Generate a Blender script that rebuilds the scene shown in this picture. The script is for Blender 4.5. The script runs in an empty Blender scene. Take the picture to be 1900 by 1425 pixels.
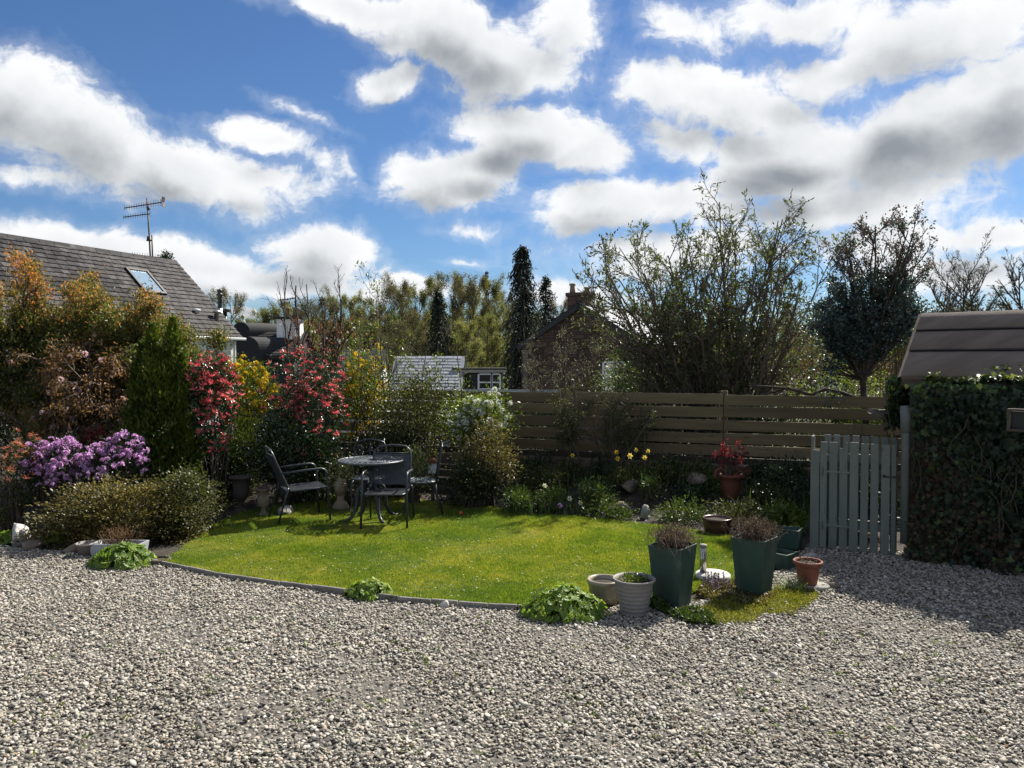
import bpy, bmesh, math, random
import numpy as np
from mathutils import Vector, Matrix, Euler

sc = bpy.context.scene
COL = sc.collection
R = math.radians

# ------------------------------------------------------------------ camera
CAM_H = 2.0
FPX = 1427.0                        # focal length in pixels of a 1900 px wide picture
TILT = math.atan(42.5 / FPX)        # slight downward tilt
cam_d = bpy.data.cameras.new("camera")
cam_d.sensor_fit = 'HORIZONTAL'
cam_d.sensor_width = 36.0
cam_d.lens = 36.0 * FPX / 1900.0
cam_d.clip_start = 0.05
cam_d.clip_end = 6000
cam = bpy.data.objects.new("camera", cam_d)
COL.objects.link(cam)
cam.location = (0, 0, CAM_H)
cam.rotation_euler = (math.pi / 2 - TILT, 0, 0)
sc.camera = cam

# ------------------------------------------------------------------ exposure
sc.view_settings.view_transform = 'Standard'
sc.view_settings.look = 'None'
sc.view_settings.gamma = 1.0
sc.view_settings.use_curve_mapping = False
sc.view_settings.exposure = EXPOSURE = 1.1
sc.cycles.max_bounces = 8
sc.cycles.transparent_max_bounces = 8
sc.cycles.diffuse_bounces = 3
sc.cycles.use_denoising = True

# ------------------------------------------------------------------ sun
SUN_EL = R(45)
SUN_AZ = math.atan2(0.66, 0.75)     # from +Y towards +X
SUN_DIR = Vector((math.sin(SUN_AZ) * math.cos(SUN_EL), math.cos(SUN_AZ) * math.cos(SUN_EL), math.sin(SUN_EL)))
sd = bpy.data.lights.new("sun", 'SUN')
sd.energy = 5.0
sd.angle = R(0.53)
sd.color = (1.0, 0.94, 0.84)
sun = bpy.data.objects.new("sun", sd)
COL.objects.link(sun)
sun.rotation_euler = (-SUN_DIR).to_track_quat('-Z', 'Y').to_euler()
sun.location = SUN_DIR * 50


def ray(px, py):
    u = (px - 950.0) / FPX
    v = (712.5 - py) / FPX
    return Vector((u, math.cos(TILT) + v * math.sin(TILT), -math.sin(TILT) + v * math.cos(TILT)))


def P(px, py, d):
    """the point at forward distance d that shows at that place in the photograph"""
    r = ray(px, py)
    t = d / r.y
    return Vector((r.x * t, d, CAM_H + r.z * t))


def G(px, py, z=0.0):
    """the point on a level plane"""
    r = ray(px, py)
    t = (z - CAM_H) / r.z
    return Vector((r.x * t, r.y * t, z))


def on_plane(px, py, p0, n):
    r = ray(px, py)
    o = Vector((0, 0, CAM_H))
    t = (p0 - o).dot(n) / r.dot(n)
    return o + r * t


# ------------------------------------------------------------------ sky: daylight sky with broken cumulus
world = bpy.data.worlds.new("World")
sc.world = world
world.use_nodes = True
wt = world.node_tree
wt.nodes.clear()


class NT:
    def __init__(s, tree):
        s.t = tree

    def n(s, kind, **kw):
        nd = s.t.nodes.new(kind)
        for k, v in kw.items():
            setattr(nd, k, v)
        return nd

    def l(s, a, b):
        s.t.links.new(a, b)

    def put(s, sock, v):
        if isinstance(v, bpy.types.NodeSocket):
            s.l(v, sock)
        else:
            sock.default_value = v

    def m(s, op, a, b=None, c=None, clamp=False):
        nd = s.n('ShaderNodeMath', operation=op)
        nd.use_clamp = clamp
        s.put(nd.inputs[0], a)
        if b is not None:
            s.put(nd.inputs[1], b)
        if c is not None:
            s.put(nd.inputs[2], c)
        return nd.outputs[0]

    def v(s, op, a, b=None, sc_=None):
        nd = s.n('ShaderNodeVectorMath', operation=op)
        s.put(nd.inputs[0], a)
        if b is not None:
            s.put(nd.inputs[1], b)
        if sc_ is not None:
            s.put(nd.inputs['Scale'], sc_)
        return nd.outputs['Value'] if op in ('LENGTH', 'DOT_PRODUCT', 'DISTANCE') else nd.outputs['Vector']

    def noise(s, vec, scale, detail=4, rough=0.55, dist=0.0, out=0, dim='3D'):
        nd = s.n('ShaderNodeTexNoise', noise_dimensions=dim)
        if vec is not None:
            s.l(vec, nd.inputs['Vector'])
        nd.inputs['Scale'].default_value = scale
        nd.inputs['Detail'].default_value = detail
        nd.inputs['Roughness'].default_value = rough
        nd.inputs['Distortion'].default_value = dist
        return nd.outputs[out]

    def smooth(s, x, a, b):
        nd = s.n('ShaderNodeMapRange', interpolation_type='SMOOTHSTEP')
        s.put(nd.inputs['Value'], x)
        s.put(nd.inputs['From Min'], a)
        s.put(nd.inputs['From Max'], b)
        return nd.outputs['Result']

    def mix(s, f, a, b, kind='MIX'):
        nd = s.n('ShaderNodeMix', data_type='RGBA', blend_type=kind)
        s.put(nd.inputs[0], f)
        s.put(nd.inputs[6], a)
        s.put(nd.inputs[7], b)
        return nd.outputs[2]

    def ramp(s, f, stops, interp='LINEAR'):
        nd = s.n('ShaderNodeValToRGB')
        cr = nd.color_ramp
        cr.interpolation = interp
        while len(cr.elements) < len(stops):
            cr.elements.new(0.5)
        for e, (p, c) in zip(cr.elements, stops):
            e.position = p
            e.color = tuple(c) + (1,) if len(c) == 3 else c
        if f is not None:
            s.put(nd.inputs[0], f)
        return nd.outputs[0]


# cloud shapes: (centre az, el, half width, half height, turn, weight), given as directions in degrees-like units
CLOUDS = [  # px, py, rx, ry, turn(deg), weight
    (20, 190, 210, 110, 12, 1.0), (150, 250, 250, 105, 22, 1.1), (330, 320, 260, 70, 12, 1.0), (470, 335, 170, 45, 0, .75),
    (500, 262, 110, 26, 8, .55), (590, 300, 50, 30, 45, .42), (60, 330, 160, 22, 0, .4),
    (130, 450, 330, 52, 2, .95), (60, 500, 300, 60, 0, .9), (350, 495, 300, 48, 5, .95), (600, 465, 118, 52, 0, 1.05), (500, 520, 230, 40, -4, .8), (720, 535, 220, 26, 0, .75),
    (990, 245, 175, 62, 5, 1.1), (905, 305, 120, 60, -25, 1.0), (825, 345, 135, 68, 0, 1.1), (1090, 280, 90, 55, 0, .8),
    (1130, 385, 165, 52, 0, 1.1), (1240, 375, 110, 42, 0, .9), (1060, 410, 90, 36, 0, .7),
    (700, 15, 260, 48, 6, .9), (850, 75, 250, 80, 14, 1.1), (720, 150, 95, 38, -20, .85), (940, 130, 150, 70, 0, 1.0), (1040, 50, 90, 80, 0, .7),
    (1270, 40, 110, 60, 10, .6), (1480, 30, 260, 55, 8, .68), (1210, 170, 110, 50, 30, .7), (1330, 190, 230, 80, 14, .95), (1560, 140, 190, 70, 6, .75), (1750, 60, 300, 95, 0, .85), (1250, 260, 120, 50, 20, .8),
    (1500, 270, 260, 60, 0, 1.0), (1700, 260, 290, 105, -12, 1.25), (1880, 200, 190, 130, 0, 1.2), (1450, 335, 190, 60, 0, 1.1), (1520, 385, 300, 55, 0, .8), (1420, 300, 150, 60, 0, 1.0),
    (1640, 440, 230, 58, 0, .62), (1830, 430, 190, 38, 0, .7), (1780, 490, 250, 55, 0, .62), (1260, 470, 250, 50, 0, .55), (1060, 545, 160, 40, 0, .6),
    (870, 432, 60, 14, 0, .38), (865, 488, 48, 10, 0, .42), (460, 580, 40, 12, 0, .6), (560, 225, 60, 12, 20, .22), (640, 325, 40, 16, 50, .3),
]


def az_el(px, py):
    r = ray(px, py).normalized()
    return math.atan2(r.x, r.y), math.asin(r.z)


def build_density_group():
    g = bpy.data.node_groups.new("cloud_density", 'ShaderNodeTree')
    g.interface.new_socket("Vector", in_out='INPUT', socket_type='NodeSocketVector')
    g.interface.new_socket("Density", in_out='OUTPUT', socket_type='NodeSocketFloat')
    g.interface.new_socket("Soft", in_out='OUTPUT', socket_type='NodeSocketFloat')
    t = NT(g)
    gi = t.n('NodeGroupInput')
    go = t.n('NodeGroupOutput')
    vec = gi.outputs[0]                                   # (az, el, 0)
    wob = t.noise(vec, 5.0, 5, 0.6, 0.3, out=1)           # domain warp
    wob = t.v('SUBTRACT', wob, (0.5, 0.5, 0.5))
    wob = t.v('SCALE', wob, sc_=0.075)
    q = t.v('ADD', vec, wob)
    cur = None
    for (px, py, rx, ry, turn, w) in CLOUDS:
        a0, e0 = az_el(px, py)
        a1, _ = az_el(px + rx * .5, py)
        a2, _ = az_el(px - rx * .5, py)
        _, e1 = az_el(px, py - ry * .5)
        _, e2 = az_el(px, py + ry * .5)
        mp = t.n('ShaderNodeMapping', vector_type='TEXTURE')
        t.l(q, mp.inputs[0])
        mp.inputs['Location'].default_value = (a0, e0, 0)
        mp.inputs['Rotation'].default_value = (0, 0, -R(turn))
        mp.inputs['Scale'].default_value = (a1 - a2, e1 - e2, 1)
        ln = t.v('LENGTH', mp.outputs[0])
        val = t.m('MULTIPLY_ADD', ln, -w, w)
        if cur is None:
            cur = val
        else:
            nd = t.n('ShaderNodeMath', operation='SMOOTH_MAX')
            t.l(cur, nd.inputs[0])
            t.l(val, nd.inputs[1])
            nd.inputs[2].default_value = 0.16
            cur = nd.outputs[0]
    # beyond the picture broken cumulus goes on, cover tuned for the fill in shade
    sp = t.n('ShaderNodeSeparateXYZ')
    t.l(vec, sp.inputs[0])
    inside_a = t.m('SUBTRACT', 1.0, t.smooth(t.m('ABSOLUTE', sp.outputs[0]), 0.56, 0.75))
    inside_e = t.m('SUBTRACT', 1.0, t.smooth(sp.outputs[1], 0.43, 0.58))
    ins = t.m('MULTIPLY', inside_a, inside_e)
    st = t.n('ShaderNodeMapping')
    t.l(vec, st.inputs[0])
    st.inputs['Scale'].default_value = (1.0, 2.2, 1.0)
    far = t.m('MULTIPLY_ADD', t.noise(st.outputs[0], 2.3, 3, 0.5), 3.2, -1.6)
    cur = t.m('MAXIMUM', cur, -1.0)
    a = t.m('MULTIPLY', cur, ins)
    b = t.m('MULTIPLY', far, t.m('SUBTRACT', 1.0, ins))
    base = t.m('ADD', a, b)
    fb = t.noise(q, 13.0, 9, 0.62, 0.35)
    fb2 = t.noise(q, 38.0, 8, 0.64, 0.5)
    sm = t.n('ShaderNodeMapping')
    t.l(q, sm.inputs[0])
    sm.inputs['Rotation'].default_value = (0, 0, R(32))
    sm.inputs['Scale'].default_value = (9.0, 26.0, 1.0)
    wisp = t.noise(sm.outputs[0], 1.0, 6, 0.65, 0.6)
    d = t.m('ADD', base, t.m('MULTIPLY_ADD', fb, 1.25, -0.63))
    d = t.m('ADD', d, t.m('MULTIPLY_ADD', wisp, 0.72, -0.36))
    d = t.m('ADD', d, t.m('MULTIPLY_ADD', fb2, 0.5, -0.25))
    t.l(d, go.inputs[0])
    soft = t.m('ADD', base, t.m('MULTIPLY_ADD', t.noise(q, 10.0, 5, 0.5, 0.2), 0.85, -0.42))
    t.l(soft, go.inputs[1])
    return g


def build_world():
    t = NT(wt)
    out = t.n('ShaderNodeOutputWorld')
    bg = t.n('ShaderNodeBackground')
    bg.inputs['Strength'].default_value = 0.0545
    t.l(bg.outputs[0], out.inputs[0])
    sky = t.n('ShaderNodeTexSky', sky_type='NISHITA')
    sky.sun_disc = False
    sky.sun_elevation = SUN_EL
    sky.sun_rotation = SUN_AZ
    sky.air_density = 1.0
    sky.dust_density = 0.25
    sky.ozone_density = 4.0
    tc = t.n('ShaderNodeTexCoord')
    sp = t.n('ShaderNodeSeparateXYZ')
    t.l(tc.outputs['Generated'], sp.inputs[0])
    az = t.m('ARCTAN2', sp.outputs[0], sp.outputs[1])
    el = t.m('ARCSINE', sp.outputs[2])
    cb = t.n('ShaderNodeCombineXYZ')
    t.l(az, cb.inputs[0])
    t.l(el, cb.inputs[1])
    g = build_density_group()
    d0 = t.n('ShaderNodeGroup', node_tree=g)
    t.l(cb.outputs[0], d0.inputs[0])
    d1 = t.n('ShaderNodeGroup', node_tree=g)
    t.l(t.v('ADD', cb.outputs[0], (0.016, 0.034, 0)), d1.inputs[0])    # towards the sun: how much cloud lies in the way
    D0, S0, D1 = d0.outputs[0], d0.outputs[1], d1.outputs[1]
    cover = t.smooth(D0, -0.06, 0.38)
    veil = t.m('MULTIPLY', t.smooth(D0, -0.32, 0.2), 0.2)
    cover = t.m('MAXIMUM', cover, veil)
    cover = t.m('MULTIPLY', cover, t.smooth(el, -0.02, 0.03))
    own = t.smooth(S0, 0.1, 0.95)
    way = t.smooth(D1, 0.0, 1.0)
    shade = t.m('MULTIPLY_ADD', way, 0.72, t.m('MULTIPLY', own, 0.28))
    dnoise = t.noise(cb.outputs[0], 26.0, 8, 0.64)
    shade = t.m('ADD', shade, t.m('MULTIPLY_ADD', dnoise, 0.3, -0.15), clamp=True)
    ccol = t.ramp(shade, [(0.0, (8.7, 8.8, 8.9)), (0.33, (7.1, 7.3, 7.5)), (0.66, (4.9, 5.15, 5.4)), (1.0, (2.6, 2.85, 3.15))])
    skyc = t.n('ShaderNodeHueSaturation')
    t.l(sky.outputs[0], skyc.inputs['Color'])
    skyc.inputs['Saturation'].default_value = 1.04
    skyc.inputs['Value'].default_value = 1.0
    deep = t.mix(1.0, skyc.outputs[0], (.58, .71, .86, 1), 'MULTIPLY')
    col = t.mix(cover, deep, ccol)
    t.l(col, bg.inputs['Color'])


build_world()
world.cycles.sampling_method = 'MANUAL'
world.cycles.sample_map_resolution = 512
# ------------------------------------------------------------------ helpers: materials
MATS = {}


def new_mat(name):
    m = bpy.data.materials.new(name)
    m.use_nodes = True
    m.node_tree.nodes.clear()
    t = NT(m.node_tree)
    out = t.n('ShaderNodeOutputMaterial')
    MATS[name] = m
    return m, t, out


def surf(name, stops, scale=8.0, rough=0.7, bump=0.0, bscale=None, detail=5, stretch=(1, 1, 1), spec=0.4, metal=0.0, rand=0.0, coord='Object', dist=0.2, spots=None):
    """a weathered opaque surface: colour wanders between the stops, fine relief"""
    m, t, out = new_mat(name)
    p = t.n('ShaderNodeBsdfPrincipled')
    tc = t.n('ShaderNodeTexCoord')
    mp = t.n('ShaderNodeMapping')
    t.l(tc.outputs[coord], mp.inputs[0])
    mp.inputs['Scale'].default_value = stretch
    vec = mp.outputs[0]
    oi = t.n('ShaderNodeObjectInfo')
    off = t.v('SCALE', (13.1, 7.7, 5.3), sc_=oi.outputs['Random'])
    vec = t.v('ADD', vec, off)
    f = t.noise(vec, scale, detail, 0.6, dist)
    f = t.m('MULTIPLY_ADD', f, 1.7, -0.35, clamp=True)
    if rand:
        f = t.m('ADD', f, t.m('MULTIPLY_ADD', oi.outputs['Random'], rand, -rand / 2), clamp=True)
    c = t.ramp(f, stops)
    if spots:
        scol, ssc, slo, shi = spots
        k = t.smooth(t.noise(vec, ssc, 4, 0.6), slo, shi)
        c = t.mix(k, c, tuple(scol) + (1,))
    t.l(c, p.inputs['Base Color'])
    p.inputs['Roughness'].default_value = rough
    p.inputs['Metallic'].default_value = metal
    p.inputs['Specular IOR Level'].default_value = spec
    if bump:
        b = t.n('ShaderNodeBump')
        b.inputs['Strength'].default_value = 1.0
        b.inputs['Distance'].default_value = bump
        t.l(t.noise(vec, bscale or scale * 4, 5, 0.6), b.inputs['Height'])
        t.l(b.outputs[0], p.inputs['Normal'])
    t.l(p.outputs[0], out.inputs[0])
    return m


def leafy(name, stops, transl=0.35, rough=0.45, spec=0.5, tcol=None, patch=0.35, pscale=2.5, per_object=0.0):
    """leaves or petals: every leaf its own tone, light shines through"""
    m, t, out = new_mat(name)
    geo = t.n('ShaderNodeNewGeometry')
    f = geo.outputs['Random Per Island']
    n = t.noise(geo.outputs['Position'], pscale, 2, 0.5)
    f = t.m('MULTIPLY_ADD', t.m('SUBTRACT', n, 0.5), patch * 3.0, f)
    if per_object:
        oi = t.n('ShaderNodeObjectInfo')
        f = t.m('ADD', f, t.m('MULTIPLY_ADD', oi.outputs['Random'], per_object, -per_object / 2))
    c = t.ramp(t.m('ADD', f, 0.0, clamp=True), stops)
    p = t.n('ShaderNodeBsdfPrincipled')
    t.l(c, p.inputs['Base Color'])
    p.inputs['Roughness'].default_value = rough
    p.inputs['Specular IOR Level'].default_value = spec
    if transl:
        tr = t.n('ShaderNodeBsdfTranslucent')
        tint = tcol or (1.25, 1.25, 0.7)
        t.l(t.mix(1.0, c, tuple(tint) + (1,), 'MULTIPLY'), tr.inputs[0])
        mx = t.n('ShaderNodeMixShader')
        mx.inputs[0].default_value = transl
        t.l(p.outputs[0], mx.inputs[1])
        t.l(tr.outputs[0], mx.inputs[2])
        t.l(mx.outputs[0], out.inputs[0])
    else:
        t.l(p.outputs[0], out.inputs[0])
    return m


# ------------------------------------------------------------------ helpers: meshes
class MB:
    """collects simple shapes into one mesh"""

    def __init__(s):
        s.v = []
        s.f = []

    def add(s, vs, fs):
        k = len(s.v)
        s.v += [tuple(x) for x in vs]
        s.f += [tuple(i + k for i in f) for f in fs]
        return s

    def hexa(s, p):
        """eight corners: bottom ring 0-3, top ring 4-7"""
        return s.add(p, [(3, 2, 1, 0), (4, 5, 6, 7), (0, 1, 5, 4), (1, 2, 6, 5), (2, 3, 7, 6), (3, 0, 4, 7)])

    def box(s, c, size, M=None):
        x, y, z = (k / 2 for k in size)
        p = [Vector(q) for q in ((-x, -y, -z), (x, -y, -z), (x, y, -z), (-x, y, -z), (-x, -y, z), (x, -y, z), (x, y, z), (-x, y, z))]
        if M is not None:
            p = [M @ q for q in p]
        return s.hexa([q + Vector(c) for q in p])

    def bar(s, a, b, w, h, up=(0, 0, 1)):
        """a rectangular bar from a to b"""
        a, b, up = Vector(a), Vector(b), Vector(up)
        d = (b - a).normalized()
        sx = d.cross(up)
        if sx.length < 1e-4:
            sx = d.cross(Vector((1, 0, 0)))
        sx.normalize()
        sz = sx.cross(d).normalized()
        r = []
        for q in (a, b):
            r += [q - sx * w / 2 - sz * h / 2, q + sx * w / 2 - sz * h / 2, q + sx * w / 2 + sz * h / 2, q - sx * w / 2 + sz * h / 2]
        return s.hexa(r)

    def tube(s, pts, rad, n=8, cap=True):
        pts = [Vector(p) for p in pts]
        rs = rad if isinstance(rad, (list, tuple)) else [rad] * len(pts)
        k0 = len(s.v)
        side = None
        for i, p in enumerate(pts):
            a = pts[max(i - 1, 0)]
            b = pts[min(i + 1, len(pts) - 1)]
            d = (b - a).normalized()
            if side is None:
                side = d.cross(Vector((0, 0, 1)))
                if side.length < 1e-3:
                    side = d.cross(Vector((0, 1, 0)))
                side.normalize()
            else:
                side = (side - d * side.dot(d)).normalized()
            o = d.cross(side)
            for j in range(n):
                w = 2 * math.pi * j / n
                s.v.append(tuple(p + (side * math.cos(w) + o * math.sin(w)) * rs[i]))
        for i in range(len(pts) - 1):
            for j in range(n):
                a, b = k0 + i * n + j, k0 + i * n + (j + 1) % n
                s.f.append((a, b, b + n, a + n))
        if cap:
            s.f.append(tuple(k0 + j for j in reversed(range(n))))
            s.f.append(tuple(k0 + (len(pts) - 1) * n + j for j in range(n)))
        return s

    def lathe(s, prof, c=(0, 0, 0), n=32, sq=1.0, cap=True):
        """profile of (radius, z) turned round the z axis"""
        k0 = len(s.v)
        for r, z in prof:
            for j in range(n):
                w = 2 * math.pi * j / n
                s.v.append((c[0] + r * math.cos(w), c[1] + r * math.sin(w) * sq, c[2] + z))
        for i in range(len(prof) - 1):
            for j in range(n):
                a, b = k0 + i * n + j, k0 + i * n + (j + 1) % n
                s.f.append((a, b, b + n, a + n))
        if cap:
            s.f.append(tuple(k0 + j for j in reversed(range(n))))
            s.f.append(tuple(k0 + (len(prof) - 1) * n + j for j in range(n)))
        return s

    def mesh(s, name, smooth=False, bevel=0.0):
        me = bpy.data.meshes.new(name)
        me.from_pydata(s.v, [], s.f)
        if bevel:
            b = bmesh.new()
            b.from_mesh(me)
            bmesh.ops.bevel(b, geom=[e for e in b.edges if e.calc_face_angle(0) > 0.6], offset=bevel, segments=1, affect='EDGES')
            b.to_mesh(me)
            b.free()
        if smooth:
            me.polygons.foreach_set('use_smooth', [True] * len(me.polygons))
        return me


def np_mesh(name, V, F, smooth=False):
    """numpy vertices (n,3) and one array of faces (m,k), or a list of such arrays"""
    Fs = F if isinstance(F, list) else [F]
    Fs = [f for f in Fs if len(f)]
    me = bpy.data.meshes.new(name)
    me.vertices.add(len(V))
    me.vertices.foreach_set('co', np.ascontiguousarray(V, dtype=np.float32).ravel())
    idx = np.concatenate([f.ravel() for f in Fs]) if Fs else np.zeros(0, int)
    tot = np.concatenate([np.full(len(f), f.shape[1]) for f in Fs]) if Fs else np.zeros(0, int)
    st = np.concatenate([[0], np.cumsum(tot)[:-1]]) if len(tot) else np.zeros(0, int)
    me.loops.add(len(idx))
    me.loops.foreach_set('vertex_index', idx.astype(np.int32))
    me.polygons.add(len(tot))
    me.polygons.foreach_set('loop_start', st.astype(np.int32))
    if smooth:
        me.polygons.foreach_set('use_smooth', np.ones(len(tot), bool))
    me.update(calc_edges=True)
    me.validate()
    return me


def setp(o, label=None, cat=None, group=None, kind=None):
    if label:
        o['label'] = label
    if cat:
        o['category'] = cat
    if group:
        o['group'] = group
    if kind:
        o['kind'] = kind
    return o


def thing(name, label, cat, loc=(0, 0, 0), rz=0.0, group=None):
    o = bpy.data.objects.new(name, None)
    COL.objects.link(o)
    o.location = loc
    o.rotation_euler = (0, 0, rz)
    o.empty_display_size = 0.1
    return setp(o, label, cat, group)


def part(name, me, mat, parent, loc=(0, 0, 0), rot=(0, 0, 0), scale=(1, 1, 1), label=None, kind=None):
    o = bpy.data.objects.new(name, me)
    COL.objects.link(o)
    if mat is not None and not me.materials:
        me.materials.append(mat)
    o.parent = parent
    o.location = loc
    o.rotation_euler = rot
    o.scale = scale
    return setp(o, label, None, None, kind)


def solo(name, me, mat, label=None, cat=None, loc=(0, 0, 0), rz=0.0, group=None, kind=None):
    o = part(name, me, mat, None, loc, (0, 0, rz))
    return setp(o, label, cat, group, kind)


def copy_tree(o, parent=None):
    c = o.copy()
    COL.objects.link(c)
    c.parent = parent
    for ch in list(o.children):
        copy_tree(ch, c)
    return c


# ------------------------------------------------------------------ helpers: plants
def unit(a):
    return a / np.maximum(np.linalg.norm(a, axis=-1, keepdims=True), 1e-9)


def leaf_np(rng, pos, axis, L, W, fold=0.25, droop=0.0, up=0.5, flat=0.0):
    """one folded pointed leaf (two triangles) at each position, growing along its axis"""
    n = len(pos)
    axis = unit(axis)
    rnd = unit(rng.normal(size=(n, 3)) + np.array([0, 0, up * 2.0 + flat]))
    side = unit(np.cross(axis, rnd))
    nrm = np.cross(side, axis)
    L = np.broadcast_to(L, (n,)).reshape(n, 1)
    W = np.broadcast_to(W, (n,)).reshape(n, 1)
    b = pos
    mid = pos + axis * L * 0.45
    tip = pos + axis * L + np.array([0, 0, -1.0]) * L * droop
    r = mid + side * W * 0.5 + nrm * W * fold
    l = mid - side * W * 0.5 + nrm * W * fold
    V = np.stack([b, r, tip, l], 1).reshape(-1, 3)
    k = np.arange(n).reshape(n, 1) * 4
    F = np.concatenate([k + np.array([0, 1, 2]), k + np.array([0, 2, 3])], 1).reshape(-1, 3)
    return V, F


def tubes_np(A, B, ra, rb, n=3):
    """a small n-sided prism for each segment"""
    A, B = np.asarray(A, float), np.asarray(B, float)
    m = len(A)
    d = unit(B - A)
    ref = np.where(np.abs(d[:, 2:3]) > 0.9, np.array([[1.0, 0, 0]]), np.array([[0, 0, 1.0]]))
    s = unit(np.cross(d, ref))
    o = np.cross(d, s)
    w = np.arange(n) * 2 * np.pi / n
    ring = s[:, None, :] * np.cos(w)[None, :, None] + o[:, None, :] * np.sin(w)[None, :, None]
    Va = A[:, None, :] + ring * np.asarray(ra).reshape(m, 1, 1)
    Vb = B[:, None, :] + ring * np.asarray(rb).reshape(m, 1, 1)
    V = np.concatenate([Va, Vb], 1).reshape(-1, 3)
    k = (np.arange(m) * 2 * n).reshape(m, 1)
    j = np.arange(n)
    quad = np.stack([j, (j + 1) % n, (j + 1) % n + n, j + n], 1)
    F = (k[:, :, None] + quad[None]).reshape(-1, 4)
    return V, F


def crown(rng, n_cl, c, r, bottom=-1.0, shell=0.45, lump=0.28):
    """cluster centres in an uneven rounded volume; also their outward directions"""
    c, r = np.array(c, float), np.array(r, float)
    d = unit(rng.normal(size=(n_cl * 3, 3)))
    d = d[d[:, 2] > bottom][:n_cl]
    ks = unit(rng.normal(size=(7, 3)))
    ph = rng.uniform(0, 6.28, 7)
    bump = 1 + lump * np.mean(np.cos(4.2 * d @ ks.T + ph), axis=1) * 2.2
    u = rng.uniform(shell ** 2, 1, len(d)) ** 0.5
    return c + d * (u * bump)[:, None] * r, d


def twigs_to(rng, base, targets, r0=0.012, r1=0.003, segs=4, sag=0.15, spread=0.05):
    """bent stems from the foot of a shrub to its clusters"""
    A, B, ra, rb = [], [], [], []
    base = np.array(base, float)
    for t in targets:
        b0 = base + rng.normal(size=3) * spread * np.array([1, 1, 0])
        mid = b0 * 0.5 + t * 0.5 + np.array([0, 0, abs(t[2] - b0[2]) * 0.12]) + rng.normal(size=3) * sag * np.linalg.norm(t - b0) * 0.4
        prev = b0
        for i in range(1, segs + 1):
            s = i / segs
            q = (1 - s) ** 2 * b0 + 2 * s * (1 - s) * mid + s * s * t
            A.append(prev)
            B.append(q)
            ra.append(r0 + (r1 - r0) * (i - 1) / segs)
            rb.append(r0 + (r1 - r0) * s)
            prev = q
    return np.array(A), np.array(B), np.array(ra), np.array(rb)


def cluster_leaves(rng, cen, out, per, sigma, L, W, up=0.3, outw=0.6, rosette=False, fold=0.25, droop=0.0, flat=0.0):
    n = len(cen) * per
    c = np.repeat(cen, per, 0)
    o = np.repeat(out, per, 0)
    if rosette:
        ax = unit(rng.normal(size=(n, 3))) + o * outw + np.array([0, 0, up])
        pos = c + rng.normal(size=(n, 3)) * sigma * 0.3
    else:
        off = rng.normal(size=(n, 3)) * sigma
        pos = c + off
        ax = unit(off) * 0.5 + o * outw + rng.normal(size=(n, 3)) * 0.5 + np.array([0, 0, up])
    s = rng.uniform(0.65, 1.25, n)
    return leaf_np(rng, pos, ax, L * s, W * s, fold, droop, .5, flat)


def shrub(name, label, cat, box, d, leaf, stem, n_cl=120, per=26, L=0.05, W=0.022, sigma=0.07, depth=None, bottom=-0.92, foot=None, seed=1,
          shell=0.45, lump=0.28, rosette=False, up=0.3, outw=0.6, group=None, extra=None, twig=40, r0=0.012, droop=0.0, fold=0.25, flat=None):
    """a bush that fills a box (px x0, x1, y0, y1) at distance d"""
    rng = np.random.default_rng(seed)
    x0, x1, y0, y1 = box
    a, b = P(x0, (y0 + y1) / 2, d), P(x1, (y0 + y1) / 2, d)
    top, low = P((x0 + x1) / 2, y0, d), P((x0 + x1) / 2, y1, d)
    rx, rz = (b.x - a.x) / 2, (top.z - low.z) / 2
    ry = depth if depth else rx * 0.85
    foot_z = ground_z((a.x + b.x) / 2, d) if foot is None else foot
    org = Vector(((a.x + b.x) / 2, d, foot_z))
    cz = (top.z + low.z) / 2 - foot_z
    t = thing(name, label, cat, org, 0, group)
    cen, out = crown(rng, n_cl, (0, 0, cz), (max(rx - sigma, .05), ry, max(rz - sigma, .05)), bottom, shell, lump)
    if flat:
        cen[:, 2] = np.round(cen[:, 2] / flat) * flat + rng.normal(size=len(cen)) * flat * 0.15
    V, F = cluster_leaves(rng, cen, out, per, np.array([1, 1, .35]) * sigma if flat else sigma, L, W, up, outw, rosette, fold, droop, 5.0 if flat else 0.0)
    part('foliage', np_mesh('foliage', V, F), leaf, t, kind='stuff')
    k = rng.permutation(len(cen))[:twig]
    if len(k):
        A, B, ra, rb = twigs_to(rng, (0, 0, -0.03), cen[k], r0, 0.003, 4, 0.15, min(rx, ry) * 0.25)
        V, F = tubes_np(A, B, ra, rb, 4)
        part('stems', np_mesh('stems', V, F), stem, t, kind='stuff')
    if extra:
        extra(t, cen, out, rng)
    return t


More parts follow.
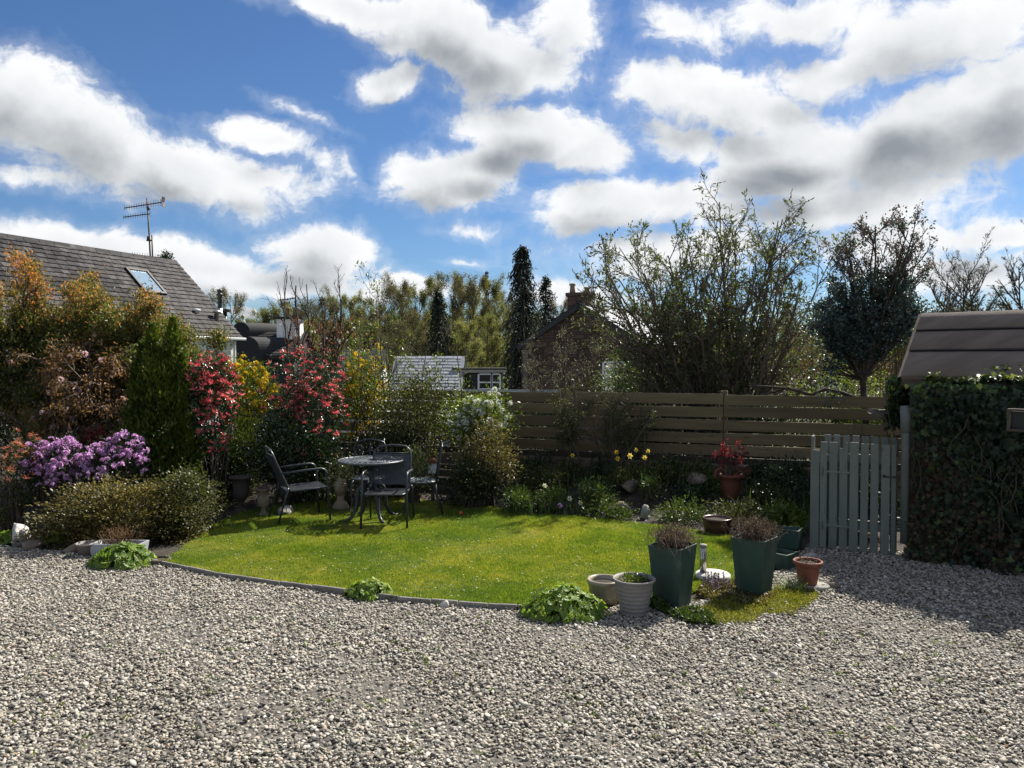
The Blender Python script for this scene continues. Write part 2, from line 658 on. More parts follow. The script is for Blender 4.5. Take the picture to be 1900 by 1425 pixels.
class Grow:
    """branches by repeated forking; keeps segments and the twig points that carry leaves"""

    def __init__(s, seed, levels):
        s.rng = random.Random(seed)
        s.lv = levels
        s.A, s.B, s.ra, s.rb = [], [], [], []
        s.tp, s.td = [], []

    def run(s, p, d, length, r, lev=0):
        L = s.lv[lev]
        rng = s.rng
        n = L.get('n', 5)
        p, d = Vector(p), Vector(d).normalized()
        pts = [p.copy()]
        seg = length / n
        tip_r = r * L.get('taper', 0.35)
        for i in range(n):
            wob = L.get('wob', 0.15)
            d = (d + Vector((rng.gauss(0, wob), rng.gauss(0, wob), rng.gauss(0, wob))) + Vector((0, 0, L.get('up', 0.05)))).normalized()
            q = p + d * seg
            a, b = r + (tip_r - r) * i / n, r + (tip_r - r) * (i + 1) / n
            s.A.append(p[:])
            s.B.append(q[:])
            s.ra.append(a)
            s.rb.append(b)
            if lev + 1 < len(s.lv):
                lo = L.get('from', 0.3)
                f = (i + 1) / n
                if f >= lo:
                    k = L.get('kids', 6) / max(1, n * (1 - lo) + 1e-6)
                    cnt = int(k) + (1 if rng.random() < k - int(k) else 0)
                    for _ in range(cnt):
                        ax = Vector((rng.gauss(0, 1), rng.gauss(0, 1), rng.gauss(0, 1)))
                        ax = ax - d * ax.dot(d)
                        if ax.length < 1e-3:
                            continue
                        ax.normalize()
                        ang = R(L.get('ang', 45) + rng.gauss(0, 8))
                        cd = d * math.cos(ang) + ax * math.sin(ang)
                        sh = 1.0 - L.get('shape', 0.5) * f
                        base = p.lerp(q, rng.random())
                        s.run(base, cd, length * L.get('klen', 0.5) * sh * rng.uniform(0.7, 1.25), min(b, r * L.get('kr', 0.5)), lev + 1)
            if lev >= len(s.lv) - L.get('leafy', 1) and lev >= 1:
                s.tp.append(q[:])
                s.td.append(d[:])
            p = q

    def fit(s, p, d, goal, r, seed):
        """one stem whose longest twigs just reach the goal"""
        p, goal = Vector(p), Vector(goal)
        v = goal - p
        t = Grow(seed, s.lv)
        t.run(p, d, v.length, r)
        reach = max((Vector(q) - p).dot(v) for q in t.B) / v.length_squared
        f = min(1.15, 1.0 / max(reach, .2))
        t = Grow(seed, s.lv)
        t.run(p, d, v.length * f, r)
        for k in ('A', 'B', 'ra', 'rb', 'tp', 'td'):
            getattr(s, k).extend(getattr(t, k))

    def wood(s, n=4, rmin=0.0):
        V, F = tubes_np(s.A, s.B, np.maximum(s.ra, rmin), np.maximum(s.rb, rmin), n)
        return np_mesh('branches', V, F)

    def leaves(s, seed, per, L, W, sigma=0.02, up=0.2, keep=None, axis_w=0.7, droop=0.0, fold=0.25):
        rng = np.random.default_rng(seed)
        tp, td = np.array(s.tp), np.array(s.td)
        if keep is not None:
            k = keep(tp, rng)
            tp, td = tp[k], td[k]
        n = len(tp) * per
        pos = np.repeat(tp, per, 0) + rng.normal(size=(n, 3)) * sigma
        ax = np.repeat(td, per, 0) * axis_w + rng.normal(size=(n, 3)) * 0.6 + np.array([0, 0, up])
        sc_ = rng.uniform(0.6, 1.25, n)
        V, F = leaf_np(rng, pos, ax, L * sc_, W * sc_, fold, droop)
        return np_mesh('leaves', V, F)


def poly_inside(x, y, poly):
    poly = np.array(poly)
    ins = np.zeros(len(x), bool)
    j = len(poly) - 1
    for i in range(len(poly)):
        xi, yi = poly[i]
        xj, yj = poly[j]
        c = ((yi > y) != (yj > y)) & (x < (xj - xi) * (y - yi) / (yj - yi + 1e-12) + xi)
        ins ^= c
        j = i
    return ins


def poly_sheet(name, pts, z, mat, label=None, thick=0.0):
    b = bmesh.new()
    vs = [b.verts.new((p[0], p[1], z)) for p in pts]
    f = b.faces.new(vs)
    f.normal_update()
    if f.normal.z < 0:
        f.normal_flip()
    if thick:
        r = bmesh.ops.extrude_face_region(b, geom=[f])
        for g in r['geom']:
            if isinstance(g, bmesh.types.BMVert):
                g.co.z -= thick
        bmesh.ops.recalc_face_normals(b, faces=b.faces)
    bmesh.ops.triangulate(b, faces=[f for f in b.faces if len(f.verts) > 4])
    me = bpy.data.meshes.new(name)
    b.to_mesh(me)
    b.free()
    o = part(name, me, mat, None)
    return setp(o, label, None, None, 'structure')


def scatter(name, pts, rot, scl, protos, mat, pick=None, label=None):
    """one object of stuff: small shapes set down on points by geometry nodes"""
    me = np_mesh(name, pts, np.zeros((0, 3), int))
    n = len(pts)
    at = me.attributes.new('turn', 'FLOAT_VECTOR', 'POINT')
    at.data.foreach_set('vector', np.ascontiguousarray(rot, np.float32).ravel())
    at = me.attributes.new('size', 'FLOAT_VECTOR', 'POINT')
    at.data.foreach_set('vector', np.ascontiguousarray(scl, np.float32).ravel())
    at = me.attributes.new('pick', 'INT', 'POINT')
    pk = np.random.default_rng(5).integers(0, len(protos), n) if pick is None else pick
    at.data.foreach_set('value', pk.astype(np.int32))
    g = bpy.data.node_groups.new(name, 'GeometryNodeTree')
    g.interface.new_socket("Geometry", in_out='INPUT', socket_type='NodeSocketGeometry')
    g.interface.new_socket("Geometry", in_out='OUTPUT', socket_type='NodeSocketGeometry')
    t = NT(g)
    gi, go = t.n('NodeGroupInput'), t.n('NodeGroupOutput')
    gt = t.n('GeometryNodeGeometryToInstance')
    for p in reversed(protos):
        po = bpy.data.objects.new(name + '_shape', p)
        oi = t.n('GeometryNodeObjectInfo')
        oi.inputs['Object'].default_value = po
        t.l(oi.outputs['Geometry'], gt.inputs[0])
    ip = t.n('GeometryNodeInstanceOnPoints')
    t.l(gi.outputs[0], ip.inputs['Points'])
    t.l(gt.outputs[0], ip.inputs['Instance'])
    ip.inputs['Pick Instance'].default_value = True

    def attr(nm, ty):
        a = t.n('GeometryNodeInputNamedAttribute', data_type=ty)
        a.inputs['Name'].default_value = nm
        return a.outputs['Attribute']
    t.l(attr('pick', 'INT'), ip.inputs['Instance Index'])
    e2r = t.n('FunctionNodeEulerToRotation')
    t.l(attr('turn', 'FLOAT_VECTOR'), e2r.inputs[0])
    t.l(e2r.outputs[0], ip.inputs['Rotation'])
    t.l(attr('size', 'FLOAT_VECTOR'), ip.inputs['Scale'])
    t.l(ip.outputs[0], go.inputs[0])
    for p in protos:
        if not p.materials:
            p.materials.append(mat)
    o = part(name, me, None, None)
    md = o.modifiers.new('scatter', 'NODES')
    md.node_group = g
    return setp(o, label, None, None, 'stuff')
# ------------------------------------------------------------------ materials of the ground and the wood
M_SOIL = surf('soil', [(0, (.018, .013, .009)), (.5, (.035, .026, .018)), (1, (.06, .045, .03))], 6, .95, .03, 25, coord='Object')
M_FIELD = surf('rough_ground', [(0, (.02, .025, .01)), (.5, (.04, .045, .018)), (1, (.07, .06, .03))], .4, .95, .05, 3)


def fence_y(x):
    return 12.0 - 0.351 * (x - 0.42)


def sstep(t):
    t = np.clip(t, 0, 1)
    return t * t * (3 - 2 * t)


def ground_h(x, y):
    x, y = np.asarray(x, float), np.asarray(y, float)
    f = 12.0 - 0.351 * (np.clip(x, -9, 3.6) - 0.42)
    g = f - y                               # metres in front of the fence
    bed = 0.42 * sstep((1.9 - g) / 1.7)     # the border rises to the foot of the fence
    right = sstep((x - 2.4) / 1.2)
    bed = bed * (1 - 0.9 * right)
    behind = sstep((-g - 0.6) / 16.0)
    far = np.sqrt(x * x + y * y)
    return -0.015 + bed * (1 - behind) - 2.6 * behind + 4.0 * sstep((far - 120) / 300)


def ground_z(x, y):
    return float(ground_h(x, y))


def make_ground():
    def axis(lo, hi, near, n, m):
        core = np.linspace(-near, near, n)
        tail = np.geomspace(near, hi, m)[1:]
        return np.concatenate([-tail[::-1], core, tail])
    xs = axis(0, 1500, 14, 90, 22)
    ys = np.concatenate([-np.geomspace(8, 1500, 16)[::-1], np.linspace(-7, 32, 118), np.geomspace(34, 1800, 26)])
    X, Y = np.meshgrid(xs, ys)
    Z = ground_h(X, Y)
    V = np.stack([X, Y, Z], -1).reshape(-1, 3)
    nx, ny = len(xs), len(ys)
    i, j = np.meshgrid(np.arange(nx - 1), np.arange(ny - 1))
    k = (j * nx + i).ravel()
    F = np.stack([k, k + 1, k + 1 + nx, k + nx], 1)
    m, t, out = new_mat('garden_ground')
    p = t.n('ShaderNodeBsdfPrincipled')
    geo = t.n('ShaderNodeNewGeometry')
    pos = geo.outputs['Position']
    n1 = t.noise(pos, 5.0, 6, 0.65)
    soil = t.ramp(n1, [(0.25, (.016, .012, .008)), (.55, (.035, .026, .018)), (.8, (.065, .05, .034))])
    n2 = t.noise(pos, 0.3, 5, 0.6)
    field = t.ramp(n2, [(0.3, (.03, .035, .012)), (.6, (.055, .06, .022)), (.8, (.09, .075, .04))])
    sp = t.n('ShaderNodeSeparateXYZ')
    t.l(pos, sp.inputs[0])
    c = t.mix(t.smooth(sp.outputs[1], 13.5, 20), soil, field)
    t.l(c, p.inputs['Base Color'])
    p.inputs['Roughness'].default_value = 0.95
    b = t.n('ShaderNodeBump')
    b.inputs['Distance'].default_value = 0.03
    t.l(t.noise(pos, 22, 6, 0.7), b.inputs['Height'])
    t.l(b.outputs[0], p.inputs['Normal'])
    t.l(p.outputs[0], out.inputs[0])
    o = part('ground', np_mesh('ground', V, F, True), m, None)
    setp(o, 'dark garden soil and rough ground under the beds and beyond the fence', kind='structure')


make_ground()

# ------------------------------------------------------------------ lawn
LAWN_PX = [(303, 1047), (400, 1069), (520, 1086), (640, 1101), (740, 1115), (850, 1123), (960, 1129), (1090, 1122), (1200, 1112), (1290, 1098), (1372, 1078),
           (1376, 1050), (1366, 1000), (1230, 978), (1100, 964), (1000, 958), (900, 944), (815, 934), (720, 922), (610, 922), (530, 938), (450, 952), (402, 972), (352, 1010), (318, 1034)]
LAWN = [G(x, y)[:2] for x, y in LAWN_PX]
_lx, _ly = np.array(LAWN)[:, 0], np.array(LAWN)[:, 1]


def lawn_mat():
    m, t, out = new_mat('grass')
    geo = t.n('ShaderNodeNewGeometry')
    oi = t.n('ShaderNodeObjectInfo')
    pos = geo.outputs['Position']
    big = t.noise(pos, 0.9, 4, 0.6, 0.4)
    mid = t.noise(pos, 4.5, 3, 0.6)
    f = t.m('ADD', t.m('MULTIPLY_ADD', big, 1.9, -0.75), t.m('MULTIPLY_ADD', mid, 0.8, -0.3))
    f = t.m('ADD', f, t.m('MULTIPLY_ADD', oi.outputs['Random'], 0.5, -0.22), clamp=True)
    c = t.ramp(f, [(0.0, (.09, .16, .024)), (0.35, (.165, .23, .034)), (0.66, (.26, .285, .052)), (1.0, (.42, .37, .115))])
    p = t.n('ShaderNodeBsdfPrincipled')
    t.l(c, p.inputs['Base Color'])
    p.inputs['Roughness'].default_value = 0.5
    p.inputs['Specular IOR Level'].default_value = 0.35
    tr = t.n('ShaderNodeBsdfTranslucent')
    t.l(t.mix(1.0, c, (1.5, 1.4, .6, 1), 'MULTIPLY'), tr.inputs[0])
    mx = t.n('ShaderNodeMixShader')
    mx.inputs[0].default_value = 0.45
    t.l(p.outputs[0], mx.inputs[1])
    t.l(tr.outputs[0], mx.inputs[2])
    t.l(mx.outputs[0], out.inputs[0])
    return m


M_GRASS = lawn_mat()
M_TURF = surf('turf', [(0, (.05, .08, .012)), (.5, (.1, .12, .016)), (1, (.15, .13, .03))], 5, .95, .02, 60)
poly_sheet('lawn', LAWN, 0.014, M_TURF, 'mown garden lawn with yellowed patches', 0.03)


def blade_clump(seed, n=13, spread=0.022, h=(0.018, 0.036)):
    rng = np.random.default_rng(seed)
    b = np.c_[rng.normal(size=(n, 2)) * spread, np.zeros(n)]
    lean = np.c_[rng.normal(size=(n, 2)) * 0.5, np.ones(n)]
    L = rng.uniform(h[0], h[1], n)
    tip = b + unit(lean) * L[:, None]
    w = np.c_[rng.normal(size=(n, 2)), np.zeros(n)]
    w = unit(w) * 0.0024
    mid = b * .45 + tip * .55 + np.c_[rng.normal(size=(n, 2)) * .002, np.zeros(n)]
    V = np.stack([b - w, b + w, mid + w * .8, tip, mid - w * .8], 1).reshape(-1, 3)
    k = (np.arange(n) * 5).reshape(n, 1)
    F4 = k + np.array([0, 1, 2, 4])
    F3 = k + np.array([4, 2, 3])
    return np_mesh('grass_tuft', V, [F4, F3])


def make_grass():
    rng = np.random.default_rng(3)
    x0, x1, y0, y1 = _lx.min(), _lx.max(), _ly.min(), _ly.max()
    n = int((x1 - x0) * (y1 - y0) * 2600)
    x, y = rng.uniform(x0, x1, n), rng.uniform(y0, y1, n)
    k = poly_inside(x, y, LAWN)
    x, y = x[k], y[k]
    # uneven growth: ranker tufts here and there
    h = 0.72 + 0.3 * np.sin(x * 3.1 + 1.3 * np.sin(y * 2.3)) * np.sin(y * 4.1 + x) + rng.normal(size=len(x)) * 0.16
    for (px, py, rr, add) in ((555, 1022, .22, .9), (1300, 1008, .3, .7), (1050, 1000, .25, .5), (760, 1022, .2, .4), (1075, 960, .5, .3), (900, 950, .5, .4), (600, 940, .4, .5)):
        g = G(px, py)
        h += add * np.exp(-((x - g.x) ** 2 + (y - g.y) ** 2) / rr ** 2)
    h = np.clip(h, 0.4, 2.2)
    pts = np.c_[x, y, np.full(len(x), 0.013)]
    rot = np.c_[np.zeros((len(x), 2)), rng.uniform(0, 6.28, len(x))]
    s = rng.uniform(0.8, 1.2, len(x))
    scatter('grass_blades', pts, rot, np.c_[s, s, h], [blade_clump(i) for i in range(5)], M_GRASS, label='short grass blades of the garden lawn')


make_grass()

# ------------------------------------------------------------------ gravel
M_GRAVEL_BASE = surf('gravel_bed', [(0, (.05, .045, .04)), (.5, (.1, .092, .08)), (1, (.17, .16, .145))], 30, .95, .012, 60)
GRAVEL = [(-14, -6), (14, -6), (14, 8.2), (4.9, 7.6)] + [G(x, y)[:2] for x, y in
         [(1700, 1026), (1600, 1018), (1500, 1012), (1460, 1050), (1400, 1085), (1290, 1118), (1180, 1122), (1060, 1134), (960, 1132), (850, 1126), (740, 1118), (640, 1104), (520, 1089),
          (400, 1072), (300, 1049), (262, 1043), (180, 1030), (90, 1022), (0, 1014)]] + [(-14, 8.4)]
poly_sheet('gravel_bed', GRAVEL, 0.001, M_GRAVEL_BASE, 'gravel bed of the drive')


def stone_mesh(seed):
    rng = random.Random(seed)
    b = bmesh.new()
    bmesh.ops.create_icosphere(b, subdivisions=2, radius=0.5)
    sx, sy, sz = rng.uniform(.85, 1.3), rng.uniform(.7, 1.0), rng.uniform(.36, .6)
    ks = [(Vector((rng.gauss(0, 1), rng.gauss(0, 1), rng.gauss(0, 1))).normalized(), rng.uniform(.24, .4)) for _ in range(5)]
    for v in b.verts:
        for k, lim in ks:                     # flattened sides, as on a broken and worn pebble
            e = v.co.dot(k) - lim
            if e > 0:
                v.co -= k * e * 0.7
        v.co = Vector((v.co.x * sx, v.co.y * sy, v.co.z * sz))
    me = bpy.data.meshes.new('pebble')
    b.to_mesh(me)
    b.free()
    me.polygons.foreach_set('use_smooth', [True] * len(me.polygons))
    return me


def gravel_mat():
    m, t, out = new_mat('pebble_stone')
    p = t.n('ShaderNodeBsdfPrincipled')
    oi = t.n('ShaderNodeObjectInfo')
    r = oi.outputs['Random']
    c = t.ramp(r, [(0, (.05, .047, .042)), (.13, (.12, .112, .095)), (.27, (.26, .242, .2)), (.42, (.39, .36, .29)), (.58, (.51, .475, .39)), (.7, (.33, .28, .2)), (.8, (.24, .235, .215)),
                   (.9, (.58, .55, .5)), (.965, (.43, .31, .24)), (1, (.7, .68, .65))])
    tc = t.n('ShaderNodeTexCoord')
    n = t.noise(tc.outputs['Object'], 3.0, 5, 0.65)
    c = t.mix(t.m('MULTIPLY_ADD', n, 1.1, -0.3, clamp=True), c, (.2, .185, .165, 1))
    geo = t.n('ShaderNodeNewGeometry')
    dirt = t.smooth(t.noise(geo.outputs['Position'], 0.85, 5, 0.62, .4), .42, .68)
    c = t.mix(t.m('MULTIPLY', dirt, .34), c, (.13, .115, .085, 1))
    t.l(c, p.inputs['Base Color'])
    p.inputs['Roughness'].default_value = 0.72
    p.inputs['Specular IOR Level'].default_value = 0.35
    t.l(p.outputs[0], out.inputs[0])
    return m


def make_gravel():
    rng = np.random.default_rng(8)
    P_, R_, S_ = [], [], []
    for layer, (dens, z, smin, smax) in enumerate(((1300, 0.003, .019, .036), (1200, 0.011, .015, .031), (900, 0.014, .008, .016), (260, 0.017, .016, .046))):
        y0, y1 = 2.2, 8.6
        n = int(16 * (y1 - y0) * dens)
        x, y = rng.uniform(-8, 8, n), rng.uniform(y0, y1, n)
        if layer:                             # thin places where wheels have pushed the stones aside
            thin = .5 + .5 * np.sin(x * 1.1 + .8 * np.sin(y * 1.7) + 2) * np.sin(y * 1.9 + .7 * np.sin(x * 2.1))
            keep = rng.uniform(size=n) < 1.0 - .45 * np.clip(thin - .45, 0, 1) / .55
            x, y = x[keep], y[keep]
        k = (np.abs(x) < 0.72 * y + 0.7) & poly_inside(x, y, GRAVEL) & ~poly_inside(x, y, LAWN)
        x, y = x[k], y[k]
        n = len(x)
        bumps = 0.006 * np.sin(x * 2.3 + 1) * np.sin(y * 3.1) + 0.004 * np.sin(x * 7 + y * 5)
        P_.append(np.c_[x, y, z + bumps + rng.uniform(-.004, .004, n)])
        R_.append(np.c_[rng.normal(size=n) * .36, rng.normal(size=n) * .36, rng.uniform(0, 6.28, n)])
        s = smin + (smax - smin) * rng.beta(1.6, 2.6, n)
        S_.append(np.c_[s, s, s])
    scatter('gravel', np.concatenate(P_), np.concatenate(R_), np.concatenate(S_), [stone_mesh(i) for i in range(9)], gravel_mat(), label='loose grey and buff gravel of the drive')


make_gravel()
# ------------------------------------------------------------------ buildings
M_SLATE = surf('slate', [(0, (.009, .0085, .01)), (.45, (.022, .0205, .022)), (.8, (.04, .037, .038)), (1, (.075, .07, .068))], 3, .75, .006, 18, spec=.18, rand=.95, spots=((.07, .066, .06), 9, .64, .78))
M_PALEGLARE = surf('pale_glare_slate', [(0, (.18, .19, .21)), (.5, (.25, .265, .285)), (1, (.33, .345, .365))], 2, .35, .004, 12, spec=.8, rand=.5)  # sun glare on the slates put into the pale base colour
M_RENDER = surf('white_render', [(0, (.55, .55, .54)), (.6, (.68, .68, .67)), (1, (.75, .75, .74))], 2, .85, .004, 60)
M_LEAD = surf('dark_lead', [(0, (.009, .01, .012)), (1, (.02, .022, .025))], 3, .8, .003, 20)
M_BLACK = surf('black_paint', [(0, (.008, .008, .009)), (1, (.018, .018, .02))], 6, .45)
M_STEEL = surf('steel', [(0, (.35, .36, .37)), (1, (.55, .56, .57))], 8, .35, metal=.8)
M_WHITE = surf('white_paint', [(0, (.68, .69, .7)), (1, (.8, .8, .8))], 5, .5)
M_SAND = surf('sandstone', [(0, (.05, .03, .024)), (.5, (.085, .052, .04)), (1, (.125, .082, .062))], 4, .9, .012, 16, rand=.9)
M_QUOIN = surf('quoin_stone', [(0, (.14, .108, .085)), (1, (.21, .17, .135))], 4, .9, .01, 16, rand=.5)
M_MORTAR = surf('mortar', [(0, (.075, .058, .048)), (1, (.12, .096, .08))], 8, .95, .01, 40)
M_CLAY = surf('chimney_clay', [(0, (.2, .13, .08)), (1, (.34, .25, .17))], 6, .8)
M_RUST = surf('rusty_pole', [(0, (.06, .045, .04)), (1, (.14, .1, .08))], 9, .6, metal=.3)


def glass_mat(name, tint, rough=0.06):
    m, t, out = new_mat(name)
    p = t.n('ShaderNodeBsdfPrincipled')
    p.inputs['Base Color'].default_value = tint + (1,)
    p.inputs['Roughness'].default_value = rough
    p.inputs['Specular IOR Level'].default_value = 1.0
    p.inputs['Coat Weight'].default_value = 1.0
    p.inputs['Coat Roughness'].default_value = 0.02
    p.inputs['Coat IOR'].default_value = 1.9
    t.l(p.outputs[0], out.inputs[0])
    return m


M_GLASS = glass_mat('window_glass', (.02, .03, .04))
M_SKYGLASS = glass_mat('skylight_glass', (.22, .30, .36), .1)


def frame3(o, x, y, z):
    """matrix with the given axes"""
    M = Matrix.Identity(4)
    for i, v in enumerate((x, y, z)):
        for k in range(3):
            M[k][i] = v[k]
    for k in range(3):
        M[k][3] = o[k]
    return M


def slate_mesh(w=1.0, ln=1.0, th=1.0):
    """unit slate: x width 0..1, y down the slope 0..1, tail thicker"""
    mb = MB()
    mb.hexa([(0.02, 0, -.2), (.98, 0, -.2), (.97, 1, 0), (.03, .975, 0), (.02, 0, .35), (.98, 0, .35), (.97, 1, 1), (.03, .975, 1)])
    return mb.mesh('slate')


def slate_roof(parent, M, length, slope, mat, expo=0.2, w=(.22, .34), seed=1, limit=300, pick=None, thick=.014, skip=None):
    """slates laid in courses on the plane of M (x along the ridge, y down the slope, z out), in the parent's coordinates"""
    rng = random.Random(seed)
    me = slate_mesh()
    me.materials.append(mat)
    rows = int(slope / expo) + 1
    cells = []
    for r in range(rows):
        x = -rng.uniform(0, w[1])
        while x < length:
            ww = rng.uniform(*w)
            x0, x1 = max(x, 0), min(x + ww, length)
            y0 = r * expo - expo * .55
            y1 = min(r * expo + expo, slope + .03)
            if x1 - x0 > .05 and not (skip and skip((x0 + x1) / 2, (y0 + y1) / 2)):
                cells.append((x0, max(y0, 0), x1 - x0, y1 - max(y0, 0) + rng.uniform(-.012, .012)))
            x += ww
    if pick:
        cells.sort(key=lambda c: pick(M @ Vector((c[0] + c[2] / 2, c[1] + c[3] * .8, 0))))
    V, F = [], []
    base = [v.co.copy() for v in me.vertices]
    fcs = [tuple(p.vertices) for p in me.polygons]
    for i, (x, y, ww, hh) in enumerate(cells):
        tilt = math.atan2(thick * 1.3, hh) + rng.uniform(0, .012)
        L = M @ Matrix.Translation((x, y, .004 + rng.uniform(0, .003))) @ Matrix.Rotation(rng.gauss(0, .012), 4, 'Z') @ Matrix.Rotation(tilt * .9, 4, 'X')
        S = Matrix.Diagonal((ww, hh, thick, 1))
        if i < limit:
            o = part('slate', me, None, parent)
            o.matrix_local = L @ S
        else:
            k = len(V)
            V += [tuple((L @ S) @ b) for b in base]
            F += [tuple(a + k for a in f) for f in fcs]
    if V:
        m2 = bpy.data.meshes.new('slates')
        m2.from_pydata(V, [], F)
        part('slates', m2, mat, parent, kind='stuff')


def cottage():
    rd = Vector((.373, .928, 0)).normalized()           # ridge, going away
    dn = Vector((.928, -.373, 0)).normalized()
    r_end = P(328, 487, 26.0)
    half, drop = 2.72, 2.56
    down = (dn * half - Vector((0, 0, drop))).normalized()
    nrm = (-rd).cross(down).normalized()
    if nrm.z < 0:
        nrm = -nrm
    ln = 10.5
    org = Vector((r_end.x, r_end.y, 0)) - rd * 4
    h = thing('slate_roofed_cottage', 'white cottage under a long dark slate roof with one skylight', 'house', org)
    slope = math.hypot(half, drop)
    M = frame3(r_end - org, -rd, down, nrm)
    sl = [on_plane(x, y, r_end, nrm) for x, y in ((234, 500), (275, 507), (307, 549), (265, 545))]
    loc = [M.inverted() @ (p - org) for p in sl]
    lx0, lx1 = min(p.x for p in loc) + .05, max(p.x for p in loc) - .05
    ly0, ly1 = min(p.y for p in loc), max(p.y for p in loc)
    # roof boards under the slates and the far slope
    mb = MB()
    k = Vector
    mb.hexa([M @ k((0, -.02, -.12)), M @ k((ln, -.02, -.12)), M @ k((ln, slope, -.12)), M @ k((0, slope, -.12)), M @ k((0, -.02, -.002)), M @ k((ln, -.02, -.002)), M @ k((ln, slope, -.002)), M @ k((0, slope, -.002))])
    down2 = (-dn * half - Vector((0, 0, drop))).normalized()
    n2 = Vector((-nrm.x, -nrm.y, nrm.z))
    M2 = frame3(r_end - org, -rd, down2, n2)
    mb.hexa([M2 @ k((0, 0, -.12)), M2 @ k((ln, 0, -.12)), M2 @ k((ln, slope, -.12)), M2 @ k((0, slope, -.12)), M2 @ k((0, 0, 0.01)), M2 @ k((ln, 0, 0.01)), M2 @ k((ln, slope, 0.01)), M2 @ k((0, slope, 0.01))])
    rf = part('roof', mb.mesh('roof'), M_LEAD, h)

    def show(p):
        w = p + org
        return (0 if p.y + org.y < 31 else 1, 0 if (M.inverted() @ p).y < 2.4 else 1, (w - Vector((0, 0, 2))).length)
    slate_roof(rf, M, ln, slope, M_SLATE, seed=4, thick=.02, pick=show, skip=lambda x, y: lx0 - .02 < x < lx1 + .02 and ly0 < y < ly1)
    # ridge tiles
    for i in range(int(ln / .45)):
        a = r_end - org + Vector((0, 0, .035)) - rd * (i * .45 + .01)
        b = a - rd * .435
        rb = MB()
        pr = []
        for q in (a, b):
            pr += [q + down * .17 + nrm * .0, q + Vector((0, 0, .035)), q + down2 * .17, q - Vector((0, 0, .03))]
        rb.add(pr, [(0, 4, 5, 1), (1, 5, 6, 2), (2, 6, 7, 3), (3, 7, 4, 0), (0, 1, 2, 3), (7, 6, 5, 4)])
        part('ridge_tile', rb.mesh('ridge_tile'), M_SLATE, rf)
    # skylight
    fr = MB()
    zt = .1
    for (x0, x1, y0, y1) in ((lx0, lx0 + .09, ly0, ly1), (lx1 - .09, lx1, ly0, ly1), (lx0 + .09, lx1 - .09, ly0, ly0 + .09), (lx0 + .09, lx1 - .09, ly1 - .09, ly1)):
        fr.hexa([M @ k((x0, y0, 0)), M @ k((x1, y0, 0)), M @ k((x1, y1, 0)), M @ k((x0, y1, 0)), M @ k((x0, y0, zt)), M @ k((x1, y0, zt)), M @ k((x1, y1, zt)), M @ k((x0, y1, zt))])
    fl = MB()
    for (x0, x1, y0, y1) in ((lx0 - .09, lx0 - .003, ly0 - .1, ly1 + .12), (lx1 + .003, lx1 + .09, ly0 - .1, ly1 + .12), (lx0 - .003, lx1 + .003, ly1 + .003, ly1 + .12), (lx0 - .003, lx1 + .003, ly0 - .1, ly0 - .003)):
        fl.hexa([M @ k((x0, y0, 0)), M @ k((x1, y0, 0)), M @ k((x1, y1, 0)), M @ k((x0, y1, 0)), M @ k((x0, y0, .035)), M @ k((x1, y0, .035)), M @ k((x1, y1, .035)), M @ k((x0, y1, .035))])
    sk = part('skylight', fr.mesh('skylight', bevel=.006), M_BLACK, h)
    part('flashing', fl.mesh('flashing'), M_LEAD, sk)
    pa = MB()
    a0, a1, b0, b1 = lx0 + .09, lx1 - .09, ly0 + .09, ly1 - .09
    pa.hexa([M @ k((a0, b0, .05)), M @ k((a1, b0, .05)), M @ k((a1, b1, .05)), M @ k((a0, b1, .05)), M @ k((a0, b0, .07)), M @ k((a1, b0, .07)), M @ k((a1, b1, .07)), M @ k((a0, b1, .07))])
    part('pane', pa.mesh('pane'), M_SKYGLASS, sk)
    # walls
    eave = r_end + down * slope - org
    wl = MB()
    i0 = eave - dn * .16 - Vector((0, 0, .06))
    far_e = eave - dn * (2 * half - .16) - Vector((0, 0, .06))
    for a, b in ((i0 - rd * .1, i0 - rd * (ln - .1)), (far_e - rd * .1, far_e - rd * (ln - .1))):
        q0, q1 = a, b
        s = dn * .12
        zb = Vector((0, 0, -3.6 - a.z))
        wl.hexa([q0 + zb - s, q1 + zb - s, q1 + zb + s * 0, q0 + zb + s * 0, q0 - s, q1 - s, q1, q0])
    ap = r_end - org - Vector((0, 0, .16))
    for off in (.1, ln - .1):
        a, b, c = i0 - rd * off - dn * .12, far_e - rd * off, ap - rd * off
        zb = Vector((0, 0, -3.6 - a.z))
        d2 = -rd * .2 if off < 1 else rd * .2
        vs = [a + zb, b + zb, b, c, a]
        wl.add([q for q in vs] + [q + d2 for q in vs], [(0, 1, 2, 3, 4), (9, 8, 7, 6, 5), (0, 5, 6, 1), (1, 6, 7, 2), (2, 7, 8, 3), (3, 8, 9, 4), (4, 9, 5, 0)])
    part('wall', wl.mesh('wall'), M_RENDER, h)
    g = MB()
    g0, g1 = eave + dn * .05 - Vector((0, 0, .05)), eave + dn * .05 - Vector((0, 0, .05)) - rd * ln
    g.bar(g0 + rd * .1, g1, .12, .09)
    gt = part('gutter', g.mesh('gutter', bevel=.02), surf('grey_gutter', [(0, (.3, .31, .32)), (1, (.42, .43, .44))], 4, .5), h)
    dp = MB()
    q = i0 + dn * .05 - rd * .25
    dp.tube([q + dn * .06 + Vector((0, 0, -.02)), q + dn * .02 - Vector((0, 0, .2)), Vector((q.x, q.y, -3.6)) + dn * .02], .04, 8)
    part('downpipe', dp.mesh('downpipe', True), M_RENDER, gt)
